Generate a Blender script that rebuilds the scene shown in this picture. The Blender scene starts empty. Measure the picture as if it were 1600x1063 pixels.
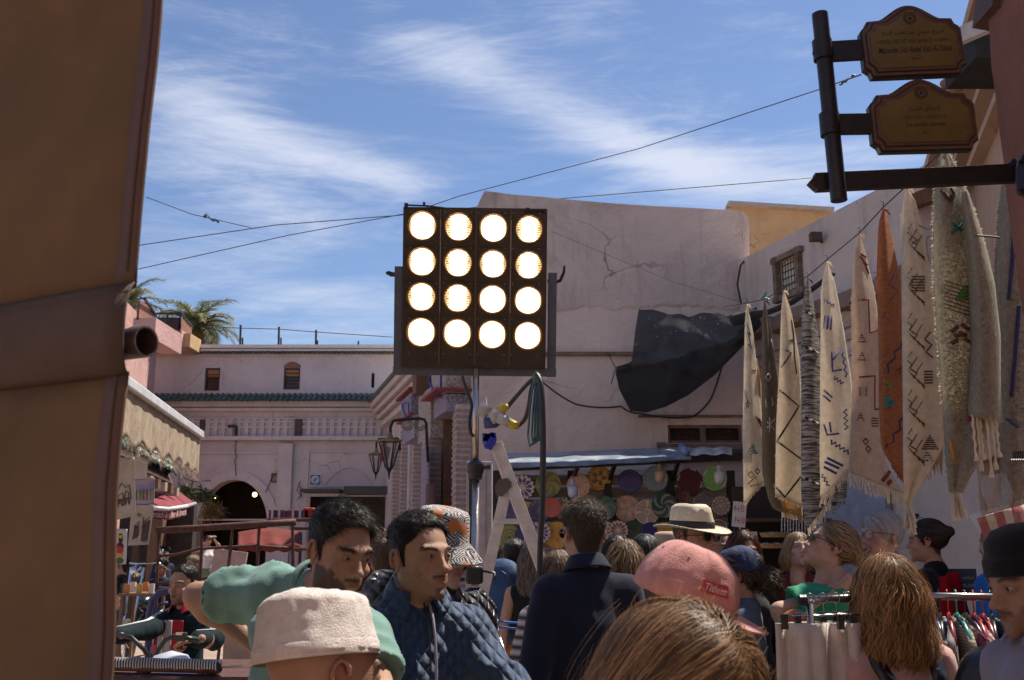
import bpy,math,random
import numpy as np
from mathutils import Vector,Matrix,Euler
random.seed(7);RNG=np.random.default_rng(11)
PI=math.pi
def rad(a):return a*PI/180
SC=bpy.context.scene
# ------------------------------------------------------------ camera
PITCH=11.6
CAMZ=1.62
cam=bpy.data.cameras.new('camera');CAM=bpy.data.objects.new('camera',cam);SC.collection.objects.link(CAM)
cam.lens=35;cam.sensor_width=36;cam.clip_start=0.05;cam.clip_end=400
CAM.location=(0,0,CAMZ);CAM.rotation_euler=(rad(90+PITCH),0,0)
cam.dof.use_dof=True;cam.dof.focus_distance=4.6;cam.dof.aperture_fstop=9.0
SC.camera=CAM
# ------------------------------------------------------------ sun, sky, exposure
SUN_AZ,SUN_EL=52,60          # degrees to the right of straight ahead, above the horizon
SKY_STRENGTH=0.10
sd=Vector((math.sin(rad(SUN_AZ))*math.cos(rad(SUN_EL)),math.cos(rad(SUN_AZ))*math.cos(rad(SUN_EL)),math.sin(rad(SUN_EL))))
sl=bpy.data.lights.new('sun','SUN');sl.energy=5.0;sl.angle=rad(0.55);sl.color=(1.0,0.91,0.78)
so=bpy.data.objects.new('sun',sl);SC.collection.objects.link(so)
so.rotation_euler=(-sd).to_track_quat('-Z','Y').to_euler();so.location=(3,6,20)
W=bpy.data.worlds.new('World');SC.world=W;W.use_nodes=True
def setup_world():
 nt=W.node_tree;N=nt.nodes;L=nt.links;N.clear()
 out=N.new('ShaderNodeOutputWorld');bg=N.new('ShaderNodeBackground');bg.inputs[1].default_value=SKY_STRENGTH
 L.new(bg.outputs[0],out.inputs[0])
 sky=N.new('ShaderNodeTexSky');sky.sky_type='NISHITA';sky.sun_disc=False
 sky.sun_elevation=rad(SUN_EL);sky.sun_rotation=rad(SUN_AZ);sky.air_density=1.0;sky.dust_density=0.35;sky.ozone_density=2.2
 tc=N.new('ShaderNodeTexCoord')
 def noise(rot,scale,sc,det,rough,dist):
  mp=N.new('ShaderNodeMapping');mp.inputs['Rotation'].default_value=rot;mp.inputs['Scale'].default_value=scale
  L.new(tc.outputs['Generated'],mp.inputs[0])
  n=N.new('ShaderNodeTexNoise');n.inputs['Scale'].default_value=sc;n.inputs['Detail'].default_value=det
  n.inputs['Roughness'].default_value=rough;n.inputs['Distortion'].default_value=dist
  L.new(mp.outputs[0],n.inputs['Vector']);return n.outputs[0]
 def m(op,a,b=None,c=None,clamp=False):
  q=N.new('ShaderNodeMath');q.operation=op;q.use_clamp=clamp
  for i,v in enumerate((a,b,c)):
   if v is None:continue
   if isinstance(v,(int,float)):q.inputs[i].default_value=v
   else:L.new(v,q.inputs[i])
  return q.outputs[0]
 sep=N.new('ShaderNodeSeparateXYZ');L.new(tc.outputs['Generated'],sep.inputs[0])
 X,Y,Z=sep.outputs
 az=m('ARCTAN2',X,Y);el=m('ARCSINE',Z)
 n1=noise((0,rad(17),0),(1.0,1.4,4.6),3.6,12,0.62,0.7)
 n2=noise((0,rad(26),0),(1.3,1.5,11.0),9.0,10,0.72,1.3)
 base=m('ADD',m('MULTIPLY',n1,0.77),m('MULTIPLY',n2,0.23))
 # cloud banks of the day: (azimuth, elevation, long radius, short radius, tilt, amount), in degrees
 banks=[(1,25.3,8,1.8,-20,.25),(8,22,5,1.7,-24,.21),(14,20.3,5,1.8,-10,.20),(19.5,19,4,1.8,0,.15),(-11,21.5,9,1.3,-14,.23),(-14.5,19.0,7,1.6,-14,.19),(-18,24,4,2.5,-20,.12),
             (-13,14,9,1.4,-5,.15),(-10,28.5,10,1.3,-3,.08),(24,16.8,5,1.5,5,.14),(60,30,25,6,15,.14),(-70,28,25,7,-12,.14),(120,35,30,9,10,.14),(-140,30,30,8,-20,.14),(180,55,30,10,0,.13)]
 acc=None
 for a,e,rl,rs,t,amt in banks:
  dx=m('SUBTRACT',az,rad(a));dy=m('SUBTRACT',el,rad(e));c,s=math.cos(rad(t)),math.sin(rad(t))
  u=m('DIVIDE',m('ADD',m('MULTIPLY',dx,c),m('MULTIPLY',dy,s)),rad(rl))
  v=m('DIVIDE',m('SUBTRACT',m('MULTIPLY',dy,c),m('MULTIPLY',dx,s)),rad(rs))
  g=m('MULTIPLY',m('EXPONENT',m('MULTIPLY',m('ADD',m('MULTIPLY',u,u),m('MULTIPLY',v,v)),-1.0)),amt)
  acc=g if acc is None else m('ADD',acc,g)
 hz=m('MULTIPLY',m('EXPONENT',m('MULTIPLY',el,-7.0)),.05)
 cov=m('ADD',m('ADD',base,acc),hz)
 mr=N.new('ShaderNodeMapRange');mr.interpolation_type='SMOOTHSTEP';L.new(cov,mr.inputs[0])
 mr.inputs[1].default_value=.49;mr.inputs[2].default_value=.92;mr.inputs[3].default_value=0.03;mr.inputs[4].default_value=.88
 mix=N.new('ShaderNodeMixRGB');L.new(mr.outputs[0],mix.inputs[0])
 tint=N.new('ShaderNodeMixRGB');tint.blend_type='MULTIPLY';tint.inputs[0].default_value=1;tint.inputs[2].default_value=(0.66,.70,.80,1)
 L.new(sky.outputs[0],tint.inputs[1]);L.new(tint.outputs[0],mix.inputs[1])
 mix.inputs[2].default_value=(4.9,5.2,6.1,1)
 L.new(mix.outputs[0],bg.inputs[0])
setup_world()
SC.view_settings.view_transform='Standard';SC.view_settings.look='None';SC.view_settings.exposure=0.66;SC.view_settings.gamma=1
SC.view_settings.use_curve_mapping=False
SC.cycles.max_bounces=6;SC.cycles.diffuse_bounces=3;SC.cycles.transparent_max_bounces=12;SC.cycles.sample_clamp_indirect=6
# ------------------------------------------------------------ helpers
FPX=35/36*1600
_ct,_st=math.cos(rad(PITCH)),math.sin(rad(PITCH))
def P(px,py,Y):
 """world point seen at photo position (px, py) at distance Y in front of the viewer"""
 dx=(px-800)/FPX;dy=(531.5-py)/FPX
 y=_ct - _st*dy;z=_st + _ct*dy;t=Y/y
 return Vector((dx*t,Y,CAMZ + z*t))
def px_m(Y):return FPX/Y
COL=SC.collection
ORG={}
def setp(o,label=None,cat=None,group=None,kind=None):
 if label:o['label']=label
 if cat:o['category']=cat
 if group:o['group']=group
 if kind:o['kind']=kind
 return o
def thing(name,label,cat,loc=(0,0,0),rz=0,group=None):
 o=bpy.data.objects.new(name,None);o.empty_display_size=.1;COL.objects.link(o)
 o.location=loc;o.rotation_euler=(0,0,rz);ORG[o.name]=Vector(loc)
 return setp(o,label,cat,group)
class MB:
 def __init__(s):s.v=[];s.f=[];s.m=[];s.c=None
 def add(s,vs,fs,mi=0):
  b=len(s.v);s.v.extend([tuple(q) for q in vs]);s.f.extend([tuple(i+b for i in f) for f in fs]);s.m.extend([mi]*len(fs));return s
 def box(s,c,size,mi=0,rot=None):
  hx,hy,hz=size[0]/2,size[1]/2,size[2]/2
  vs=[Vector((x*hx,y*hy,z*hz)) for z in (-1,1) for y in (-1,1) for x in (-1,1)]
  if rot is not None:vs=[rot @ v for v in vs]
  c=Vector(c);vs=[v+c for v in vs]
  return s.add(vs,[(0,2,3,1),(4,5,7,6),(0,1,5,4),(2,6,7,3),(0,4,6,2),(1,3,7,5)],mi)
 def beam(s,a,b,w,h=None,mi=0,up=(0,0,1)):
  a,b=Vector(a),Vector(b);h=h or w;d=(b-a);L=d.length;d.normalize();u=Vector(up)
  if abs(d.dot(u)) > .98:u=Vector((0,1,0))
  x=d.cross(u).normalized();z=x.cross(d)
  R=Matrix((x,d,z)).transposed()
  return s.box((a+b)/2,(w,L,h),mi,R)
 def tube(s,pts,r,n=8,mi=0,caps=True):
  pts=[Vector(p) for p in pts];rs=r if isinstance(r,(list,tuple)) else [r]*len(pts)
  vs=[];pu=None
  for i,p in enumerate(pts):
   d=(pts[min(i+1,len(pts)-1)]-pts[max(i-1,0)]).normalized()
   if pu is None:
    u=Vector((0,0,1)) if abs(d.z) < .9 else Vector((1,0,0))
    x=d.cross(u).normalized()
   else:x=(pu - d*pu.dot(d)).normalized()
   pu=x;y=d.cross(x)
   for k in range(n):
    a=2*PI*k/n;vs.append(p + (x*math.cos(a)+y*math.sin(a))*rs[i])
  fs=[(i*n+k,i*n+(k+1) % n,(i+1)*n+(k+1) % n,(i+1)*n+k) for i in range(len(pts)-1) for k in range(n)]
  if caps:fs+=[tuple(range(n-1,-1,-1)),tuple((len(pts)-1)*n+k for k in range(n))]
  return s.add(vs,fs,mi)
 def cyl(s,c,r,h,n=20,axis=(0,0,1),mi=0,r2=None):
  a=Vector(axis).normalized();c=Vector(c);r2=r if r2 is None else r2
  return s.tube([c-a*h/2,c+a*h/2],[r,r2],n,mi)
 def lathe(s,prof,n=24,M=None,mi=0,sx=1,sy=1):
  vs=[]
  for r,z in prof:
   for k in range(n):
    a=2*PI*k/n;vs.append(Vector((r*math.cos(a)*sx,r*math.sin(a)*sy,z)))
  if M is not None:vs=[M @ v for v in vs]
  fs=[(i*n+k,i*n+(k+1) % n,(i+1)*n+(k+1) % n,(i+1)*n+k) for i in range(len(prof)-1) for k in range(n)]
  return s.add(vs,fs,mi)
 def prism(s,outline,depth,M=None,mi=0):
  """outline in local x,z ; extruded along +y by depth"""
  n=len(outline)
  vs=[Vector((x,0,z)) for x,z in outline]+[Vector((x,depth,z)) for x,z in outline]
  if M is not None:vs=[M @ v for v in vs]
  fs=[tuple(range(n)),tuple(range(2*n-1,n-1,-1))]+[(i,i+n,(i+1) % n+n,(i+1) % n) for i in range(n)]
  return s.add(vs,fs,mi)
 def grid(s,fn,nu,nv,mi=0,flip=False):
  vs=[fn(i/nu,j/nv) for j in range(nv+1) for i in range(nu+1)]
  fs=[(j*(nu+1)+i,j*(nu+1)+i+1,(j+1)*(nu+1)+i+1,(j+1)*(nu+1)+i) for j in range(nv) for i in range(nu)]
  if flip:fs=[f[::-1] for f in fs]
  return s.add(vs,fs,mi)
def mesh_from(name,v,f,mats,smooth=False,mi=None,col=None,origin=None):
 v=np.asarray(v,dtype=float).reshape(-1,3)
 if origin is not None:v=v - np.array(origin)
 me=bpy.data.meshes.new(name);me.from_pydata(v.tolist() if len(v) else [],[],[tuple(int(k) for k in q) for q in f] if not isinstance(f,np.ndarray) else f.tolist())
 for m in (mats if isinstance(mats,(list,tuple)) else [mats]):
  if m:me.materials.append(m)
 if mi is not None and len(set(mi)) > 1:me.polygons.foreach_set('material_index',mi)
 if smooth:me.polygons.foreach_set('use_smooth',[True]*len(me.polygons))
 if col is not None:
  a=me.color_attributes.new('Col','FLOAT_COLOR','POINT');c=np.ones((len(v),4));c[:,:3]=col;a.data.foreach_set('color',c.ravel())
 me.update();return me
def obj(name,mb,mats,parent=None,smooth=False,label=None,cat=None,group=None,kind=None,local=False,col=None,solid=0,bevel=0,auto=None):
 if isinstance(mb,MB):v,f,mi=mb.v,mb.f,mb.m;col=col if col is not None else mb.c
 else:v,f=mb;mi=None
 v=np.asarray(v,dtype=float).reshape(-1,3)
 if parent is not None:org=None if local else ORG.get(parent.name,Vector((0,0,0)))
 elif local:org=None
 else:
  lo,hi=v.min(0),v.max(0);org=Vector(((lo[0]+hi[0])/2,(lo[1]+hi[1])/2,lo[2]))
 me=mesh_from(name,v,f,mats,smooth,mi,col,None if org is None else tuple(org))
 o=bpy.data.objects.new(name,me);COL.objects.link(o)
 if parent is not None:o.parent=parent;ORG[o.name]=ORG.get(parent.name,Vector((0,0,0)))
 elif not local:o.location=org;ORG[o.name]=Vector(org)
 if solid:
  m=o.modifiers.new('s','SOLIDIFY');m.thickness=solid;m.offset=0
 if bevel:
  m=o.modifiers.new('b','BEVEL');m.width=bevel;m.segments=2;m.limit_method='ANGLE'
 if auto is not None and smooth:
  try:me.set_sharp_from_angle(angle=rad(auto))
  except Exception:pass
 return setp(o,label,cat,group,kind)
def copy_tree(o,parent=None):
 c=o.copy();COL.objects.link(c)
 if parent is not None:c.parent=parent
 ORG[c.name]=ORG.get(o.name,Vector((0,0,0)))
 for ch in [q for q in bpy.data.objects if q.parent == o]:copy_tree(ch,c)
 return c
def place_piece(name,me,parent,loc,rot=None,scale=None):
 """a further piece sharing mesh data; loc is a world position"""
 o=bpy.data.objects.new(name,me);COL.objects.link(o)
 if parent is not None:o.parent=parent;o.location=Vector(loc)-ORG.get(parent.name,Vector((0,0,0)))
 else:o.location=loc
 if rot is not None:o.rotation_euler=rot
 if scale is not None:o.scale=scale
 ORG[o.name]=Vector(loc);return o
# ------------------------------------------------------------ materials
MATS={}
def mat(name,col=(.5,.5,.5),rough=.8,var=.15,scale=8,bump=.0,bscale=60,metal=0,trans=0,vcol=False,emit=None,stretch=(1,1,1),spec=.5,
  col2=None,mixlo=.35,mixhi=.7,alpha=1,sss=0,coat=0,sheen=0,det=6,glass=0,weave=0,dirt=0,dirtcol=(.12,.09,.07)):
 if name in MATS:return MATS[name]
 M=bpy.data.materials.new(name);M.use_nodes=True;nt=M.node_tree;N=nt.nodes;L=nt.links
 b=N['Principled BSDF'];out=N['Material Output']
 tc=N.new('ShaderNodeTexCoord');mp=N.new('ShaderNodeMapping');mp.inputs['Scale'].default_value=stretch;L.new(tc.outputs['Object'],mp.inputs[0])
 n=N.new('ShaderNodeTexNoise');n.inputs['Scale'].default_value=scale;n.inputs['Detail'].default_value=det;n.inputs['Roughness'].default_value=.6
 L.new(mp.outputs[0],n.inputs['Vector'])
 mr=N.new('ShaderNodeMapRange');L.new(n.outputs[0],mr.inputs[0]);mr.inputs[1].default_value=mixlo;mr.inputs[2].default_value=mixhi
 mx=N.new('ShaderNodeMixRGB');L.new(mr.outputs[0],mx.inputs[0])
 if vcol:
  at=N.new('ShaderNodeAttribute');at.attribute_name='Col'
  mu=N.new('ShaderNodeMixRGB');mu.blend_type='MULTIPLY';mu.inputs[0].default_value=1;L.new(at.outputs[0],mu.inputs[1]);mu.inputs[2].default_value=(1-var,1-var,1-var,1)
  L.new(mu.outputs[0],mx.inputs[1]);L.new(at.outputs[0],mx.inputs[2])
 else:
  c2=col2 if col2 else tuple(min(1,c*(1+var)) for c in col);c1=col if col2 else tuple(c*(1-var) for c in col)
  mx.inputs[1].default_value=(*c1,1);mx.inputs[2].default_value=(*c2,1)
 cout=mx.outputs[0]
 if dirt:
  n3=N.new('ShaderNodeTexNoise');n3.inputs['Scale'].default_value=scale*.35;n3.inputs['Detail'].default_value=9;n3.inputs['Roughness'].default_value=.7
  L.new(tc.outputs['Object'],n3.inputs['Vector'])
  r3=N.new('ShaderNodeMapRange');L.new(n3.outputs[0],r3.inputs[0]);r3.inputs[1].default_value=.52;r3.inputs[2].default_value=.78;r3.inputs[4].default_value=dirt
  m3=N.new('ShaderNodeMixRGB');L.new(r3.outputs[0],m3.inputs[0]);L.new(cout,m3.inputs[1]);m3.inputs[2].default_value=(*dirtcol,1);cout=m3.outputs[0]
 L.new(cout,b.inputs['Base Color'])
 b.inputs['Roughness'].default_value=rough;b.inputs['Metallic'].default_value=metal;b.inputs['Specular IOR Level'].default_value=spec
 if coat:b.inputs['Coat Weight'].default_value=coat;b.inputs['Coat Roughness'].default_value=.12
 if sheen:b.inputs['Sheen Weight'].default_value=sheen;b.inputs['Sheen Roughness'].default_value=.4
 if alpha < 1:b.inputs['Alpha'].default_value=alpha
 if glass:b.inputs['Transmission Weight'].default_value=glass;b.inputs['IOR'].default_value=1.2
 if sss:b.inputs['Subsurface Weight'].default_value=sss;b.inputs['Subsurface Radius'].default_value=(1,.35,.2);b.inputs['Subsurface Scale'].default_value=.008
 if emit:b.inputs['Emission Color'].default_value=(*emit[:3],1);b.inputs['Emission Strength'].default_value=emit[3]
 if bump or weave:
  n2=N.new('ShaderNodeTexNoise');n2.inputs['Scale'].default_value=bscale;n2.inputs['Detail'].default_value=5;L.new(mp.outputs[0],n2.inputs['Vector'])
  bp=N.new('ShaderNodeBump');bp.inputs['Strength'].default_value=bump if bump else .1;bp.inputs['Distance'].default_value=.02
  h=n2.outputs[0]
  if weave:
   w=N.new('ShaderNodeTexWave');w.bands_direction='Z';w.inputs['Scale'].default_value=weave;w.inputs['Distortion'].default_value=2.5;w.inputs['Detail'].default_value=2
   L.new(tc.outputs['Object'],w.inputs['Vector'])
   ad=N.new('ShaderNodeMath');ad.operation='ADD';L.new(h,ad.inputs[0]);L.new(w.outputs['Fac'],ad.inputs[1]);h=ad.outputs[0]
  L.new(h,bp.inputs['Height']);L.new(bp.outputs[0],b.inputs['Normal'])
 if trans:
  tr=N.new('ShaderNodeBsdfTranslucent');L.new(cout,tr.inputs[0]);ms=N.new('ShaderNodeMixShader');ms.inputs[0].default_value=trans
  L.new(b.outputs[0],ms.inputs[1]);L.new(tr.outputs[0],ms.inputs[2]);L.new(ms.outputs[0],out.inputs[0])
 MATS[name]=M;return M
def plaster(name,col,stain=(.3,.25,.2),amt=.5,scale=1.0,lines=0.0,sunk=.5):
 if name in MATS:return MATS[name]
 M=bpy.data.materials.new(name);M.use_nodes=True;nt=M.node_tree;N=nt.nodes;L=nt.links;b=N['Principled BSDF']
 tc=N.new('ShaderNodeTexCoord')
 def nz(sc,det,ro,stretch=(1,1,1),dist=0):
  mp=N.new('ShaderNodeMapping');mp.inputs['Scale'].default_value=stretch;L.new(tc.outputs['Object'],mp.inputs[0])
  n=N.new('ShaderNodeTexNoise');n.inputs['Scale'].default_value=sc;n.inputs['Detail'].default_value=det;n.inputs['Roughness'].default_value=ro;n.inputs['Distortion'].default_value=dist
  L.new(mp.outputs[0],n.inputs['Vector']);return n.outputs[0]
 def rng(x,a,bb,c=0,d=1):
  r=N.new('ShaderNodeMapRange');L.new(x,r.inputs[0]);r.inputs[1].default_value=a;r.inputs[2].default_value=bb;r.inputs[3].default_value=c;r.inputs[4].default_value=d;return r.outputs[0]
 def mixc(f,a,bcol):
  m=N.new('ShaderNodeMixRGB');L.new(f,m.inputs[0])
  if isinstance(a,tuple):m.inputs[1].default_value=(*a,1)
  else:L.new(a,m.inputs[1])
  m.inputs[2].default_value=(*bcol,1);return m.outputs[0]
 c=mixc(rng(nz(1.1*scale,8,.6),.35,.65),tuple(x*.88 for x in col),tuple(min(1,x*1.07) for x in col))
 c=mixc(rng(nz(.55*scale,10,.72,(1,1,.8),.6),.50,.74,0,amt),c,stain)
 c=mixc(rng(nz(2.6*scale,10,.75,(1.6,1.6,.35)),.56,.80,0,amt*.75),c,tuple(x*.55 for x in stain))
 c=mixc(rng(nz(9*scale,8,.7),.60,.72,0,amt*.5),c,tuple(x*1.5 for x in stain))
 c=mixc(rng(nz(1.7*scale,9,.7,(2.6,2.6,.16)),.55,.80,0,amt*.8),c,tuple(x*.8 for x in stain))
 vo=N.new('ShaderNodeTexVoronoi');vo.feature='DISTANCE_TO_EDGE';vo.inputs['Scale'].default_value=.9*scale;av=N.new('ShaderNodeVectorMath');av.operation='MULTIPLY_ADD'
 nc=N.new('ShaderNodeTexNoise');nc.inputs['Scale'].default_value=2.2*scale;nc.inputs['Detail'].default_value=8;L.new(tc.outputs['Object'],nc.inputs['Vector']);L.new(nc.outputs['Color'],av.inputs[0]);av.inputs[1].default_value=(.55,.55,.55);L.new(tc.outputs['Object'],av.inputs[2]);L.new(av.outputs[0],vo.inputs['Vector'])
 ck=N.new('ShaderNodeMath');ck.operation='MULTIPLY';L.new(rng(vo.outputs['Distance'],0,.010,1,0),ck.inputs[0]);L.new(rng(nz(.8*scale,3,.5),.50,.62,0,.75),ck.inputs[1]);c=mixc(ck.outputs[0],c,tuple(x*.45 for x in stain))
 L.new(c,b.inputs['Base Color']);b.inputs['Roughness'].default_value=.93;b.inputs['Specular IOR Level'].default_value=.2
 a=N.new('ShaderNodeMath');a.operation='ADD';L.new(nz(3*scale,8,.6,(1,1,1.6)),a.inputs[0]);L.new(rng(nz(28*scale,6,.6),0,1,0,.35),a.inputs[1])
 bp=N.new('ShaderNodeBump');bp.inputs['Strength'].default_value=sunk;bp.inputs['Distance'].default_value=.06;L.new(a.outputs[0],bp.inputs['Height']);L.new(bp.outputs[0],b.inputs['Normal'])
 MATS[name]=M;return M
# vectorised smooth noise
def _hash(i,j,k,seed):
 h=(i*374761393 + j*668265263 + k*2147483647 + seed*974634777) & 0xffffffff
 h=((h ^ (h >> 13))*1274126177) & 0xffffffff
 return ((h ^ (h >> 16)) & 0xffff)/32767.5-1
def vnoise(p,f=1.0,seed=0):
 p=np.asarray(p,dtype=float)*f;i=np.floor(p).astype(np.int64);t=p-i;t=t*t*(3-2*t);r=0
 for a in (0,1):
  wa=t[:,0] if a else 1-t[:,0]
  for b in (0,1):
   wb=t[:,1] if b else 1-t[:,1]
   for c in (0,1):
    wc=t[:,2] if c else 1-t[:,2]
    r=r+wa*wb*wc*_hash(i[:,0]+a,i[:,1]+b,i[:,2]+c,seed)
 return r
def fbm(p,f,seed=0,o=3):return sum(vnoise(p,f*2**k,seed+k)*.5**k for k in range(o))
def sst(x,a,b):t=np.clip((x-a)/(b-a),0,1);return t*t*(3-2*t)
# ------------------------------------------------------------ solids by signed distance
def nrm(a):return a/np.maximum(np.linalg.norm(a,axis=-1,keepdims=True),1e-9)
def d_ell(p,c,r,R=None):
 q=p-np.asarray(c)
 if R is not None:q=q @ R
 r=np.asarray(r,dtype=float);k0=np.linalg.norm(q/r,axis=-1);k1=np.linalg.norm(q/(r*r),axis=-1)
 return k0*(k0-1)/np.maximum(k1,1e-6)
def d_cap(p,a,b,r1,r2=None):
 a=np.asarray(a,dtype=float);b=np.asarray(b,dtype=float);r2=r1 if r2 is None else r2;ab=b-a
 h=np.clip(((p-a) @ ab)/max(ab @ ab,1e-9),0,1)
 return np.linalg.norm(p-a-h[...,None]*ab,axis=-1)-(r1+(r2-r1)*h)
def smin(a,b,k):h=np.maximum(k-np.abs(a-b),0)/k;return np.minimum(a,b)-h*h*k*.25
def smax(a,b,k):return -smin(-a,-b,k)
def ev(prims,p):
 d=np.full(p.shape[:-1],1.0)
 for q in prims:d=_app(d,p,q)
 return d
def _app(d,p,q):
 t,k=q[0],q[1]
 if t == 'e':x=d_ell(p,q[2],q[3],q[4] if len(q) > 4 else None);return smin(d,x,k)
 if t == 'c':x=d_cap(p,q[2],q[3],q[4],q[5] if len(q) > 5 else None);return smin(d,x,k)
 if t == '-e':return smax(d,-d_ell(p,q[2],q[3],q[4] if len(q) > 4 else None),k)
 if t == '-c':return smax(d,-d_cap(p,q[2],q[3],q[4],q[5] if len(q) > 5 else None),k)
 if t == '-h':return smax(d,((p-np.asarray(q[2])) @ np.asarray(q[3])),k)   # keep the side opposite to the normal
 return d
def bbox(q):
 if q[0] in ('e','-e'):c=np.asarray(q[2],float);r=np.full(3,max(q[3]));return c-r,c+r
 if q[0] in ('c','-c'):
  a=np.asarray(q[2],float);b=np.asarray(q[3],float);r=max(q[4],q[5] if len(q) > 5 else 0);return np.minimum(a,b)-r,np.maximum(a,b)+r
 return None
def nets(prims,h):
 bs=[bbox(q) for q in prims if q[0] in ('e','c')]
 lo=np.min([b[0] for b in bs],axis=0)-3*h;hi=np.max([b[1] for b in bs],axis=0)+3*h
 n=np.ceil((hi-lo)/h).astype(int)+1;D=np.full(n,1.0,dtype=float)
 ax=[lo[i]+h*np.arange(n[i]) for i in range(3)]
 for q in prims:
  bb=bbox(q);m=3*h+q[1]
  if bb is None:s=(slice(None),)*3
  else:
   i0=np.clip(np.floor((bb[0]-m-lo)/h).astype(int),0,n-1);i1=np.clip(np.ceil((bb[1]+m-lo)/h).astype(int)+1,1,n)
   if np.any(i1 <= i0):continue
   s=tuple(slice(i0[i],i1[i]) for i in range(3))
  g=np.stack(np.meshgrid(ax[0][s[0]],ax[1][s[1]],ax[2][s[2]],indexing='ij'),-1)
  D[s]=_app(D[s],g,q)
 S=D < 0;cs=[(a,b,c) for a in (0,1) for b in (0,1) for c in (0,1)];m3=n-1
 cnt=sum(S[a:a+m3[0],b:b+m3[1],c:c+m3[2]].astype(np.int8) for a,b,c in cs)
 act=(cnt > 0) & (cnt < 8);I=np.argwhere(act);idx=np.full(tuple(m3),-1);idx[act]=np.arange(len(I))
 acc=np.zeros((len(I),3));num=np.zeros(len(I))
 for a in cs:
  for x in range(3):
   if a[x]:continue
   b=list(a);b[x]=1
   A=I+np.array(a);B=I+np.array(b);va=D[tuple(A.T)];vb=D[tuple(B.T)];cr=(va < 0) != (vb < 0)
   t=np.where(cr,va/np.where(cr,va-vb,1),0)
   acc+=(A+(B-A)*t[:,None])*cr[:,None];num+=cr
 V=lo+h*acc/np.maximum(num,1)[:,None];F=[]
 for x in range(3):
  y,z=(x+1) % 3,(x+2) % 3
  sa=[slice(None)]*3;sb=[slice(None)]*3;sa[x]=slice(0,n[x]-1);sb[x]=slice(1,n[x])
  A=S[tuple(sa)];B=S[tuple(sb)];e=np.argwhere(A != B);e=e[(e[:,y] > 0) & (e[:,z] > 0) & (e[:,y] < n[y]-1) & (e[:,z] < n[z]-1)]
  def gi(dy,dz):q=e.copy();q[:,y]-=dy;q[:,z]-=dz;return idx[tuple(q.T)]
  Q=np.stack([gi(1,1),gi(0,1),gi(0,0),gi(1,0)],1);ins=A[tuple(e.T)]
  Q[~ins]=Q[~ins][:,::-1];F.append(Q)
 F=np.concatenate(F);return V,F
def vnormals(V,F):
 a=V[F[:,2]]-V[F[:,0]];b=V[F[:,3]]-V[F[:,1]];n=np.cross(a,b);N=np.zeros_like(V)
 for k in range(4):np.add.at(N,F[:,k],n)
 return nrm(N)
def join(parts):
 v=[];f=[];b=0
 for V,F in parts:
  v.append(np.asarray(V,float));f+=[tuple(int(i)+b for i in q) for q in F];b+=len(V)
 return np.concatenate(v),f
def ribbons(paths,wid,outn=None,taper=True):
 """paths (S,n,3); flat strips; returns V,F"""
 S,n,_=paths.shape
 t=np.gradient(paths,axis=1);t=nrm(t)
 o=outn if outn is not None else nrm(RNG.normal(size=(S,1,3))*np.ones((1,n,1)))
 s=nrm(np.cross(t,o));w=np.ones(n)
 if taper:w=np.clip(1.15-np.linspace(0,1,n)**3,.15,1)
 wv=(wid if np.ndim(wid) else np.full(S,wid))[:,None,None]*w[None,:,None]*.5
 V=np.stack([paths-s*wv,paths+s*wv],2).reshape(-1,3)
 b=(np.arange(S)*2*n)[:,None]+2*np.arange(n-1)[None,:];b=b.ravel()
 return V,np.stack([b,b+1,b+3,b+2],1)
# ------------------------------------------------------------ people
mat('skin',vcol=True,rough=.58,var=.12,scale=55,bump=.28,bscale=330,sss=.06,dirt=.35,dirtcol=(.24,.10,.07),spec=.45)
mat('eyeball',vcol=True,rough=.12,var=.02,spec=.6)
mat('hair',vcol=True,rough=.5,var=.25,scale=120,spec=.35,trans=.22)
mat('hair_under',vcol=True,rough=.6,var=.35,scale=90,stretch=(1,1,.25),bump=.5,bscale=180,spec=.3)
def nrm1(v):v=np.asarray(v,float);return v/np.linalg.norm(v)
def both(lst,q):
 f=lambda c:(-c[0],c[1],c[2]);lst.append(q)
 lst.append((q[0],q[1],f(q[2]))+((f(q[3]),)+tuple(q[4:]) if q[0] in ('c','-c') else tuple(q[3:])))
HD=dict(jaw=1.0,nose=1.0,fat=0.0,female=0,mouth=0.0,smile=0.0,brow=1.0,lips=1.0,cheek=1.0,noselen=1.0,lid=.0041,long=1.0)
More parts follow.
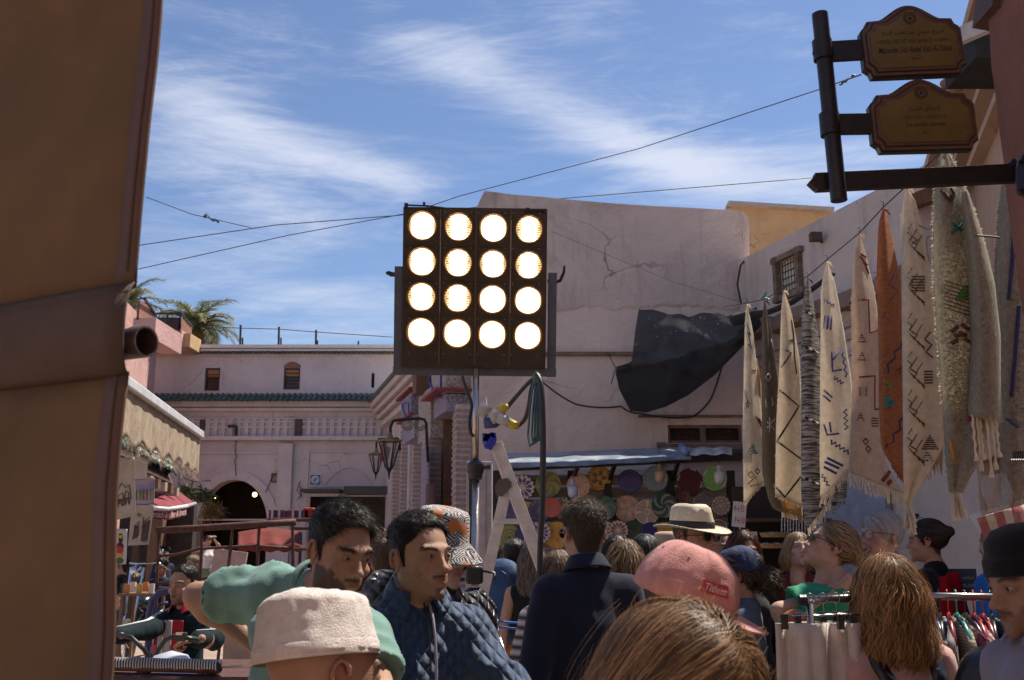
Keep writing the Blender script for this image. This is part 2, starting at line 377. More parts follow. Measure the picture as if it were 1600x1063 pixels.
def head_prims(o):
 L=[];j=o['jaw'];n=o['nose'];f=o['fat']
 L.append(('e',.01,(0,.012,.035),(.0745,.096,.085)))
 L.append(('e',.03,(0,-.034,-.026),(.0565+f,.057,.082)))
 L.append(('e',.025,(0,-.036,-.073),(.040*j+f,.049+f*.5,.040+f)))
 L.append(('e',.02,(0,-.082,-.103),(.019*j,.016,.0165)))
 both(L,('e',.03,(.0405*j,-.006,-.064),(.011,.018,.020)))
 L.append(('c',.03,(0,.02,-.05),(0,.032,-.185),.053 if not o['female'] else .045,.053 if not o['female'] else .046))
 both(L,('e',.018,(.046,-.064,-.034),(.017*o['cheek'],.014,.013)))
 both(L,('-e',.012,(.0315,-.098,.001),(.0175,.0155,.0125)))
 both(L,('c',.012,(.014,-.087,.0195),(.042,-.0775,.0225),.0082*o['brow'],.007*o['brow']))
 L.append(('e',.02,(0,-.083,.014),(.018,.009,.014)))
 # nose
 zl=o['noselen']
 L.append(('c',.011,(0,-.0885,.010),(0,-.1085*1.0-.003*(n-1),-.030*zl),.0062,.0088*n))
 L.append(('e',.008,(0,-.1115-.004*(n-1),-.0345*zl),(.0098*n,.0095*n,.0082*n)))
 both(L,('e',.006,(.0115*n,-.1005,-.0385*zl),(.0072*n,.0098,.0068)))
 both(L,('-e',.003,(.006*n,-.1075,-.0445*zl),(.0036,.0055,.0032)))
 # mouth
 mo=o['mouth'];sm=o['smile']
 L.append(('e',.02,(0,-.078,-.066),(.027,.0165,.022)))
 lw=.0215+.006*sm;lz=-.0655+.006*sm
 both(L,('c',.006,(0,-.0955,-.0615),(lw,-.083-.002*sm,lz+.0005),.0042*o['lips'],.0022))
 both(L,('c',.006,(0,-.0950,-.0725-mo*.7),(lw*.85,-.083,lz-.003-mo*.3),.0056*o['lips'],.0028))
 both(L,('-c',.0030,(0,-.1020,-.0668-mo*.35),(lw*1.05,-.0860,lz-.001-mo*.1),.0011+mo*.35,.0009+mo*.1))
 if mo > .004:L.append(('-e',.003,(0,-.094,-.067-mo*.35),(lw*.85,.016,.001+mo*.55)))
 L.append(('-e',.012,(0,-.1035,-.0865-mo*.5),(.019,.0085,.0065)))
 # eyelids around the eyeballs, open slit
 both(L,('e',.0035,(.0315,-.0765,.0005),(.0152,.0142,.0142)))
 lid=o['lid']
 both(L,('-e',.0016,(.0315,-.0905,.0002),(.0135,.010,lid)))
 return L
def ear_prims(sx):
 c=np.array([.0715*sx,.014,-.006]);out=[]
 out.append(('e',.004,tuple(c+[.001*sx,0,.0]),(.007,.0155,.0275)))
 ang=np.linspace(-200,75,12)
 pts=[c+[(.006+.004*math.sin(rad(max(a,-90)))*0)*sx+.0045*sx,math.cos(rad(a))*.0165,.004+math.sin(rad(a))*.0265] for a in (-60,-25,10,45,80,115,145,170)]
 for a,b in zip(pts[:-1],pts[1:]):out.append(('c',.003,tuple(a),tuple(b),.0036))
 out.append(('e',.005,tuple(c+[.003*sx,-.005,-.026]),(.0045,.0085,.0095)))
 out.append(('-e',.003,tuple(c+[.0125*sx,-.001,.0]),(.0065,.009,.0145)))
 out.append(('c',.004,tuple(c+[.004*sx,-.013,-.010]),tuple(c+[.003*sx,-.013,.004]),.0038))
 return out
def hairline(phi):
 return np.interp(np.abs(phi),[0,24,38,50,60,70,75,80,89,93,109,115,124,140,180],[.082,.081,.072,.052,.040,.034,.010,-.024,-.028,.028,.028,.0,-.035,-.072,-.085])
def make_head(o,n=120,m=110):
 pr=head_prims(o);C=np.array([0,-.005,-.018])
 a=np.linspace(-PI,PI,n,endpoint=False);a=a-.42*np.sin(a)
 e=np.linspace(-.5*PI,.5*PI,m);e=e-.0
 A,E=np.meshgrid(a,e);D=np.stack([np.sin(A)*np.cos(E),-np.cos(A)*np.cos(E),np.sin(E)],-1).reshape(-1,3)
 r=np.full(len(D),.26)
 for it in range(26):r-=.9*ev(pr,C+D*r[:,None])
 V=C+D*r[:,None];i=np.arange((m-1)*n).reshape(m-1,n);k=(np.arange(n)+1) % n
 F=np.stack([i,i[:,k],i[:,k]+n,i+n],-1).reshape(-1,4)
 return V,F,n,m
def face_paint(V,o,skin,st):
 c=np.ones((len(V),3))*np.array(skin);x,y,z=V.T;ax=np.abs(x);fr=sst(-y,.02,.06)
 nz=fbm(V,60,3)
 c *= (1+.05*nz)[:,None]
 red=np.exp(-((ax-.045)**2+(z+.035)**2)/.0006)*fr*.35+np.exp(-(ax**2+(z+.035)**2)/.0002)*fr*.35
 c=c*(1-red[:,None]*np.array([.0,.22,.25]))
 es=np.exp(-(((ax-.0315)/.019)**2+((z+.002)/.013)**2)**1.5)*fr;c=c*(1-.28*es[:,None])
 lw=.0215+.006*o['smile'];mo=o['mouth']
 lip=np.exp(-(((x)/(lw*1.0))**4+((z+.067+mo*.35-.006*o['smile']*(ax/lw)**2)/(.0085*o['lips']**.5+mo*.55))**4))*fr*(y < -.075)
 lc=np.array(st.get('lips',tuple(np.array(skin)*[.80,.46,.46])));c=c*(1-lip[:,None])+lc*lip[:,None]
 if mo > .004:
  inn=np.exp(-((x/(lw*.8))**4+((z+.067+mo*.35)/(.002+mo*.45))**4))*(y < -.05);c=c*(1-.9*inn[:,None])
  if st.get('teeth'):
   tt=np.exp(-((x/(lw*.65))**6+((z+.0635+mo*.1)/(.0035))**4))*(y < -.05);c=c*(1-.9*tt[:,None])+np.array([.7,.66,.6])*.9*tt[:,None]
 hc=np.array(st.get('hc',(.02,.014,.01)))
 # brows
 bz=.0225+.10*(ax-.03)-2.2*(ax-.030)**2*6;bw=.0048*st.get('browthick',1)
 br=np.exp(-((z-bz)/bw)**2)*sst(ax,.010,.016)*(1-sst(ax,.046,.056))*fr
 c=c*(1-br[:,None]*st.get('browamt',.85))+hc*br[:,None]*st.get('browamt',.85)
 bm=beard_mask(V,st.get('beard',None))
 s=st.get('stubble',.0)*beard_mask(V,'full')
 bb=np.maximum(bm*.85,s)[:,None];c=c*(1-bb)+hc*1.4*bb
 sc=scalp_mask(V,st)
 if st.get('style') not in ('bald',):sc=sc[:,None]*.9;c=c*(1-sc)+hc*sc
 return np.clip(c,0,1)
def scalp_mask(V,st=None):
 phi=np.degrees(np.arctan2(V[:,0],-V[:,1]-.0));h=hairline(phi)+(st or {}).get('hlift',0)*(np.abs(phi) < 50)
 return sst(V[:,2]-h+.003*vnoise(V,220,5),-.002,.008)
def beard_mask(V,kind):
 if not kind:return np.zeros(len(V))
 x,y,z=V.T;ax=np.abs(x);ny=.006*vnoise(V,90,8)
 lip=np.exp(-((x/.024)**4+((z+.067)/.0085)**4))
 mous=sst(-z+ny*.3,.0500,.0535)*sst(z,-.0645,-.060)*(1-sst(ax,.023,.031))*(y < -.07)
 gz=np.interp(ax,[0,.012,.03,.045,.055,.07],[-.082,-.078,-.056,-.048,-.038,-.018])
 jaw=sst(gz-z+ny,.0,.010)*sst(z,-.14,-.116)*sst(-y,-.022,-.006)
 chin=sst(-z,.082,.088)*(1-sst(ax,.014,.024))*(y < -.06)*sst(z,-.128,-.115)
 if kind == 'full':m=np.maximum(mous,jaw)
 elif kind == 'moustache':m=mous
 elif kind == 'goatee':m=np.maximum(mous*.9,chin*.7)
 elif kind == 'chinstrap':m=np.maximum(jaw,mous)
 else:m=jaw*0
 return m*(1-.9*lip)
def sample_faces(V,F,w,count):
 fw=w[F].mean(1);T=V[F];ar=np.linalg.norm(np.cross(T[:,2]-T[:,0],T[:,3]-T[:,1]),axis=1)
 p=ar*fw;s=p.sum()
 if s <= 0:return None
 i=RNG.choice(len(F),count,p=p/s);u=RNG.random((count,2));T=T[i];a=T[:,0]*(1-u[:,:1])+T[:,1]*u[:,:1];b=T[:,3]*(1-u[:,:1])+T[:,2]*u[:,:1]
 return i,a*(1-u[:,1:])+b*u[:,1:]
def short_strands(V,F,w,count,length,lift,comb,width=.0007,seg=4,curl=0.0,lenfn=None):
 N=vnormals(V,F);s=sample_faces(V,F,w,count)
 if s is None:return None
 i,p=s;n=nrm(N[F[i]].mean(1));cb=comb(p) if callable(comb) else np.ones_like(p)*np.asarray(comb,float)
 cb=cb-(cb*n).sum(1)[:,None]*n;d=nrm(n*lift+nrm(cb+1e-6)*(1-lift)+RNG.normal(size=p.shape)*.18)
 ln=length*(.6+.7*RNG.random(count));
 if lenfn is not None:ln=ln*lenfn(p)
 t=np.linspace(0,1,seg);path=p[:,None]-n[:,None]*.002+d[:,None]*(ln[:,None]*t)[...,None]
 path=path+nrm(cb+1e-6)[:,None]*(ln[:,None]*t**2*.35)[...,None]
 if curl:
  ph=RNG.random(count)*6.28;q=nrm(np.cross(d,n));path=path+q[:,None]*(np.sin(t*7+ph[:,None])*curl*t)[...,None]+n[:,None]*(np.cos(t*7+ph[:,None])*curl*t)[...,None]
 return ribbons(path,width,np.repeat(n[:,None],seg,1)+RNG.normal(size=(count,1,3))*.4)
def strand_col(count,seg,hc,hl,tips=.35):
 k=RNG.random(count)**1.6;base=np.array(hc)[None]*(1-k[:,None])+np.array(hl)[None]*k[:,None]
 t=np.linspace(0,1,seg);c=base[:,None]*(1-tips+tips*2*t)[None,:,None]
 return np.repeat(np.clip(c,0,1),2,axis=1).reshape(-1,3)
def grad(pr,p,e=.002):
 d0=ev(pr,p);g=np.stack([ev(pr,p+np.eye(3)[k]*e)-d0 for k in range(3)],-1);return d0,nrm(g)
def flow_strands(pr,roots,length,seg,dirfn,width,wave=.0,wfreq=40,lift=.003,spread=.35,frizz=0.0):
 n=len(roots);p=roots.copy();st=length/seg;path=[];nn=[];off=RNG.random(n)*lift;jit=RNG.normal(size=(n,3))*spread*.15
 prev=None
 for k in range(seg+1):
  d,g=grad(pr,p);p=p-(d-off)[:,None]*g;path.append(p.copy());nn.append(g)
  v=dirfn(p,g)+jit;v=v-(v*g).sum(1)[:,None]*g;v=nrm(v)
  if prev is not None:v=nrm(v*.5+prev*.5)
  prev=v;p=p+v*(st if np.ndim(st) == 0 else st[:,None])
 path=np.stack(path,1);nn=np.stack(nn,1)
 if wave:
  # waves are shared by neighbouring strands, so they read as locks
  t=np.gradient(path,axis=1);sd_=nrm(np.cross(nrm(t),nn));ph=vnoise(roots,28,4)*6;s=np.linspace(0,1,seg+1)*length if np.ndim(length) == 0 else np.linspace(0,1,seg+1)[None]*length[:,None]
  am=wave*np.linspace(.1,1,seg+1)[None]
  ph2=vnoise(roots,13,9)*7;path=path+nn*((np.sin(s*wfreq*.40+ph2[:,None])+.3)*am*.9)[...,None]+sd_*(np.cos(s*wfreq*.36+ph2[:,None]*1.7)*am*1.1)[...,None];path=path+sd_*(np.sin(s*wfreq+ph[:,None])*am)[...,None]+nn*(np.cos(s*wfreq*.9+ph[:,None]*1.3)*am*.8)[...,None]
 if frizz:path=path+RNG.normal(size=path.shape)*frizz*np.linspace(0,1,seg+1)[None,:,None]
 return ribbons(path,width,nn+RNG.normal(size=(n,1,3))*.25)
def hair_volume(st):
 k=st['style'];L=[];g=st.get('vol',0)
 L.append(('e',.02,(0,.016,.036),(.083+g,.104+g,.094+g)))
 if k in ('long','curly_long','bob'):
  ln={'long':.19,'curly_long':.20,'bob':.12}[k]*st.get('hlen',1);w=.085+g+(.003 if k == 'curly_long' else 0)
  L.append(('e',.04,(0,.045,-.02),(w,.075+g,.08)))
  L.append(('e',.05,(0,.055,-ln*.5-.02),(w+.004,.058+g,ln*.75)))
  both(L,('c',.04,(.068+g,-.005,.0),(.078+g,-.005,-ln*.75),.025+g*.5,.024+g))
  L.append(('c',.05,(-.045,.05,-ln),(.045,.05,-ln),.042+g))
  if k == 'curly_long':L.append(('e',.05,(0,.05,-ln*.9),(w+.012,.062,ln*.45)))
 if k in ('updo','bun','ponytail'):
  b=st.get('bun',(0,.12,.03));r=st.get('bunr',.032);L.append(('e',.02,b,(r,r,r*.9)))
  if k == 'ponytail':L.append(('c',.03,b,tuple(np.array(b)+[0,.03,-.14]),r*.8,r*.5))
 # face cut out
 fo=st.get('fringe',0)
 L.append(('-e',.012,(0,-.085,-.03),(.066,.075,.100-fo*.03)))
 if k in ('updo','bun','ponytail','pixie'):
  L.append(('-e',.015,(0,-.03,-.10),(.12,.085,.085)))
  L.append(('-h',.01,(0,.0,-.075),(0,0,1)) if False else ('-e',.02,(0,.06,-.17),(.12,.12,.09)))
  both(L,('-e',.012,(.09,.0,-.03),(.03,.026,.045)))
 return L
def make_glasses(root,M,sun=False,name='glasses',col=(.02,.015,.015),big=1.0):
 mb=MB();lens=MB();pts=[]
 for sx in (-1,1):
  ring=[]
  for k in range(25):
   a=2*PI*k/24;ca,sa=math.cos(a),math.sin(a)
   xx=.0235*big*(abs(ca)**.8)*(1 if ca > 0 else -1);zz=.0185*big*(abs(sa)**.8)*(1 if sa > 0 else -1)
   ring.append(Vector((sx*.0335+xx,-.106+.10*abs(sx*.0335+xx)**1*.25,-.002+zz)))
  mb.tube([M @ q for q in ring],.0018 if not sun else .0024,6,caps=False)
  lens.add([M @ q for q in ring[:-1]],[tuple(range(24))])
  mb.tube([M @ Vector((sx*.057*big,-.100,.004)),M @ Vector((sx*.076,-.085,.004)),M @ Vector((sx*.0815,-.02,.003)),M @ Vector((sx*.0805,.018,-.0)),M @ Vector((sx*.078,.03,-.02))],.0021,6)
 mb.tube([M @ Vector((-.011,-.1065,.002)),M @ Vector((0,-.108,.006)),M @ Vector((.011,-.1065,.002))],.0018,6)
 g=obj(name,mb,mat('frame_%d%d' % (int(col[0]*100),int(sun)),col,rough=.3),root,smooth=True,local=True)
 obj('lens',lens,mat('dark_lens',(.015,.013,.014),rough=.06,var=0) if sun else mat('clear_lens',(.8,.8,.8),rough=.03,var=0,alpha=.13),g,local=True,solid=.001)
 return g
def TM(M,V):A=np.array(M);return np.asarray(V) @ A[:3,:3].T+A[:3,3]
JD=dict(head=(0,-.01,1.63),neck=(0,.022,1.475),shL=(.158,.014,1.412),shR=(-.158,.014,1.412),elL=(.215,.04,1.13),elR=(-.215,.04,1.13),
          wrL=(.225,-.045,.89),wrR=(-.225,-.045,.89),hipL=(.085,0,.93),hipR=(-.085,0,.93),knL=(.10,-.02,.50),knR=(-.10,-.02,.50),anL=(.11,.02,.08),anR=(-.11,.02,.08))
UP=('head','neck','shL','shR','elL','elR','wrL','wrR')
def hand_prims(w,f,n,side,curl=.5,s=1.0,spread=.12,thumb=.6):
 """wrist w, finger direction f, palm normal n (the side the fingers close towards)"""
 w=np.asarray(w,float);f=nrm1(f);n=np.asarray(n,float);n=nrm1(n-f*(n @ f));t=np.cross(f,n)*side;L=[]
 L.append(('c',.01,tuple(w-f*.03*s),tuple(w+f*.012*s),.024*s,.024*s))
 for k in (-.024,-.008,.008,.024):L.append(('c',.012,tuple(w+f*.015*s+t*k*.7*s),tuple(w+(f*.085+t*k)*s),.0135*s,.0115*s))
 lens=[(.030,.046,.028,.020),(.010,.050,.032,.022),(-.010,.046,.030,.021),(-.029,.036,.023,.018)]
 for i,(o,a,b,c) in enumerate(lens):
  p=w+(f*(.088-.004*abs(i-1))+t*o)*s;ang=curl*1.1+.06*i;d0=f+t*o*spread*12
  for j,ln in enumerate((a,b,c)):
   aa=ang*(j+.55)*1.05;d=nrm1(f*math.cos(aa)+n*math.sin(aa)+t*o*spread*8*(1 if j == 0 else .4));q=p+d*ln*s
   L.append(('c',.0025,tuple(p),tuple(q),(.0095-.0009*j-.0006*(i == 3)*1)*s,(.0088-.0009*j-.0006*(i == 3))*s));p=q
 p=w+(f*.028+t*.022)*s;q=p+nrm1(f*.62+t*.75+n*.35*thumb)*.04*s;r=q+nrm1(f*.8+t*.35*(1-thumb)+n*.55*thumb)*.033*s;u=r+nrm1(f*.85+n*.6*thumb-t*.1)*.025*s
 L+=[('c',.012,tuple(w+f*.02*s),tuple(q),.016*s,.0125*s),('c',.004,tuple(q),tuple(r),.0115*s,.0105*s),('c',.003,tuple(r),tuple(u),.0102*s,.0085*s)]
 return L
def person(label,hp,rz=0,JW=None,hrot=(0,0,0),skin=(.42,.24,.16),face={},style={},top={},bottom={},J={},lean=(0,0),s=None,hs=1.0,group=None,res=.016,hres=(60,54),near=False,
           hands={},bare=0.0,gaze=(0,0),width=1.0,legs=True,nohair=False,shoe=(.03,.03,.03),neckr=None):
 o=dict(HD);o.update(face);st=dict(style='short',hc=(.018,.013,.010),hl=(.06,.04,.03));st.update(style);hp=Vector(hp)
 j={k:np.array(v,float) for k,v in JD.items()}
 for k in j:j[k][0] *= width
 for k,v in J.items():
  if k in j and v is not None and k in ('hipL','hipR','knL','knR','anL','anR'):j[k]=np.array(v,float)
 R3=np.array(Euler((rad(-lean[0])*-1,rad(lean[1]),0)).to_matrix());piv=np.array([0,0,.95])+(np.array([0,0,J['drop']]) if 'drop' in J else 0)
 dz=J.get('drop',0)
 for k in UP:j[k]=piv+R3 @ (j[k]+[0,0,dz]-piv)
 for k,v in J.items():
  if k in j and k in UP:j[k]=np.array(v,float)
 if s is None:s=hp.z/j['head'][2]
 for k in j:j[k]=j[k]*s
 piv=piv*s
 if JW:
  Rm=np.array(Matrix.Rotation(rad(rz),3,'Z'));rt=np.array(hp)-Rm @ j['head'];rt[2]=hp.z-j['head'][2]
  for k,v in JW.items():j[k]=Rm.T @ (np.array(v,float)-rt)
 Rz=Matrix.Rotation(rad(rz),3,'Z');hl_=Rz @ Vector(j['head'])
 root=thing('person',label,'person',(hp.x-hl_.x,hp.y-hl_.y,hp.z-j['head'][2]),rad(rz),group)
 HM=Matrix.Translation(Vector(j['head'])) @ Matrix.Rotation(rad(hrot[0]),4,'Z') @ Matrix.Rotation(rad(-hrot[1]),4,'X') @ Matrix.Rotation(rad(hrot[2]),4,'Y') @ Matrix.Scale(hs,4)
 V,F,n_,m_=make_head(o,*hres);col=face_paint(V,o,skin,st)
 sc=scalp_mask(V,st)
 parts=[(TM(HM,V),F)];cols=[col]
 for sx in (-1,1):
  ve,fe=nets(ear_prims(sx),.0026 if near else .005);parts.append((TM(HM,ve),fe));cols.append(np.ones((len(ve),3))*np.array(skin)*[.95,.82,.8])
 # body
 def T(p):p=np.array(p,float)*s*np.array([width,1,1]);p=p+[0,0,dz*s];return tuple(piv+R3 @ (p-piv))
 fem=o['female'];sw=.93 if fem else 1.0
 def torso(t=0.0,hem=.80,fit=1.0):
  L=[];a=s
  if JW:
   for q in 'LR':
    if 'sh'+q in JW:L+=[('c',.05,tuple(j['neck']+[0,.01,-.03]),tuple(j['sh'+q]),.056*a+t,.050*a+t),('c',.06,tuple(j['sh'+q]),T((0,0,1.16)),.048*a+t,.085*a+t)]
  L.append(('c',.04,tuple(j['neck']+[0,.008,-.08*a]),tuple(j['neck']+[0,.006,-.012*a]),.062*a+t,.056*a+t*.8))
  L.append(('e',.03,T((0,.0,1.27)),((.150*sw*fit*width)*a+t,(.108*fit)*a+t,.165*a+t),R3))
  L.append(('c',.05,T((-.12*sw,.014,1.395)),T((.12*sw,.014,1.395)),.050*a+t*.8))
  L.append(('c',.05,T((0,.03,1.47)),T((.12*sw,.014,1.420)),.034*a+t*.6,.038*a+t*.6));L.append(('c',.05,T((0,.03,1.47)),T((-.12*sw,.014,1.420)),.034*a+t*.6,.038*a+t*.6))
  L.append(('e',.07,T((0,-.004,1.09)),((.140*fit*width)*a+t,(.105*fit)*a+t,.17*a+t),R3))
  L.append(('e',.06,T((0,.004,.95)),((.158*fit*width)*a+t,(.115*fit)*a+t,.12*a+t),R3))
  if fem:L.append(('e',.04,T((.065,-.09,1.27)),(.06*a+t,.055*a+t,.058*a+t),R3));L.append(('e',.04,T((-.065,-.09,1.27)),(.06*a+t,.055*a+t,.058*a+t),R3))
  return L
 nb=j['head']+np.array(HM.to_3x3() @ Vector((0,.022,-.09)))
 body=torso(-.012)
 body.append(('c',.04,tuple(j['neck']),tuple(nb),.054*s if not fem else .047*s,(.055 if not fem else .046)*hs))
 for q in 'LR':
  body.append(('c',.03,tuple(j['sh'+q]),tuple(j['el'+q]),.052*s*(.85 if fem else 1),.038*s));body.append(('c',.02,tuple(j['el'+q]),tuple(j['wr'+q]),.039*s,.026*s))
  d=nrm1(j['el'+q]-j['wr'+q]);fa=j['wr'+q]+d*.17*s;body.append(('e',.03,tuple(fa),(.040*s,.040*s,.055*s)))
  if legs:
   body.append(('c',.03,tuple(j['hip'+q]),tuple(j['kn'+q]),.078*s,.052*s));body.append(('c',.02,tuple(j['kn'+q]),tuple(j['an'+q]),.052*s,.036*s))
   body.append(('c',.02,tuple(j['an'+q]-[0,-.01,.03*s]),tuple(j['an'+q]+np.array([.01,-.14*s,-.045*s])),.035*s,.03*s))
 vb,fb=nets(body,res if bare else max(res,.021));parts.append((vb,fb));cols.append(np.ones((len(vb),3))*np.array(skin)*(1+.05*fbm(vb,12,2))[:,None])
 for q in 'LR':
  h=hands.get(q,{});w=j['wr'+q];d=nrm1(w-j['el'+q]);sd_=1 if q == 'L' else -1
  f=np.array(h.get('f',d));nn=np.array(h.get('n',(-sd_*.9,.3,0)))
  vh,fh=nets(hand_prims(w+d*.02*s,f,nn,h.get('side',sd_),h.get('curl',.45),.95*s,thumb=h.get('thumb',.6)),.0040 if h else .0075)
  parts.append((vh,fh));cols.append(np.ones((len(vh),3))*np.array(skin)*(1+.08*fbm(vh,60,2))[:,None])
 VV,FF=join(parts);body_o=obj('body',(VV,FF),mat('skin'),root,smooth=True,local=True,col=np.clip(np.concatenate(cols),0,1))
 # eyes
 ev_=MB();nsp=14 if near else 8
 for sx in (-1,1):
  G=Matrix.Translation(Vector((.0315*sx,-.0768,.0005))) @ Matrix.Rotation(rad(gaze[0]),4,'Z') @ Matrix.Rotation(rad(-gaze[1]),4,'X') @ Matrix.Rotation(rad(90),4,'X')
  pr=[];cc=[]
  angs=[0.02,.2,.22,.30,.42,.48,.52,.8,1.2,1.6,2.2,3.12]
  for a in angs:pr.append((.0124*math.sin(a),.0124*math.cos(a)*(1.0 if a > .5 else 1.02)))
  eb=MB().lathe(pr,20,G)
  for a in angs:
   cc+=[(.005,.005,.005) if a < .21 else st.get('iris',(.03,.015,.008)) if a < .47 else (.012,.01,.008) if a < .5 else (.27,.22,.195)]*20
  cb=len(eb.v);eb.f=[f for f in eb.f if min(f) >= 20]
  eo=obj('eye',(TM(HM,np.array(eb.v)),eb.f),mat('eyeball'),root,smooth=True,local=True,col=np.array(cc))
 # hair
 hs_=st['style'];hc,hlc=st['hc'],st['hl'];q_=st.get('count',1.0)
 if near or q_ > 1:base=5200
 else:base=620
 if not nohair and hs_ != 'bald':
  if hs_ in ('short','fade','curly_short','crop'):
   N=vnormals(V,F);th=st.get('thick',.012);topw=sst(V[:,2],.035,.095);t=(th*(.16+.84*topw))*sc
   t=t*(1+.35*fbm(V,45,9));ve=V+N*(t[:,None]-.001*(1-sc)[:,None]);keep=sc[F].min(1) > .02;Fk=F[keep]
   us,inv=np.unique(Fk,return_inverse=True);vs=ve[us];fs=inv.reshape(-1,4)
   cc=np.ones((len(vs),3))*np.array(hc)*(1+.2*fbm(vs,100,3))[:,None]
   parts=[(TM(HM,vs),fs)];cols=[np.clip(cc,0,1)]
   cnt=int(base*st.get('dens',1));comb=st.get('comb',(.3,-.3,.2));rb=short_strands(vs,fs,sc[us],cnt,st.get('len',.016),st.get('lift',.32),comb,st.get('sw',.0009 if near else .0016),4,st.get('curl',0),lambda p:.35+.65*sst(p[:,2],.0,.085)*1.1)
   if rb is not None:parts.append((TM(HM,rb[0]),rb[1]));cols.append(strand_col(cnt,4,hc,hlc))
   VV,FF=join(parts);obj('hair',(VV,FF),mat('hair'),root,local=True,col=np.concatenate(cols))
  else:
   pr=hair_volume(st);vs,fs=nets(pr,.006 if near else .010);Nv=vnormals(vs,fs)
   lk=fbm(vs*np.array([1,1,.35]),60,6);vs=vs+Nv*(lk*(.0016 if near else .004))[:,None]-Nv*.003
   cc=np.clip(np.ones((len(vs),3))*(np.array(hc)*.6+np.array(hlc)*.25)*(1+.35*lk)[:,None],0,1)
   parts=[(TM(HM,vs),fs)];cols=[cc]
   cnt=int(base*st.get('dens',1));seg=st.get('seg',12 if near else 7);L_=st.get('len',.28)
   w=sst(vs[:,2],-.10 if hs_ in ('long','curly_long','bob','pixie') else -.2,.07)+.05;s_=sample_faces(vs,fs,w,cnt);roots=s_[1]
   bun=np.array(st.get('bun',(0,.12,.03)))
   if hs_ in ('updo','bun','ponytail'):
    dirfn=lambda p,g:nrm(bun-p)*1.0+np.array([0,.1,0]);ln=L_ if 'len' in st else .12
   else:
    pt=st.get('part',0.0);hv=st.get('sweep',.4)
    dirfn=lambda p,g:np.stack([np.tanh((p[:,0]-pt)/.018)*hv*sst(p[:,2],.0,.11)*1.6,hv*.8*sst(p[:,2],-.02,.1),-np.ones(len(p))],-1);ln=L_
   ln=ln*(.55+.6*RNG.random(cnt))
   rb=flow_strands(pr,roots,ln,seg,dirfn,st.get('sw',.0011 if near else .0028),st.get('wave',0),st.get('wfreq',55),st.get('puff',.004),st.get('spread',.6),st.get('frizz',.0))
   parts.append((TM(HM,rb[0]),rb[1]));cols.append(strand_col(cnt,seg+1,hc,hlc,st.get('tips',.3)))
   if near:
    fl_n=260;r2=sample_faces(vs,fs,w,fl_n)[1];rb=flow_strands(pr,r2,L_*(.5+.8*RNG.random(fl_n)),14,dirfn,.0006,.012,22,.03,1.6,.001);parts.append((TM(HM,rb[0]),rb[1]));cols.append(strand_col(fl_n,15,hlc,hlc,.2))
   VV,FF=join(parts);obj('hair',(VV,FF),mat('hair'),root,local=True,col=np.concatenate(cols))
 if st.get('beardhair'):
  bm=beard_mask(V,st['beard'])*1.0;cnt=st.get('bcount',2200)
  rb=short_strands(V,F,bm,cnt,st['beardhair'],.35,(0,-.2,-1),.0007,3);VV=TM(HM,rb[0])
  obj('beard',(VV,rb[1]),mat('hair'),root,local=True,col=strand_col(cnt,3,hc,hlc))
 if near and not fem or st.get('browhair'):
  x,y,z=V.T;ax=np.abs(x);bz=.0225+.10*(ax-.03)-13*(ax-.030)**2;br=np.exp(-((z-bz)/(.0038*st.get('browthick',1)))**2)*sst(ax,.010,.016)*(1-sst(ax,.046,.054))*(y < -.04)
  br[br < .25]=0
  for sx in (-1,1):
   rb=short_strands(V,F,br*(x*sx > 0),260,.008,.3,lambda p:np.stack([np.sign(p[:,0]),np.zeros(len(p)),.35*np.ones(len(p))],-1),.0008,3)
   obj('eyebrow',(TM(HM,rb[0]),rb[1]),mat('hair'),root,local=True,col=strand_col(260,3,hc,hlc),kind='stuff')
 # clothes
 def garment(name,prims,material,h,folds=.005,ff=9,seed=1,smooth=True,label=None,stretch=(1,1,.45)):
  v,f=nets(prims,h);N=vnormals(v,f)
  d=-np.abs(fbm(v*np.array(stretch),ff,seed,3))+.25;v=v+N*(d*folds)[:,None]
  return obj(name,(v,f),material,root,smooth=True,local=True,label=label)
 if top:
  t=top.get('t',.008);L=torso(t,fit=top.get('fit',1.0));sl=top.get('sleeve','long');sr=top.get('sr',0)
  for q in 'LR':
   a,b,c=j['sh'+q],j['el'+q],j['wr'+q];kb=top.get('kb',.03)
   if sl == 'long':L+=[('c',kb+.02,tuple(a),tuple(b),.050*s+t+sr,.042*s+t+sr),('c',.015,tuple(b),tuple(c),.041*s+t+sr,.033*s+t+sr*.7)]
   elif sl == 'short':L+=[('c',kb+.02,tuple(a),tuple(a+(b-a)*.78),.060*s+t+sr,.058*s+t+sr),('-h',.006,tuple(a+(b-a)*.80),tuple(nrm1(b-a)))] if False else [('c',kb+.02,tuple(a),tuple(a+(b-a)*(top.get('sl',.62)+.15)),.052*s+t+sr,.054*s+t+sr),('-c',.004,tuple(a+(b-a)*(top.get('sl',.62)+.08)+nrm1(b-a)*.11),tuple(b+nrm1(b-a)*.2),.11)]
   elif sl == 'elbow':L+=[('c',kb+.02,tuple(a),tuple(b),.052*s+t+sr,.048*s+t+sr)]
  hem=np.array(T((0,0,top.get('hem',.86))));L.append(('-h',.01,tuple(hem),tuple(R3 @ np.array([0,0,-1.]))))
  if 'cut' in top:   # neckline plane: point (torso coords), normal
   L.append(('-h',.008,T(top['cut'][0]),tuple(R3 @ np.array(nrm1(top['cut'][1])))))
  garment(top.get('name','shirt'),L,top['mat'],top.get('res',res),top.get('folds',.008),top.get('ff',9),top.get('seed',1))
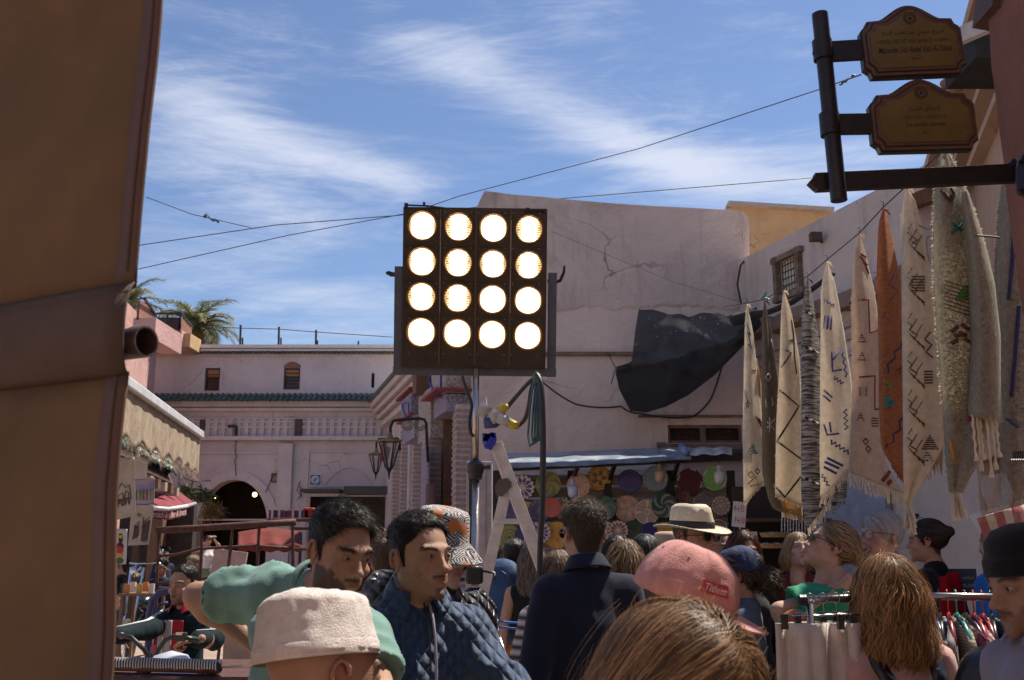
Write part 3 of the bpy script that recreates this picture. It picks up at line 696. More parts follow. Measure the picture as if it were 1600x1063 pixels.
  if top.get('collar'):
   mb=MB();cn=j['neck'];ax=nrm1(nb-cn);hgt=top.get('ch',.045);rr=top.get('cr',.064)*s;nn_=28
   X=nrm1(np.cross(ax,[0,1,0]));Yv=np.cross(ax,X);c0=cn+ax*top.get('co',.028)
   rows=[(0,rr*1.12),(hgt*.5,rr*1.02),(hgt,rr*.97)] if top['collar'] == 'stand' else [(-.012,rr*1.45),(-.004,rr*1.38),(hgt*.9,rr*1.04),(hgt,rr*.98),(hgt*.6,rr*.94)] if top['collar'] == 'fold' else [(-.012,rr*1.16),(-.004,rr*1.15),(.003,rr*1.06),(.004,rr*1.0)]
   op=top.get('open',18)
   vs=[]
   for dz_,r_ in rows:
    for k in range(nn_+1):
     an=rad(op)+(2*PI-2*rad(op))*k/nn_;fr=math.cos(an)
     vs.append(c0+ax*(dz_-(.018 if top['collar'] != 'crew' else .012)*max(0,fr)*(1.4 if top['collar'] == 'fold' else 1))+(Yv*0)+(X*math.sin(an)-nrm1(np.cross(X,ax))*math.cos(an))*r_*(1.0+(.06 if top['collar'] == 'fold' else 0)*max(0,fr)))
   fs=[(i*(nn_+1)+k,i*(nn_+1)+k+1,(i+1)*(nn_+1)+k+1,(i+1)*(nn_+1)+k) for i in range(len(rows)-1) for k in range(nn_)]
   obj('collar',(np.array(vs),fs),top.get('cmat',top['mat']),root,smooth=True,local=True,solid=.004)
 if bottom:
  t=bottom.get('t',.010)
  if bottom.get('kind','trousers') == 'trousers':
   L=[('e',.03,T((0,.006,.95)),(.156*s*width+t,.112*s+t,.12*s+t),R3)]
   for q in 'LR':L+=[('c',.02,tuple(j['hip'+q]),tuple(j['kn'+q]),.084*s+t,.060*s+t),('c',.02,tuple(j['kn'+q]),tuple(j['an'+q]+np.array([0,0,.03*s])),.059*s+t,.050*s+t)]
   garment('trousers',L,bottom['mat'],max(res,.030),.010,8,5)
  else:
   mb=MB();z0,z1=T((0,0,1.0))[2],bottom.get('z',.35)*s;pr=[(.15*s,z0),(.18*s,z0-.1*s),(.23*s,(z0+z1)/2),(.28*s,z1)]
   mb.lathe(pr,40);v=np.array(mb.v);a_=np.arctan2(v[:,1],v[:,0]);k=(z0-v[:,2]);v[:,:2] *= (1+.10*np.sin(a_*9)*k/max(z0-z1,.1))[:,None];v[:,0]+=T((0,0,1))[0];v[:,1]=v[:,1]*.8+T((0,0,1))[1]
   obj('skirt',(v,mb.f),bottom['mat'],root,smooth=True,local=True,solid=.004)
  mb=[]
  for q in 'LR':
   a=j['an'+q];v,f=nets([('c',.02,tuple(a+np.array([0,.03,-.035*s])),tuple(a+np.array([.005,-.13*s,-.045*s])),.042*s,.036*s),('c',.02,tuple(a),tuple(a-[0,0,.03*s]),.045*s),('-h',.004,(0,0,max(.004,a[2]-.08*s)),(0,0,-1))],.020)
   obj('shoe',(v,f),mat('shoe%d' % int(shoe[0]*100),shoe,rough=.6),root,smooth=True,local=True)
 return root,HM,j,s,R3,T
# headgear, in head coordinates
def cap(root,HM,material,brim=True,size=1.0,panels=6,dip=0,name='cap',brimdir=0,tilt=0):
 M=HM @ Matrix.Rotation(rad(brimdir),4,'Z') @ Matrix.Rotation(rad(tilt),4,'X');mb=MB();n=72;rows=20;vs=[]
 for i in range(rows+1):
  e=(PI/2)*(i/rows);
  for k in range(n):
   a=2*PI*k/n;seam=.0034*max(0,1-abs(((a+PI/6) % (PI/3))-PI/6)/.05)*math.cos(e)**.3;wr=.0035*math.sin(a*5+i*.9)*math.sin(a*3+2)*math.cos(e)
   r=1+wr*6*.3
   x=(.087*size)*math.cos(e)**.72*math.sin(a)*r;y=.016+(.112*size)*math.cos(e)**.72*-math.cos(a)*r;z=.030+(.105*size)*math.sin(e)**.95+seam*.3-.012*math.cos(e)
   nx=Vector((x,y-.016,z)).normalized();vs.append(Vector((x,y,z))-nx*seam)
 fs=[(i*n+k,i*n+(k+1) % n,(i+1)*n+(k+1) % n,(i+1)*n+k) for i in range(rows) for k in range(n)]
 v=np.array([M @ q for q in vs]);N=vnormals(v,np.array(fs));v=v+N*(fbm(v,24,3)*.0034)[:,None]
 c=obj(name,(v,fs),material,root,smooth=True,local=True,solid=.002)
 b=MB();b.lathe([(.0001,.006),(.005,.005),(.007,.001),(.007,-.002)],12,M @ Matrix.Translation(Vector((0,.016,.1235+.012*(size-1)*8))));obj('button',b,material,c,smooth=True,local=True)
 for k in range(6):
  ey=MB()
  a=2*PI*(k+.5)/6;e=.95;p=Vector(((.087*size)*math.cos(e)**.72*math.sin(a),.016-(.112*size)*math.cos(e)**.72*math.cos(a),.03+.105*size*math.sin(e)**.95-.012*math.cos(e)))
  nn=Vector((p.x,p.y-.016,p.z-.02)).normalized();Q=nn.to_track_quat('Z','Y').to_matrix().to_4x4()
  ey.lathe([(.0012,.0005),(.0025,.0016),(.004,.0003)],10,M @ Matrix.Translation(p) @ Q)
  obj('eyelet',ey,mat(material.name+'_eye',(.35,.12,.12) if 'pink' in material.name else (.02,.03,.10),rough=.8),c,smooth=True,local=True)
 if brim:
  bm=MB();nu,nv=26,8;vs=[]
  for jv in range(nv+1):
   t=jv/nv
   for iu in range(nu+1):
    a=rad(-62+124*iu/nu);r0=Vector((.089*size*math.sin(a),.016-.114*size*math.cos(a),.022));u=math.cos(a*1.35)
    ex=.072*max(0,u)**.75*t;p=r0+Vector((math.sin(a)*.25*ex,-ex,-.012*t*max(0,u)-1.7*(r0.x*1.1)**2*t));vs.append(M @ p)
  fs=[(j_*(nu+1)+i,j_*(nu+1)+i+1,(j_+1)*(nu+1)+i+1,(j_+1)*(nu+1)+i) for j_ in range(nv) for i in range(nu)]
  obj('brim',(vs,fs),material,c,smooth=True,local=True,solid=.004)
 return c,M
def fedora(root,HM,m1,m2,size=1.0):
 mb=MB();n=56;vs=[];rows=[(.088,.036),(.087,.045),(.086,.068),(.084,.105),(.078,.128),(.066,.138),(.045,.133),(.02,.122),(.001,.119)]
 for ri,(r,z) in enumerate(rows):
  for k in range(n):
   a=2*PI*k/n;x,y=math.sin(a),-math.cos(a);pin=(.012 if 2 < ri < 7 else 0)*math.exp(-((abs(a-PI)-2.55)/.35)**2)
   vs.append(HM @ Vector((x*(r-pin)*size,.012+y*(r*1.24-pin)*size,z*size+(-.006*math.cos(a*2) if ri > 4 else 0))))
 fs=[(i*n+k,i*n+(k+1) % n,(i+1)*n+(k+1) % n,(i+1)*n+k) for i in range(len(rows)-1) for k in range(n)]
 c=obj('fedora',(vs,fs),m1,root,smooth=True,local=True,solid=.002)
 vs=[]
 for ri,t in enumerate((0,.2,.45,.75,1,1.02)):
  for k in range(n):
   a=2*PI*k/n;x,y=math.sin(a),-math.cos(a);r=.089+.066*t
   vs.append(HM @ Vector((x*r*1.05*size,.012+y*(r*1.15)*size,.036*size+.016*t*t*abs(x)**2-.016*t*max(0,-y)-.004*t+(.002 if ri == 5 else 0))))
 fs=[(i*n+k,i*n+(k+1) % n,(i+1)*n+(k+1) % n,(i+1)*n+k) for i in range(5) for k in range(n)]
 obj('brim',(vs,fs),m1,c,smooth=True,local=True,solid=.003)
 b=MB();b.lathe([(.0895,.038),(.0893,.052),(.0885,.066),(.0875,.067)],n,HM @ Matrix.Translation(Vector((0,.012,0))) @ Matrix.Scale(size,4),sx=1.0,sy=1.24);obj('hat_band',b,m2,c,smooth=True,local=True)
 return c
# ------------------------------------------------------------ the setting
mb=MB()
def gz(u,v):
 x,y=-60+120*u,-15+90*v;return Vector((x,y,0))
mb.grid(gz,4,4);obj('ground',mb,plaster('ground_dust',(.34,.26,.21),(.17,.13,.11),.5,2.0),kind='structure')
pav=thing('pavement',None,None,(0,12,0));del_=[pav.__setitem__('kind','structure')]
# interlocking paving blocks near the stalls
mp_=mat('paver',(.34,.24,.20),rough=.85,var=.3,scale=5,bump=.3,bscale=80,dirt=.5)
pm=MB();pm.box((0,0,0),(.56,.27,.05));pmesh=mesh_from('paver',pm.v,pm.f,mp_);cnt=0
for j in range(22):
 for i in range(13):
  x=-5.2+i*.58+(.29 if j % 2 else 0);y=7.2+j*.29
  place_piece('paver',pmesh,pav,(x,y,-.018+RNG.random()*.004));cnt+=1
# ---- building materials
M_pink=plaster('pink_lime_plaster',(.63,.545,.545),(.42,.34,.32),.45,.8)
M_white=plaster('old_white_plaster',(.68,.55,.48),(.26,.185,.15),.62,.75,sunk=.7)
M_side=plaster('stained_side_plaster',(.60,.50,.45),(.26,.2,.17),.6,.7)
M_ochre=plaster('ochre_plaster',(.55,.36,.19),(.33,.2,.12),.5,1.0)
M_rose=plaster('rose_plaster',(.55,.33,.30),(.34,.20,.18),.35,1.0)
M_terra=plaster('terracotta_plaster',(.30,.135,.095),(.15,.07,.05),.5,3.0)
M_beige=plaster('beige_plaster',(.48,.33,.24),(.30,.2,.14),.3,1.0)
M_trim=plaster('trim_plaster',(.66,.58,.57),(.44,.36,.34),.4,1.6)
M_green=mat('green_glaze',(.03,.085,.065),rough=.35,var=.5,scale=3,bump=.2,bscale=30,col2=(.07,.11,.085),dirt=.35,dirtcol=(.13,.1,.09))
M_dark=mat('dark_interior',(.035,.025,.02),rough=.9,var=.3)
M_wood=mat('dark_wood',(.09,.045,.03),rough=.7,var=.3,scale=12,stretch=(6,6,.6),bump=.25,bscale=30)
M_wood2=mat('brown_wood',(.17,.09,.05),rough=.75,var=.3,scale=10,stretch=(6,6,.6),bump=.25,bscale=30)
M_iron=mat('black_iron',(.02,.018,.018),rough=.45,var=.3,bump=.1,metal=.3)
M_wire=mat('wire',(.025,.022,.022),rough=.6)
M_rust=mat('rusty_steel',(.085,.034,.026),rough=.7,var=.4,scale=30,bump=.3,bscale=90,metal=.2)
def wall_with_holes(outline,holes,y0,depth,material,parent,name='wall',origin_xz=(0,0),M=None,**k):
 """outline/hole polygons in (x,z); returns an extruded slab, holes are real"""
 from mathutils.geometry import tessellate_polygon
 loops=[outline]+holes;vs=[Vector((x,z,0)) for lp in loops for x,z in lp]
 tri=tessellate_polygon([[Vector((x,z,0)) for x,z in lp] for lp in loops]);n=len(vs)
 V=[Vector((v.x,0,v.y)) for v in vs]+[Vector((v.x,depth,v.y)) for v in vs]
 F=[tuple(t) for t in tri]+[tuple(i+n for i in reversed(t)) for t in tri];b=0
 for lp in loops:
  m=len(lp)
  for i in range(m):F.append((b+i,b+(i+1) % m,b+(i+1) % m+n,b+i+n))
  b+=m
 if M is None:M=Matrix.Translation((0,y0,0))
 V=[M @ v for v in V]
 mb=MB();mb.add(V,F);o=obj(name,mb,material,parent,**k);me=o.data
 import bmesh as _b
 bm=_b.new();bm.from_mesh(me);_b.ops.recalc_face_normals(bm,faces=bm.faces[:]);bm.to_mesh(me);bm.free()
 return o
def arch_pts(cx,zb,w,zs,zt,n=12,rev=False):
 """pointed horseshoe opening; base at zb, spring zs, apex zt, half width w"""
 pts=[(cx-w,zb),(cx-w,zs)]
 for i in range(1,n):t=i/n;pts.append((cx-w*math.cos(t*PI/2)**.92,zs+(zt-zs)*math.sin(t*PI/2)**1.0*(.96+.04*t)))
 pts.append((cx,zt));l=[(2*cx-x,z) for x,z in pts[:-1]][::-1]
 return pts+l
def half_tile(w=.16,L=.34,r=.075,down=.16,thick=.014,n=7):
 mb=MB();vs=[]
 for t in (0,1):
  for rr in (r,r-thick):
   for k in range(n+1):
    a=PI*k/n;vs.append(Vector((rr*math.cos(a),-L*t,rr*math.sin(a)-down*t)))
 m=n+1;fs=[]
 for k in range(n):
  fs+=[(k,k+1,2*m+k+1,2*m+k),(m+k+1,m+k,3*m+k,3*m+k+1),(2*m+k,2*m+k+1,3*m+k+1,3*m+k),(k+1,k,m+k,m+k+1)]
 mb.add(vs,fs);return mb
# ---- gallery building at the far end of the square
YB=30.0
gb=thing('gallery_building','long pink two storey building with green eaves and dark arch across the square','building',(P(420,800,YB).x,YB,0))
def bx(px):return P(px,700,YB).x
def bz(py):return P(420,py,YB).z
xl,xr=bx(190),bx(640);ztop=bz(546);zlow=bz(668)
w1=(bx(313),bx(337),bz(611),bz(575));w2=(bx(438),bx(464),bz(609),bz(575));w3=(bx(577),bx(582),bz(606),bz(583))
rect=lambda a:[(a[0],a[2]),(a[0],a[3]),(a[1],a[3]),(a[1],a[2])]
zm=bz(690)
wall_with_holes([(xl,zm),(xl,ztop),(xr,ztop),(xr,zm)],[rect(w1),rect(w2),rect(w3)],YB,.35,M_pink,gb,'wall')
ac=bx(370);aw=bx(424)-bx(370);arch=arch_pts(ac,0.02,aw,bz(822),bz(750))
shopd=[(bx(483),.02),(bx(483),bz(775)),(bx(606),bz(775)),(bx(606),.02)]
wall_with_holes([(xl,0),(xl,zm),(xr,zm),(xr,0)],[arch,shopd],YB-.02,.5,M_pink,gb,'wall')
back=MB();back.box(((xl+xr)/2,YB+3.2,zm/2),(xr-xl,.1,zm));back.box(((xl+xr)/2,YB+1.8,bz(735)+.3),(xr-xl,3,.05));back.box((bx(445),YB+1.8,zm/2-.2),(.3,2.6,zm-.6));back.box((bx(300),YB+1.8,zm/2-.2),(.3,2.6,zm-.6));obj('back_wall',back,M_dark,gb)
# arch surround, panels, cornices
sur=MB();o1=arch_pts(ac,0,aw*1.30,bz(822),bz(736));i1=arch_pts(ac,0,aw,bz(822),bz(750));n=len(o1)
V=[(x,YB-.07,z) for x,z in o1]+[(x,YB-.07,z) for x,z in i1]+[(x,YB-.02,z) for x,z in o1]+[(x,YB-.02,z) for x,z in i1]
F=[(i,i+1,n+i+1,n+i) for i in range(n-1)]+[(i+1,i,2*n+i,2*n+i+1) for i in range(n-1)]+[(n+i,n+i+1,3*n+i+1,3*n+i) for i in range(n-1)]
sur.add(V,F);obj('arch_surround',sur,M_trim,gb)
co=MB()
for z,dp,h in ((bz(628)-.10,.30,.16),(bz(641),.16,.10),(bz(549),.22,.07),(bz(686),.26,.12),(bz(655),.07,.04),(bz(556),.08,.05)):co.box(((xl+xr)/2,YB-dp/2-.001,z),(xr-xl-.02,dp,h))
co.box((bx(448),YB-.09,(zm+0)/2),(bx(470)-bx(448),.14,zm-.15));co.box((bx(277),YB-.09,zm/2),(.28,.14,zm-.15))
obj('cornice',co,M_trim,gb)
cap_=MB();cap_.box(((xl+xr)/2,YB+.1,ztop+.05),(xr-xl,.7,.10));obj('parapet_cap',cap_,mat('whitewash',(.74,.70,.64),rough=.9,var=.1,bump=.3),gb)
pn=MB()
def frame_panel(x0,x1,z0,z1,t=.05):
 for a,b in (((x0+x1)/2,z0),((x0+x1)/2,z1)):pn.box((a,YB-.045,b),(abs(x1-x0),.05,t))
 for a in (x0,x1):pn.box((a,YB-.044,(z0+z1)/2),(t,.05,abs(z1-z0)-t))
frame_panel(bx(292),bx(446),bz(712)-1.9,bz(708));frame_panel(bx(483),bx(606),bz(760),bz(706));obj('wall_panel',pn,M_trim,gb)
# blind balustrade band with fluted niches
nm=MB();nm.box((0,0,0),(.12,.05,.62));nmesh=mesh_from('niche_strip',nm.v,nm.f,M_trim)
x=bx(250)
while x < bx(612):
 if not (bx(455) < x < bx(477)):place_piece('niche_strip',nmesh,gb,(x,YB-.035,(bz(660)+bz(682))/2+.01))
 x+=.235
nm=MB();nm.box((0,0,0),(.20,.045,.06));nmesh2=mesh_from('niche_head',nm.v,nm.f,M_trim);x=bx(250)+.12
while x < bx(612):
 place_piece('niche_head',nmesh2,gb,(x,YB-.03,bz(658)-.02));place_piece('niche_head',nmesh2,gb,(x,YB-.03,bz(668)));x+=.235
for c_,s_ in ((((bx(460)+bx(471))/2,YB-.06,bz(671)),(bx(471)-bx(460),.09,bz(656)-bz(687))),((bx(315),YB-.06,bz(664)),(.15,.09,.3)),((bx(609),YB-.06,bz(668)),(.16,.09,.6))):obj('opening',MB().box(c_,s_),mat('shadow_gap',(.10,.07,.065),rough=.9),gb)  # solid dark blocks on the wall; the shade of a gap is in their colour
# windows with shutters
for a in (w1,w2):
 f=MB();fw=.05
 f.box((a[0]+fw/2,YB+.08,(a[2]+a[3])/2),(fw,.07,a[3]-a[2]));f.box((a[1]-fw/2,YB+.08,(a[2]+a[3])/2),(fw,.07,a[3]-a[2]));f.box(((a[0]+a[1])/2,YB+.08,a[3]-fw/2),(a[1]-a[0]-2*fw,.07,fw));f.box(((a[0]+a[1])/2,YB+.08,a[2]+fw/2),(a[1]-a[0]-2*fw,.07,fw))
 wo=obj('window',f,M_wood,gb);g=MB();g.box(((a[0]+a[1])/2,YB+.14,(a[2]+a[3])/2-.08),(a[1]-a[0]-.08,.02,a[3]-a[2]-.26));obj('pane',g,mat('old_glass',(.03,.02,.02),rough=.2),wo)
 g=MB();g.box(((a[0]+a[1])/2,YB+.13,a[3]-.15),(a[1]-a[0]-.1,.02,.2));obj('curtain',g,mat('orange_lace',(.5,.24,.10),rough=.9,var=.5,scale=60),wo)
 for k in range(5):
  s_=MB();s_.box(((a[0]+a[1])/2,YB+.10,a[2]+.10+k*.105),(a[1]-a[0]-.1,.03,.025));obj('slat',s_,M_wood,wo)
g=MB();g.box(((w3[0]+w3[1])/2,YB+.2,(w3[2]+w3[3])/2),(.2,.05,.6));obj('opening',g,M_dark,gb)
ptc=MB();cx=bx(451);ptc.add([(cx+.26*math.cos(a)*(1+.1*math.sin(a*5)),YB-.004,bz(575)+.20*math.sin(a)) for a in np.linspace(0,PI,9)],[tuple(range(9))]);obj('bare_patch',ptc,plaster('bare_clay',(.30,.16,.13),(.2,.1,.08),.5,6),gb)
# tile courses: lower eave individually, top course
tm=half_tile();tmesh=mesh_from('roof_tile',tm.v,tm.f,M_green,True);x=xl+.1;k=0
roof=obj('tile_bed',MB().box(((bx(610)+xl)/2,YB-.18,bz(630)+.05),(bx(610)-xl,.4,.06)),M_green,gb)
while x < bx(611):
 for row in range(2):
  place_piece('roof_tile',tmesh,gb,(x+RNG.normal()*.004,YB-.02-row*.24,bz(618)-row*.115),(RNG.normal()*.03,0,RNG.normal()*.02))
 x+=.168;k+=1
tm2=half_tile(L=.22,r=.06,down=.05);tmesh2=mesh_from('ridge_tile',tm2.v,tm2.f,M_green,True);x=xl+.1
while x < xr:
 place_piece('ridge_tile',tmesh2,gb,(x,YB-.02,ztop-.12),(RNG.normal()*.03,0,0));x+=.15
# shop front right of the arch
sf=MB();sf.box(((bx(483)+bx(540))/2,YB-.45,bz(769)),(bx(540)-bx(483),.9,.10));sf.box(((bx(546)+bx(612))/2,YB-.4,bz(768)),(bx(612)-bx(546),.8,.22));obj('door_hood',sf,mat('grey_slate',(.07,.065,.065),rough=.7),gb)
sf=MB();sf.box(((bx(486)+bx(538))/2,YB-.55,bz(775)),(bx(538)-bx(486),.06,.09));obj('shutter_box',sf,mat('white_metal_far',(.6,.56,.55),rough=.5),gb)
sf=MB();sf.box((bx(577),YB+.1,1.05),(1.0,.08,2.1));obj('door',sf,mat('maroon_door',(.10,.03,.025),rough=.7),gb)
sf=MB();sf.box((bx(514),YB+.9,1.0),(1.1,.4,2.0));obj('shop_counter',sf,M_wood2,gb)
# pointed blind arch line above the shop
ba=MB();pts=[(bx(505)+(bx(589)-bx(505))*t,YB-.03,bz(766)+(bz(731)-bz(766))*math.sin(t*PI)**.8) for t in np.linspace(0.02,.98,19)];ba.tube(pts,.025,5);obj('blind_arch',ba,M_trim,gb)
# plaques, tile sign, globes
def plate(name,label,cat,px,py,Y,w,h,m,m2=None,th=.03,grp=None):
 c=P(px,py,Y);t=thing(name,label,cat,(c.x,Y,c.z-h/2),0,grp)
 obj('board',MB().box((c.x,Y-th/2,c.z),(w,th,h)),m,t);return t,c
t,c=plate('blue_tile_sign','blue and white tile roundel sign mounted on pink wall right of the arch','sign',493,750,YB-.03,.36,.36,mat('sign_white',(.62,.58,.58),rough=.5))
obj('tile_field',MB().box((c.x,YB-.066,c.z),(.29,.01,.29)),mat('tile_blue',(.05,.08,.26),rough=.3),t)
m_=MB();m_.lathe([(.0001,0),(.12,0)],20,Matrix.Translation((c.x,YB-.075,c.z)) @ Matrix.Rotation(PI/2,4,'X'));obj('roundel',m_,mat('tile_white',(.6,.58,.62),rough=.3),t)
m_=MB();m_.tube([(c.x-.05,YB-.08,c.z-.05),(c.x+.05,YB-.08,c.z+.05)],.012,5);m_.tube([(c.x+.06*math.cos(a),YB-.08,c.z+.06*math.sin(a)) for a in np.linspace(0,5,12)],.008,5);obj('emblem',m_,mat('tile_blue'),t)
t,c=plate('stone_plaque','small framed stone plaque on pink wall right above the arch','plaque',435,747,YB-.03,.36,.24,mat('plaque_stone',(.34,.26,.2),rough=.8,var=.4,scale=30))
m_=MB()
for sx,sz,w_,h_ in ((0,.12,.40,.03),(0,-.12,.40,.03),(.19,0,.03,.21),(-.19,0,.03,.21)):m_.box((c.x+sx,YB-.07,c.z+sz),(w_,.03,h_))
obj('frame',m_,M_wood,t)
for k,py in enumerate((721,733)):
 c=P(435,py,YB-.03);m_=MB();m_.lathe([(.001,-.04),(.07,-.03),(.085,0)],14,Matrix.Translation((c.x,YB-.03,c.z)) @ Matrix.Rotation(PI/2,4,'X'))
 obj('vent_cover',m_,mat('vent_grey',(.16,.14,.14),rough=.6),smooth=True,label='round grey vent cover on the pink wall, %s of the pair above the plaque' % ('upper' if k == 0 else 'lower'),cat='vent',group='round vents over the plaque')
# camera on the balustrade with its cable
cb=[P(368+RNG.normal()*1.2,y,YB-.08) for y in range(672,750,6)]
m_=MB();m_.tube(cb,.012,5);obj('wall_cable',m_,M_wire,label='thin black cable running down the pink wall to the arch tip',cat='cable')
cp=P(367,667,YB-.1);t=thing('security_camera','small black security camera on the pink balustrade band above the arch','camera',cp)
obj('housing',MB().box((cp.x-.05,cp.y-.12,cp.z),(.24,.14,.08)),M_iron,t);obj('bracket',MB().box((cp.x+.05,cp.y+.0,cp.z-.16),(.07,.06,.32)),M_iron,t)
m_=MB();m_.tube([P(448,746,YB-.1),P(428,742,YB-.1),P(422,752,YB-.1),P(415,770,YB-.1)],.012,5);m_.tube([P(285,747,YB-.1),P(305,753,YB-.1),P(330,751,YB-.1)],.010,5);obj('wall_cable',m_,M_wire,label='loose black cable looping round the stone plaque over the arch',cat='cable')
m_=MB();m_.tube([P(466+dx,752+dy,YB-.1) for dx,dy in ((3,0),(-2,14),(4,22),(-3,30),(5,24),(3,8))],.014,5);obj('wall_cable',m_,M_wire,label='tangled bundle of cable ends on the pink pier right of the arch',cat='cable')
# lit bulbs inside the arch, hanging leaves
for k,(px,py,r) in enumerate(((398,773,.07),(340,800,.06),(335,779,.035))):
 c=P(px,py,YB+.9);t=thing('hanging_lamp',['glowing lamp hanging inside the arch, highest and brightest of three','glowing lamp hanging low at the left inside the arch','tiny glowing lamp hanging far left inside the arch'][k],'lamp',c,0,'lamps in the arch')
 b_=MB();b_.lathe([(r*math.sin(a),r*math.cos(a)) for a in np.linspace(0.01,3.13,8)],10,Matrix.Translation(c));obj('bulb',b_,mat('bulb_lit',(1,.8,.5),emit=(1,.55,.22,9)),t,smooth=True)
 obj('cord',MB().tube([c+Vector((0,0,r)),c+Vector((0,0,1.2))],.012,5),M_wire,t)
# roof poles and wire
for k,(px,py0) in enumerate(((375,508),(435,511),(493,516),(560,533),(379,528),(439,528),(496,532))):
 a=P(px,552,YB+1);b=P(px+(1 if k < 3 else 0),py0,YB+1)
 obj('roof_pole',MB().tube([a,b],.035 if k < 3 else .028,6),M_wire,label=['tall dark pole on the roof parapet nearest the palm','tall dark pole in the middle of the roof parapet','tall dark pole on the roof parapet, rightmost tall one','short lone rusty pole on the roof nearest the lamp panel','short pole stub beside the leftmost tall roof pole','short pole stub beside the middle tall roof pole','short pole stub beside the right tall roof pole'][k],cat='pole',group='poles on the far roof')
def wire(label,pts,r=.012,n=5,sag=0,cat='wire',name='overhead_wire',m=None,sub=10):
 o=[];pts=[Vector(p) for p in pts]
 for a,b in zip(pts[:-1],pts[1:]):
  for k in range(sub):t=k/sub;o.append(a.lerp(b,t)-Vector((0,0,sag*4*t*(1-t))))
 o.append(pts[-1]);return obj(name,MB().tube(o,r,n),m or M_wire,label=label,cat=cat,smooth=True)
wire('thin wire strung between the poles on the far roof',[P(350,512,YB+1),P(375,513,YB+1),P(435,514.5,YB+1),P(493,519,YB+1),P(614,527,YB+1)],.013)
# ---- rose building on the left with roof terrace
XR=P(243,600,26.5).x
rb=thing('rose_building','rose pink house on the left with rusty roof terrace railings','building',(XR-4,22,0))
zr=P(243,527,27).z
# front part recedes along the square; its wall is seen edge-on between tarp and gallery
A=P(188,600,25);B=P(241,600,YB-1)
wl=MB();th=Vector((-6,0,0))
def quadwall(mb,a,b,z0,z1,th):mb.add([(a.x,a.y,z0),(b.x,b.y,z0),(b.x,b.y,z1),(a.x,a.y,z1),(a.x+th.x,a.y,z0),(b.x+th.x,b.y,z0),(b.x+th.x,b.y,z1),(a.x+th.x,a.y,z1)],[(0,1,2,3),(5,4,7,6),(3,2,6,7),(4,0,3,7),(1,5,6,2)])
quadwall(wl,A,B,0,P(243,522,29).z,th);obj('wall',wl,M_rose,rb)
# terrace blocks
def blk(name,px0,px1,py0,py1,Y,dp,m,parent):a=P(px0,py1,Y);b=P(px1,py0,Y);return obj(name,MB().box(((a.x+b.x)/2,Y+dp/2,(a.z+b.z)/2),(b.x-a.x,dp,b.z-a.z)),m,parent)
blk('terrace_wall',244,284,516,542,28.6,1.2,M_rose,rb)
blk('terrace_wall',206,244,497,530,24,2,M_rose,rb)
blk('terrace_wall',284,298,521,542,28.8,1.0,M_ochre,rb)
M_rpan=mat('rusty_panel',(.22,.09,.05),rough=.8,var=.4,scale=14,bump=.2)
a=P(219,470,24);b=P(243,484,27.5);pa=MB();zz=P(243,514,27.5).z
pa.add([(a.x,a.y,P(219,500,24).z),(b.x,b.y,zz),(b.x,b.y,b.z),(a.x,a.y,a.z),(a.x-.06,a.y,P(219,500,24).z),(b.x-.06,b.y,zz),(b.x-.06,b.y,b.z),(a.x-.06,a.y,a.z)],[(0,1,2,3),(5,4,7,6),(3,2,6,7),(0,3,7,4),(1,5,6,2)]);obj('railing_panel',pa,M_rpan,rb)
blk('railing_panel',244,282,496,516,28.6,.05,mat('dark_panel',(.05,.03,.028),rough=.7,var=.3),rb)
a=P(283,496,28.6);b=P(300,510,30.4);pa=MB();z0,z1=P(283,518,28.6).z,P(300,533,30.4).z
pa.add([(a.x,a.y,z0),(b.x,b.y,z1),(b.x,b.y,b.z),(a.x,a.y,a.z),(a.x-.06,a.y,z0),(b.x-.06,b.y,z1),(b.x-.06,b.y,b.z),(a.x-.06,a.y,a.z)],[(0,1,2,3),(5,4,7,6),(3,2,6,7),(0,3,7,4),(1,5,6,2)]);obj('railing_panel',pa,M_rpan,rb)
rl=MB();rl.tube([P(219,465,24),P(226,467,24),P(243,492,27.5)],.035,6);rl.tube([P(243,490,28.5),P(283,490,28.5),P(300,510,30.3)],.03,6)
for q in ((244,514,28.5),(262,514,28.5),(282,514,28.5)):rl.tube([P(*q),P(q[0],490,q[2])],.025,6)
obj('handrail',rl,M_iron,rb)
# windows with bars on the rose wall near the awning
def rayplane(px,py,p0,n):
 d=P(px,py,1.0)-Vector((0,0,CAMZ));o_=Vector((0,0,CAMZ));return o_+d*((Vector(p0)-o_).dot(Vector(n))/d.dot(Vector(n)))
dwl=(B-A).normalized();nwl=Vector((dwl.y,-dwl.x,0));up3=Vector((0,0,1))
for px,py in ((212,655),(227,664)):
 c=rayplane(px,py,A,nwl);R_=Matrix((nwl,dwl,up3)).transposed();wo=obj('window',MB().box(c+nwl*.01,(.06,1.1,1.0),rot=R_),mat('dark_pane',(.03,.022,.022),rough=.4),rb)
 for k in range(7):q=c+dwl*(-.45+.15*k)+nwl*.07;obj('window_bar',MB().tube([q-up3*.5,q+up3*.5],.02,5),M_iron,wo)
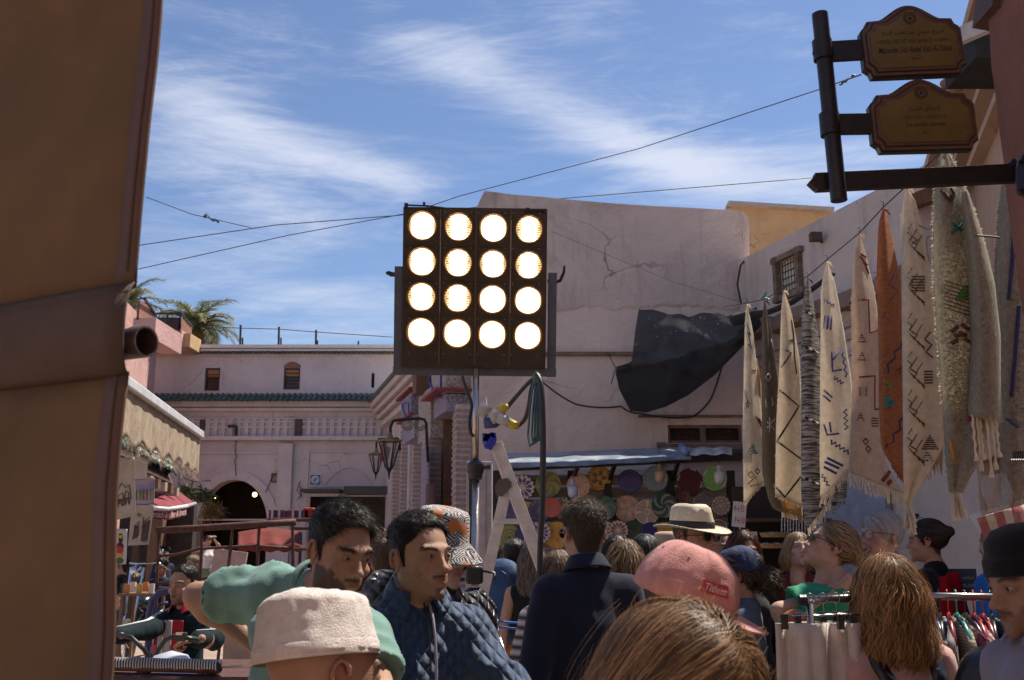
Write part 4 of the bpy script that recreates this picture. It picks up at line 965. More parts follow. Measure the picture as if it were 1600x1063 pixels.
# ---- palms behind the far roof
M_frond=mat('palm_leaf',(.12,.145,.055),rough=.55,var=.3,scale=5,trans=.3,col2=(.22,.19,.07))
M_trunk=mat('palm_trunk',(.12,.085,.06),rough=.95,var=.4,scale=9,bump=1,bscale=12)
def frond_mesh(L,droop,seed,up):
 r=np.random.default_rng(seed);mb=MB();pts=[];p=Vector((0,0,0));ang=up;n=14
 for i in range(n+1):pts.append(p.copy());p=p+Vector((math.cos(ang),0,math.sin(ang)))*(L/n);ang-=droop/n*(.5+1.1*i/n)
 mb.tube(pts,[.035*(1-.85*i/n) for i in range(n+1)],4)
 for i in range(52):
  t=.10+.9*i/52;k=min(int(t*n),n-1);q=pts[k].lerp(pts[k+1],t*n-k);d=(pts[k+1]-pts[k]).normalized();ll=.55*L*.36*math.sin(PI*min(1,t*.85+.12))**.7+.08
  for s in (-1,1):
   side=Vector((0,s,0));v=(d*(.55+.3*t)+side*(.85-.3*t)+Vector((0,0,.22-.55*r.random()))).normalized();w=d*.022*L*.5
   e=q+v*ll*(.8+.4*r.random())-Vector((0,0,.08*ll));mid=q.lerp(e,.5)+Vector((0,0,.05*ll))
   mb.add([q-w,q+w,mid+w*.8,e,mid-w*.8],[(0,1,2,4),(4,2,3)])
 return mb
def palm(label,base,crown_z,L,n,seed):
 t=thing('palm_tree',label,'palm tree',base);r=np.random.default_rng(seed);top=Vector((base[0],base[1],crown_z))
 tp=[Vector(base).lerp(top,k/16)+Vector((.12*math.sin(k*.5),0,0)) for k in range(17)];m_=MB();m_.tube(tp,[.24+.03*(k % 2) for k in range(17)],10);obj('trunk',m_,M_trunk,t,smooth=False)
 for i in range(n):
  up=rad(80-112*(i/n)**.9+r.normal()*6);fm=frond_mesh(L*(.85+.3*r.random()),rad(75+40*r.random()),seed*50+i,up);me=mesh_from('frond',fm.v,fm.f,M_frond)
  o=bpy.data.objects.new('frond',me);COL.objects.link(o);o.parent=t;o.location=tp[-1]-Vector(base);o.rotation_euler=(0,0,i*2.4+r.random())
  if i > n*.75:me.materials[0]=mat('dry_leaf',(.28,.19,.08),rough=.7,var=.3,trans=.3)
cp=P(302,512,36);palm('palm tree with spreading green fronds behind the far roof left end',(cp.x,36,0),cp.z,1.75,40,3)
cp=P(212,480,33);palm('palm tree mostly hidden behind the hanging canvas, only frond tips showing',(cp.x-.4,33,0),cp.z+.1,1.5,24,5)
# ---- large blank-walled building, centre right
YW=13.2
wb_=thing('blank_wall_building','tall blank whitewashed building with stained plaster behind the pottery stall','building',(P(960,800,YW).x,YW,0))
def wp(px,py):p=P(px,py,YW);return (p.x,p.z)
def wxy(px,py,Y=None):return P(px,py,Y or YW)
tl=[(700,298),(757,298),(800,304),(850,308),(900,313),(960,318),(1020,322),(1080,325),(1135,328),(1160,330),(1168,338),(1171,352),(1171,400)]
pts=[(P(700,298,YW).x,0),(P(700,298,YW).x,P(757,298,YW).z)]+[wp(*q) for q in tl[1:]]+[(P(1171,400,YW).x+.04,0)]
pts=[(P(752,300,YW).x+0,0)]+[(P(741,560,YW).x,P(741,560,YW).z)]+[wp(742,330),wp(757,298)]+[wp(*q) for q in tl[2:]]+[(wp(1171,400)[0]+.03,0)]
win=[wp(1044,692)[0],wp(1160,692)[0],wp(1044,693)[1],wp(1044,664)[1]];winr=[(win[0],win[2]),(win[0],win[3]),(win[1],win[3]),(win[1],win[2])]
wall_with_holes(pts,[winr],YW,5.0,M_white,wb_,'wall')
# thicker upper render coat ending in an uneven lip at py ~475
lip=[];N_=40;x0,x1=P(744,470,YW).x,wp(1166,470)[0]
up_=[(x0+(x1-x0)*k/N_,P(1000,478,YW).z+.03*math.sin(k*.37)*math.sin(k*.11+1)+.012*RNG.normal()) for k in range(N_+1)]
tz=lambda x:np.interp(x,[p[0] for p in pts[2:-1]],[p[1] for p in pts[2:-1]])
V=[]
for x,z in up_:V+=[(x,YW-.018,z),(x,YW-.018,float(tz(x))-.01),(x,YW+.0-.002,z-.04)]
F=[]
for k in range(N_):a=3*k;F+=[(a,a+3,a+4,a+1),(a+2,a+5,a+3,a)]
m_=MB();m_.add(V,F);obj('render_coat',m_,plaster('old_grey_coat',(.62,.50,.44),(.20,.15,.125),.8,.8,sunk=.8),wb_)
m_=MB();m_.box(((wp(746,553)[0]+wp(1010,553)[0])/2,YW-.03,wp(900,554)[1]),(wp(1010,553)[0]-wp(746,553)[0],.06,.05));m_.box(((wp(1000,655)[0]+wp(1170,655)[0])/2,YW-.03,wp(1100,651)[1]),(1.5,.05,.03));m_.box(((wp(1040,700)[0]+wp(1165,700)[0])/2,YW-.06,wp(1100,699)[1]),(wp(1165,700)[0]-wp(1030,700)[0],.1,.07));m_.box((wp(1033,712)[0],YW-.05,wp(1033,710)[1]),(.12,.08,.3));obj('ledge',m_,mat('ledge_wood',(.20,.13,.10),rough=.85,var=.3),wb_)
fr=MB()
for a_,b_ in ((win[0],.06),((win[0]+win[1])/2-.02,.07),(win[1],.06)):fr.box((a_,YW+.06,(win[2]+win[3])/2),(b_,.08,win[3]-win[2]))
for z_ in (win[2]+.02,win[3]-.02):fr.box(((win[0]+win[1])/2,YW+.062,z_),(win[1]-win[0],.07,.04))
wf=obj('window',fr,mat('ledge_wood'),wb_)
gr=MB();nx=26
for i in range(nx):
 x_=win[0]+(win[1]-win[0])*(i+.5)/nx
 gr.tube([(x_-.03,YW+.09,win[2]),(x_+.03,YW+.09,win[3])],.006,4);gr.tube([(x_+.03,YW+.092,win[2]),(x_-.03,YW+.092,win[3])],.006,4)
obj('lattice',gr,M_wood,wf);obj('pane',MB().box(((win[0]+win[1])/2,YW+.22,(win[2]+win[3])/2),(win[1]-win[0]+.05,.02,.35)),mat('dark_pane'),wf)
obj('shelf_box',MB().box((wp(1100,730)[0],YW-.08,wp(1100,712)[1]),(1.05,.14,.14)),M_wood,wb_)
# cables on the wall
wire('black cable sagging across the blank wall from the lamp to the net',[P(842,592,YW-.15),P(900,632,YW-.1),P(970,635,YW-.08),P(1000,646,YW-.08),P(1080,652,YW-.08),P(1110,625,YW-.08),P(1128,572,YW-.08)],.012,sag=.03,name='wall_cable',cat='cable')
wire('thin pale string slanting over the upper blank wall',[P(862,362,YW-.2),P(965,405,YW-.2),P(1050,440,YW-.2),P(1150,470,YW-.2)],.005,name='string',cat='string',m=mat('pale_string',(.3,.27,.25)))
wire('thin vertical cable stain line under the ledge on blank wall',[P(950,553,YW-.1),P(962,575,YW-.1),P(955,600,YW-.1)],.006,name='wall_cable',cat='cable')
wire('dark cable hanging down the wall corner above the net',[P(1170,400,YW-.1),P(1157,415,YW-.2),P(1152,445,YW-.2),P(1158,475,YW-.2)],.014,name='wall_cable',cat='cable')
# ---- ochre building behind
ob=thing('ochre_building','sunlit ochre plastered building rising behind the blank wall','building',(P(1200,400,18).x,18,0))
a=P(1120,322,18);b=P(1300,332,18);m_=MB();m_.add([(a.x-1,18,0),(b.x,18,0),(b.x,18,b.z),(a.x+.35,18,a.z),(a.x,18,a.z-.12),(a.x-1,24,0),(b.x,24,0),(b.x,24,b.z),(a.x,24,a.z)],[(0,1,2,3,4),(1,6,7,2),(3,2,7,8),(0,4,8,5)]);obj('wall',m_,M_ochre,ob)
obj('parapet_cap',MB().beam((a.x+.2,18,a.z+.02),(b.x,18,b.z+.02),.3,.07),mat('cap_grey',(.4,.34,.3),rough=.9),ob)
# ---- side building with barred window
sb=thing('side_building','stained plaster house on the right with a small barred window','building',(P(1330,600,11).x,11,0))
A=P(1155,405,13.15);B_=P(1482,240,9.35);zt_=(A.z+B_.z)/2
dr=Vector((B_.x-A.x,B_.y-A.y,0));Ls=dr.length;dr.normalize();nr=Vector((dr.y,-dr.x,0));nr=nr if nr.x < 0 else -nr   # outward normal, towards the square
def sw(px,py):
 """intersection of the ray through (px,py) with the side wall plane -> (u along, z)"""
 d=P(px,py,1.0)-Vector((0,0,CAMZ));o_=Vector((0,0,CAMZ));t=(Vector((A.x,A.y,0))-o_).dot(nr)/d.dot(nr);q=o_+d*t;return ((q-Vector((A.x,A.y,0))).dot(dr),q.z)
SM=Matrix(((dr.x,-nr.x,0,A.x),(dr.y,-nr.y,0,A.y),(0,0,1,0),(0,0,0,1)))
c1,c2,c3,c4=sw(1217,412),sw(1247,398),sw(1253,448),sw(1222,465)
wq=[c4,c1,c2,c3];u0=(c1[0]+c4[0])/2;u1=(c2[0]+c3[0])/2;z0=(c3[1]+c4[1])/2;z1=(c1[1]+c2[1])/2;hole=[(u0,z0),(u0,z1),(u1,z1),(u1,z0)]
zbreak=sw(1300,480)[1]
e1=sw(1480,238)[0]
ztp=[sw(1165,402),sw(1480,240)]
wall_with_holes([(-.05,0),(-.05,ztp[0][1])]+[(u,z) for u,z in ztp]+[(e1,0)],[hole],0,4.0,M_side,sb,'wall',M=SM)
fr=MB()
for uu in (u0-.03,u1+.03):fr.box((uu,-.03,(z0+z1)/2),(.07,.08,z1-z0+.16))
for zz in (z0-.04,z1+.04):fr.box(((u0+u1)/2,-.032,zz),(u1-u0+.22,.07,.07))
fr.v=[tuple(SM @ Vector(v)) for v in fr.v];wf=obj('window',fr,mat('window_wood',(.2,.14,.1),rough=.85,var=.4),sb)
gr=MB()
for k in range(7):uu=u0+(u1-u0)*(k+.5)/7;gr.tube([SM @ Vector((uu,.02,z0)),SM @ Vector((uu,.02,z1))],.006,5)
for k in range(5):zz=z0+(z1-z0)*(k+.5)/5;gr.tube([SM @ Vector((u0,.035,zz)),SM @ Vector((u1,.025,zz))],.006,5)
obj('window_bars',gr,M_iron,wf);cu=MB().box(((u0+u1)/2,.05,(z0+z1)/2),(u1-u0+.1,.02,z1-z0+.1));cu.v=[tuple(SM @ Vector(v)) for v in cu.v];obj('curtain',cu,mat('cream_curtain',(.82,.74,.60),rough=.9,var=.15,scale=14),wf)
# broken lower eave / crumbling beam under the window, old carved door surround below
lb=MB()
for k in range(16):
 u=.2+k*(e1-.2)/16;lb.box((u+.12,-.10-.02*RNG.random(),zbreak+.02*RNG.normal()-.04*k/16),((e1)/16+.01,.22,.14+.05*RNG.random()))
lb.v=[tuple(SM @ Vector(v)) for v in lb.v];obj('broken_eave',lb,plaster('crumbled',(.30,.21,.17),(.14,.1,.08),.7,6),sb)
dv=MB()
for k,(dz,dd) in enumerate(((.28,.07),(.42,.05),(.60,.04))):dv.box((e1*.45,-dd/2-.002,zbreak-dz),(e1*.8,dd,.06))
dv.v=[tuple(SM @ Vector(v)) for v in dv.v];obj('moulding',dv,plaster('grey_trim',(.40,.36,.35),(.2,.17,.15),.4,2),sb)
# floodlight stub on the wall
c=SM @ Vector((sw(1288,372)[0],-.12,sw(1288,372)[1]));t=thing('wall_floodlight','small rusty floodlight fixed high on the stained side wall','floodlight',c)
obj('housing',MB().box(c,(.13,.10,.10)),mat('rust_brown',(.10,.06,.04),rough=.8),t);obj('bracket',MB().tube([c,c+Vector((.12,.1,-.05)),c+Vector((.14,.1,-.5))],.02,6),mat('rust_brown'),t)
# shop level of the side wall: dark opening, blue doors
z9=sw(1400,705)[1]
sh=MB();sh.box((e1*.42,-.06,1.15),(e1*.55,.08,2.3));sh.v=[tuple(SM @ Vector(v)) for v in sh.v];obj('shop_door',sh,mat('pale_blue_door',(.30,.32,.40),rough=.7,var=.12,bump=.1,dirt=.4),sb)
dm=MB();dm.box((e1*.30,-.11,1.95),(.3,.02,.42));dm.v=[tuple(SM @ Vector(v)) for v in dm.v];obj('tile_panel',dm,mat('dark_tile',(.07,.08,.11),rough=.5,var=.5,scale=30),sb)
# ---- beige shop building further right, with dark shop opening
bb=thing('beige_building','beige shop building behind the hanging rugs with a dark open front','building',(P(1560,700,8).x,7.2,0))
# beige wall runs from the side building's end towards the viewer
A2=SM @ Vector((e1,0,0));B2=Vector((P(1700,500,5.2).x,5.2,0))
d2=(B2-A2);L2=d2.length;d2.normalize();n2=Vector((-abs(d2.y),-abs(d2.x),0));n2=Vector((d2.y,-d2.x,0));n2=n2 if n2.x < 0 else -n2
M2=Matrix(((d2.x,-n2.x,0,A2.x),(d2.y,-n2.y,0,A2.y),(0,0,1,0),(0,0,0,1)))
def s2(px,py):
 d=P(px,py,1.0)-Vector((0,0,CAMZ));o_=Vector((0,0,CAMZ));t=(Vector((A2.x,A2.y,0))-o_).dot(n2)/d.dot(n2);q=o_+d*t;return ((q-Vector((A2.x,A2.y,0))).dot(d2),q.z)
zt2=s2(1540,118)[1];op=[(.25,.02),(.25,2.35),(L2-.1,2.35),(L2-.1,.02)]
wall_with_holes([(0,0),(0,zt2),(L2,zt2),(L2,0)],[op],0,.35,M_beige,bb,'wall',M=M2)
m_=MB();m_.box((L2/2,-.06,zt2-.25),(L2,.12,.06));m_.box((L2/2,-.05,zt2-.52),(L2,.10,.06));m_.box((L2/2,-.1,zt2+.04),(L2,.3,.08));m_.v=[tuple(M2 @ Vector(v)) for v in m_.v];obj('cornice',m_,M_beige,bb)
m_=MB();m_.box((L2/2,2.2,1.3),(L2,.1,2.6));m_.box((L2/2,1.2,2.6),(L2,2.2,.08));m_.box((.0,1.2,1.3),(.06,2.0,2.6));m_.v=[tuple(M2 @ Vector(v)) for v in m_.v];obj('shop_interior',m_,mat('brown_interior',(.10,.06,.035),rough=.9,var=.3),bb)
# sunlit white wall piece with beam seen between rugs
a,b=P(1425,318,8.2),P(1485,460,8.2);hb=thing('white_lean_to','small white rooftop room with brown wooden beam seen between rugs','building',(a.x+.15,8.3,b.z))
obj('wall',MB().box(((a.x+b.x)/2,8.35,(a.z+b.z)/2),(b.x-a.x,.3,a.z-b.z)),M_trim,hb);obj('beam',MB().beam(P(1422,318,8.1),P(1490,292,8.0),.12,.12),M_wood2,hb)
# dark canopy and gutter above right
dc=thing('shade_canopy','dark slatted shade canopy high between the sign and terracotta wall','canopy',(P(1525,90,5.4).x,5.4,P(1525,90,5.4).z))
a,b=P(1508,52,5.2),P(1560,40,5.0);m_=MB();m_.box((P(1540,75,5.3).x+.05,5.4,P(1530,78,5.3).z),(.32,.4,.2));obj('slat_roof',m_,mat('black_slats',(.018,.016,.016),rough=.8,var=.4),dc)
obj('fascia',MB().beam(P(1500,57,5.2),P(1560,30,4.8),.05,.09),mat('fascia_white',(.5,.45,.42),rough=.7),dc)
m_=MB();m_.lathe([(.05,-.05),(.052,.05),(.038,.05),(.036,-.04)],14,Matrix.Translation(P(1497,126,5.6)) @ Matrix.Rotation(rad(70),4,'X'));m_.tube([P(1475,134,5.7),P(1495,118,5.6),P(1520,112,5.5)],.035,7);obj('roof_tile',m_,mat('clay_pipe',(.22,.13,.10),rough=.8),dc,smooth=True)
# ---- near terracotta wall on the right
tw=thing('terracotta_wall','rough terracotta plastered house corner at the right edge of view','wall',(1.9,2.2,0))
XC=P(1545,100,2.95).x;me_=MB();R_,C_=60,10
def tf(u,v):
 z=-0.0+3.75*v;n=vnoise(np.array([[u*3,0,z*2.2]]),1.3,4)[0]*.03+vnoise(np.array([[u*3,0,z*9]]),1,6)[0]*.010
 if u < .5:return Vector((XC+n+.02,.0+2.95*(u*2),z))
 t=(u-.5)*2;return Vector((XC+n*(1-t)+.02+1.2*t,2.95+n*.6+.0*t,z))
me_.grid(tf,24,70,flip=True);obj('wall',me_,M_terra,tw,smooth=True)
cr=MB();c=P(1556,2,2.9);cr.box((c.x+.08,2.93,c.z+.02),(.2,.14,.16),rot=Matrix.Rotation(.2,3,'Y'));obj('timber_end',cr,M_wood,tw)
# ------------------------------------------------------------ colonnaded house, between the gallery and the blank wall
def frame(A,B,towards=(0,0)):
 A=Vector((A[0],A[1],0));B=Vector((B[0],B[1],0));d=(B-A).normalized();n=Vector((d.y,-d.x,0))
 if n.dot(Vector((towards[0],towards[1],0))-A) < 0:n=-n
 M=Matrix(((d.x,-n.x,0,A.x),(d.y,-n.y,0,A.y),(0,0,1,0),(0,0,0,1)))
 def uv(px,py):q=rayplane(px,py,A,n);return ((q-A).dot(d),q.z)
 return M,uv,(B-A).length
def xf(mb,M):mb.v=[tuple(M @ Vector(v)) for v in mb.v];return mb
CM,cuv,CL=frame((-3.72,29.6),(-.69,18.1))
ch=thing('colonnade_house','pink house with brick banded pilasters and painted tile capitals behind the lamp stand','building',(-2.2,24,0))
zc=cuv(604,637)[1]
W0=xf(MB().box((CL/2,1.5,zc/2),(CL,3.0,zc)),CM);obj('wall',W0,M_trim,ch)
for dz,dp,h in ((0,.52,.16),(-.18,.42,.14),(-.36,.32,.12),(-.55,.2,.16)):obj('cornice',xf(MB().box((CL/2,-dp/2-.003,zc+dz),(CL,dp,h)),CM),plaster('carved_plaster',(.70,.60,.56),(.46,.36,.33),.6,5),ch)
tb=xf(MB().box((CL/2,-.25,zc+.13),(CL,.70,.07)),CM);obj('tile_eave',tb,M_green,ch)
M_brick=mat('pink_brick',(.44,.33,.295),rough=.9,var=.22,scale=9,bump=.35,bscale=60,dirt=.25,dirtcol=(.5,.4,.36))
M_join=mat('pale_mortar',(.58,.46,.43),rough=.95,var=.2)
def pilaster(p0,p1,ptop,w,n_):
 u1=cuv(p1,800)[0];Y_=(CM @ Vector((u1,0,0))).y;dep=(p1-p0)/FPX*Y_*1.04;zt=cuv((p0+p1)/2,ptop)[1];u0=u1-w
 obj('pilaster_core',xf(MB().box(((u0+u1)/2,-dep/2+.0,zt/2),(w-.02,dep-.02,zt)),CM),M_join,ch)
 bm_=xf(MB().box((0,0,0),(w,dep,.062)),Matrix(CM.to_3x3().to_4x4()));me=mesh_from('brick',bm_.v,bm_.f,M_brick)
 z=.9
 while z < zt-.03:
  c=CM @ Vector(((u0+u1)/2+RNG.normal()*.004,-dep/2-.006+RNG.normal()*.004,z));place_piece('brick',me,ch,c,(0,0,RNG.normal()*.012));z+=.108
for q in ((614,624,700,.3),(626,635,676,.3),(645,657,656,.35),(666,707,690,.5),(713,737,640,.4)):pilaster(*q,0)
M_tileblue=mat('painted_tile',(.42,.36,.36),rough=.45,var=.25,scale=26,col2=(.12,.12,.30),mixlo=.48,mixhi=.56)
M_zel=mat('zellige_relief',(.30,.22,.2),rough=.7,var=.4,scale=22,col2=(.5,.42,.36),mixlo=.45,mixhi=.55,bump=.8,bscale=22)
M_cobalt=mat('cobalt_line',(.04,.05,.35),rough=.4);M_redline=mat('red_line',(.30,.05,.05),rough=.5)
def capital(p0,p1,py0,py1,dep,flare=.0,m=M_zel,nm='capital'):
 u0,z1=cuv(p0,py0);u1,_=cuv(p1,py0);z0=cuv((p0+p1)/2,py1)[1];u0,u1=min(u0,u1),max(u0,u1)
 pts=[(u0+flare*.7,z0),(u0,z0+(z1-z0)*.5),(u0-flare,z1),(u1+flare*.3,z1),(u1,z0)]
 return obj(nm,xf(MB().prism([(x,z) for x,z in pts],dep,Matrix.Translation((0,-dep,0))),CM),m,ch)
capital(690,712,622,690,.50);cpl=capital(668,684,628,662,.60,.18,M_tileblue);cp2=capital(712,736,575,622,.48,.15,M_zel);capital(714,734,630,650,.46,.0,M_tileblue);capital(669,690,662,690,.58,0,M_tileblue)
for p0,p1,py in ((664,687,627),(712,737,627),(666,688,663)):
 u0=cuv(p0,py)[0];u1=cuv(p1,py)[0];obj('red_band',xf(MB().box(((u0+u1)/2,-.33,cuv(p0,py)[1]),(abs(u1-u0)+.1,.72,.05)),CM),M_redline,ch)
bl=MB();bl.tube([CM @ Vector((cuv(px,py)[0],-.63,cuv(px,py)[1])) for px,py in ((672,632),(672,640),(677,652),(683,656),(683,632),(672,632))],.018,4)
obj('cobalt_line',bl,M_cobalt,ch)
bl=MB();bl.tube([CM @ Vector((cuv(px,py)[0],-.50,cuv(px,py)[1])) for px,py in ((708,590),(709,600),(716,612),(719,622),(729,622),(729,588))],.02,4);obj('cobalt_line',bl,M_cobalt,ch)
obj('wooden_eave',xf(MB().box((cuv(700,600)[0]-.2,-.40,cuv(682,603)[1]),(.5,.55,.75)),CM),M_wood2,ch)
obj('wooden_post',xf(MB().box((cuv(712,650)[0]-.05,-.12,2.2),(.22,.25,4.4)),CM),M_wood2,ch)
for k,px in enumerate((640,662)):
 u_,z_=cuv(px,700);ap=arch_pts(u_,.9,.45,z_-.3,z_+.35,8);mb_=MB();mb_.tube([CM @ Vector((x,-.06,z)) for x,z in ap],.05,6);obj('blind_arch',mb_,M_trim,ch,smooth=True)
obj('tile_sign',xf(MB().box((cuv(712,755)[0],-.60,cuv(712,757)[1]),(.6,.04,1.4)),CM),M_tileblue,ch)
obj('drain_pipe',xf(MB().tube([(cuv(722,760)[0],-.6,cuv(722,758)[1]),(cuv(722,760)[0],-.6,.3)],.10,8),CM),mat('clay_pipe',(.22,.13,.10),rough=.8),ch,smooth=True)
# ---- wall lanterns on curled brackets
M_brass=mat('old_brass',(.28,.22,.08),rough=.45,metal=.6,var=.3)
def lantern(label,px,py,Y,s,arm):
 c=P(px,py,Y);t=thing('wall_lantern',label,'lantern',c,0,'lanterns on brackets')
 m_=MB();m_.lathe([(.0,.16),(.02,.14),(.05,.05),(.16,.03),(.17,0),(.15,0)],6,Matrix.Translation(c) @ Matrix.Scale(s,4));obj('lantern_cap',m_,M_brass,t)
 m_=MB()
 for k in range(6):
  a=k*PI/3;m_.tube([c+Vector((.14*math.cos(a),.14*math.sin(a),0))*s,c+Vector((.05*math.cos(a),.05*math.sin(a),-.34))*s],.010*s,4)
 m_.lathe([(.055,-.34),(.02,-.40),(.005,-.50)],6,Matrix.Translation(c) @ Matrix.Scale(s,4));obj('lantern_frame',m_,M_iron,t)
 m_=MB();m_.lathe([(.13,-.01),(.047,-.33)],6,Matrix.Translation(c) @ Matrix.Scale(s,4));obj('glass',m_,mat('lantern_glass',(.4,.4,.4),rough=.1,alpha=.25),t)
 obj('bracket',MB().tube([P(*q) for q in arm],.022*s,6),M_iron,t,smooth=True)
lantern('smaller brass capped lantern hanging furthest left on its bracket',588,711,20,1.0,[(588,708,20),(588,692,20),(592,686,20),(622,685,20),(625,690,20),(625,705,20)])
lantern('larger brass capped lantern under the long curved bracket',609,691,18,1.35,[(610,684,18),(610,668,18),(614,658,18),(625,656,18),(655,654,18),(663,656,18),(666,662,18),(667,690,18),(669,722,18)])
sc_=MB()
for s_ in (-1,1):
 for r_ in (.10,.06):sc_.tube([P(646+s_*10,664,18)+Vector((r_*s_*math.cos(a),0,-r_*math.sin(a))) for a in np.linspace(0,4.6,12)],.014,5)
obj('bracket_scroll',sc_,M_brass,label='gilded iron scrollwork under the long lantern bracket',cat='scrollwork',kind='stuff' if False else None)
fl=P(601,700,19);m_=MB();m_.grid(lambda u,v:P(596+14*u-4*v,692+8*u+30*v*(1-.35*u),19)+Vector((0,.05*math.sin(u*7+v*2),0)),8,10);obj('red_flag',m_,mat('red_cloth',(.35,.03,.03),rough=.8,trans=.25),smooth=True,solid=.004,label='small red flag hanging between the two wall lanterns',cat='flag')
# ------------------------------------------------------------ overhead wires
wire('overhead wire crossing the sky just above the lamp panel from the left',[P(215,384,15),P(430,352,15),P(620,337,15),P(860,312,15),P(1270,278,15)],.0075)
wire('lower overhead wire rising from the left to the street sign',[P(215,421,12),P(450,368,12),P(640,333,12),P(720,306,12),P(1000,232,12),P(1280,140,9),P(1345,117,6)],.0055)
wire('short slack wire with knots above the far roof',[P(228,308,14),P(300,335,14),P(392,356,14)],.006)
kn=MB();kn.tube([P(318+3*math.sin(k*2.1)+k*2.2,336+3*math.cos(k*3)+k*1.1,14) for k in range(12)],.012,5);obj('wire_knot',kn,M_wire,label='frayed knot of wire hanging on the slack wire',cat='wire')
kn=MB();kn.tube([P(1312+3*k,133-k*2+1.5*math.sin(k*2.5),8) for k in range(9)],.010,5);obj('wire_knot',kn,M_wire,label='twisted wire knot beside the street sign pole',cat='wire')
# ------------------------------------------------------------ lamp panel on stand
YL=5.0
M_panel=mat('panel_black',(.030,.020,.013),rough=.38,var=.3,scale=14,bump=.15,metal=.2,dirt=.3,dirtcol=(.09,.055,.03))
M_yoke=mat('yoke_grey',(.085,.095,.12),rough=.5,var=.2,bump=.12,metal=.2,dirt=.3,dirtcol=(.05,.045,.05))
LC=P(741,450,YL);LM=Matrix.Translation(LC) @ Matrix.Rotation(rad(PITCH),4,'X') @ Matrix.Rotation(rad(.7),4,'Y')
kk=(LC-Vector((0,0,CAMZ))).length*math.cos(math.atan(math.hypot(59,81.5)/FPX))/FPX
def lp(px,py,y=0):return Vector(((px-741)*kk,y,(450-py)*kk))
lamp=thing('floodlight','large black panel of sixteen glowing round lamps on a stand','floodlight',LC)
def lobj(name,mb,m,par,**k):return obj(name,xf(mb,LM),m,par,**k)
hs=MB();hs.box(lp(741,450,.09),(226*kk,.15,252*kk));ho=lobj('housing',hs,M_panel,lamp,bevel=.004)
em=bpy.data.materials.new('lamp_glow');em.use_nodes=True;nt=em.node_tree;nt.nodes.clear();at=nt.nodes.new('ShaderNodeAttribute');at.attribute_name='Col';ee=nt.nodes.new('ShaderNodeEmission');oo=nt.nodes.new('ShaderNodeOutputMaterial')
ee.inputs[1].default_value=5.0;nt.links.new(at.outputs[0],ee.inputs[0]);nt.links.new(ee.outputs[0],oo.inputs[0])
M_chrome=mat('lamp_rim',(.45,.26,.10),rough=.25,metal=.9,var=.2)
dim={(0,1):.35,(3,0):.30,(1,1):.4,(3,1):.42,(1,2):.35,(0,0):.8,(0,2):.55,(0,1):.7,(2,1):.6,(1,0):.3}
for i,px in enumerate((659,715.5,770,825.5)):
 for j,py in enumerate((356,412,467,522)):
  yy=py+(i-1.5)*1.2;c=lp(px,yy,.0);d_=dim.get((i,j),1.0);R_=20.8*kk*(1-.012*i);vs=[tuple(c+Vector((0,-.012,0)))];cc=[(1.0,.86,.66)];nr,na=26,64
  for a in range(1,nr+1):
   for b in range(na):
    r=a/nr;th=2*PI*b/na;x,z=r*math.cos(th),r*math.sin(th);vs.append(tuple(c+Vector((x*R_,-.012*(1-r*r)-.0015*math.sin(z*44),z*R_))))
    rib=.5+.5*math.sin(z*34+math.sin(x*7+i+j)*.5);f=math.exp(-(abs(x)/.72)**5-(abs(z)/.95)**8*.5);e_=max(0,min(1,(abs(x)-(.30+.38*d_))/.30,1));e_=max(e_,max(0,(r-.86)/.14)*.6)
    v=d_*(1-e_)+(1-d_)*((.06+.5*rib)*(1-e_))+e_*(.035+.42*rib**3)
    v *= (1-(1-d_)*.25*(1-rib))
    cc.append((v*1.0,v*(.82-.20*e_),v*(.58-.30*e_)))
  fs=[(0,1+b,1+(b+1) % na) for b in range(na)]+[(1+(a-1)*na+b,1+a*na+b,1+a*na+(b+1) % na,1+(a-1)*na+(b+1) % na) for a in range(1,nr) for b in range(na)]
  m_=MB();m_.add(vs,fs);rim=MB();rim.lathe([(R_*1.0,-.004),(R_*1.03,-.010),(R_*1.07,-.006),(R_*1.08,.02)],40,Matrix.Translation(c) @ Matrix.Rotation(PI/2,4,'X'))
  ro=lobj('lamp',rim,M_chrome,lamp,smooth=True);lobj('lens',m_,em,ro,smooth=True,col=np.array(cc))
  for sx,sz in ((-1,-1),(-1,1),(1,-1),(1,1)):
   s_=MB().cyl(c+Vector((sx*25*kk,-.0,sz*24.5*kk+0)),.0025,.01,6,(0,1,0));lobj('screw',s_,M_chrome,lamp) if False else None
for px in (687,743,797):
 lobj('seam_strip',MB().box(lp(px,450,.010),(2.2*kk,.012,244*kk)),mat('strip_metal',(.10,.07,.05),rough=.4,metal=.5),lamp)
for px in (687,797):
 for k in range(46):
  q=lp(px,345+k*3.0,.002);
 ch_=MB();[ch_.box(lp(px+.8*(k % 2),345+k*2.9,-.001),(1.3*kk,.004,1.5*kk)) for k in range(50)];lobj('chain',ch_,mat('chain_metal',(.5,.42,.34),rough=.4,metal=.5),lamp,kind='stuff')
for py in (384.5,440,495):
 lobj('cross_bar',MB().box(lp(741,py,.012),(218*kk,.010,1.6*kk)),M_panel,lamp)
sc_=MB()
for i in range(5):
 for j in range(5):
  for dx in (-6,6):
   px=634+i*53.5;
   if 632 < px+dx < 852:sc_.cyl(lp(px+dx,332+j*55.5,.012),.0026,.008,6,(0,1,0))
lobj('screws',sc_,mat('screw_metal',(.35,.28,.2),rough=.35,metal=.8),lamp,kind='stuff')
yk=MB();yk.box(lp(620.5,502.5,.07),(12.5*kk,.035,172*kk));yo=lobj('yoke',yk,M_yoke,lamp,bevel=.002)
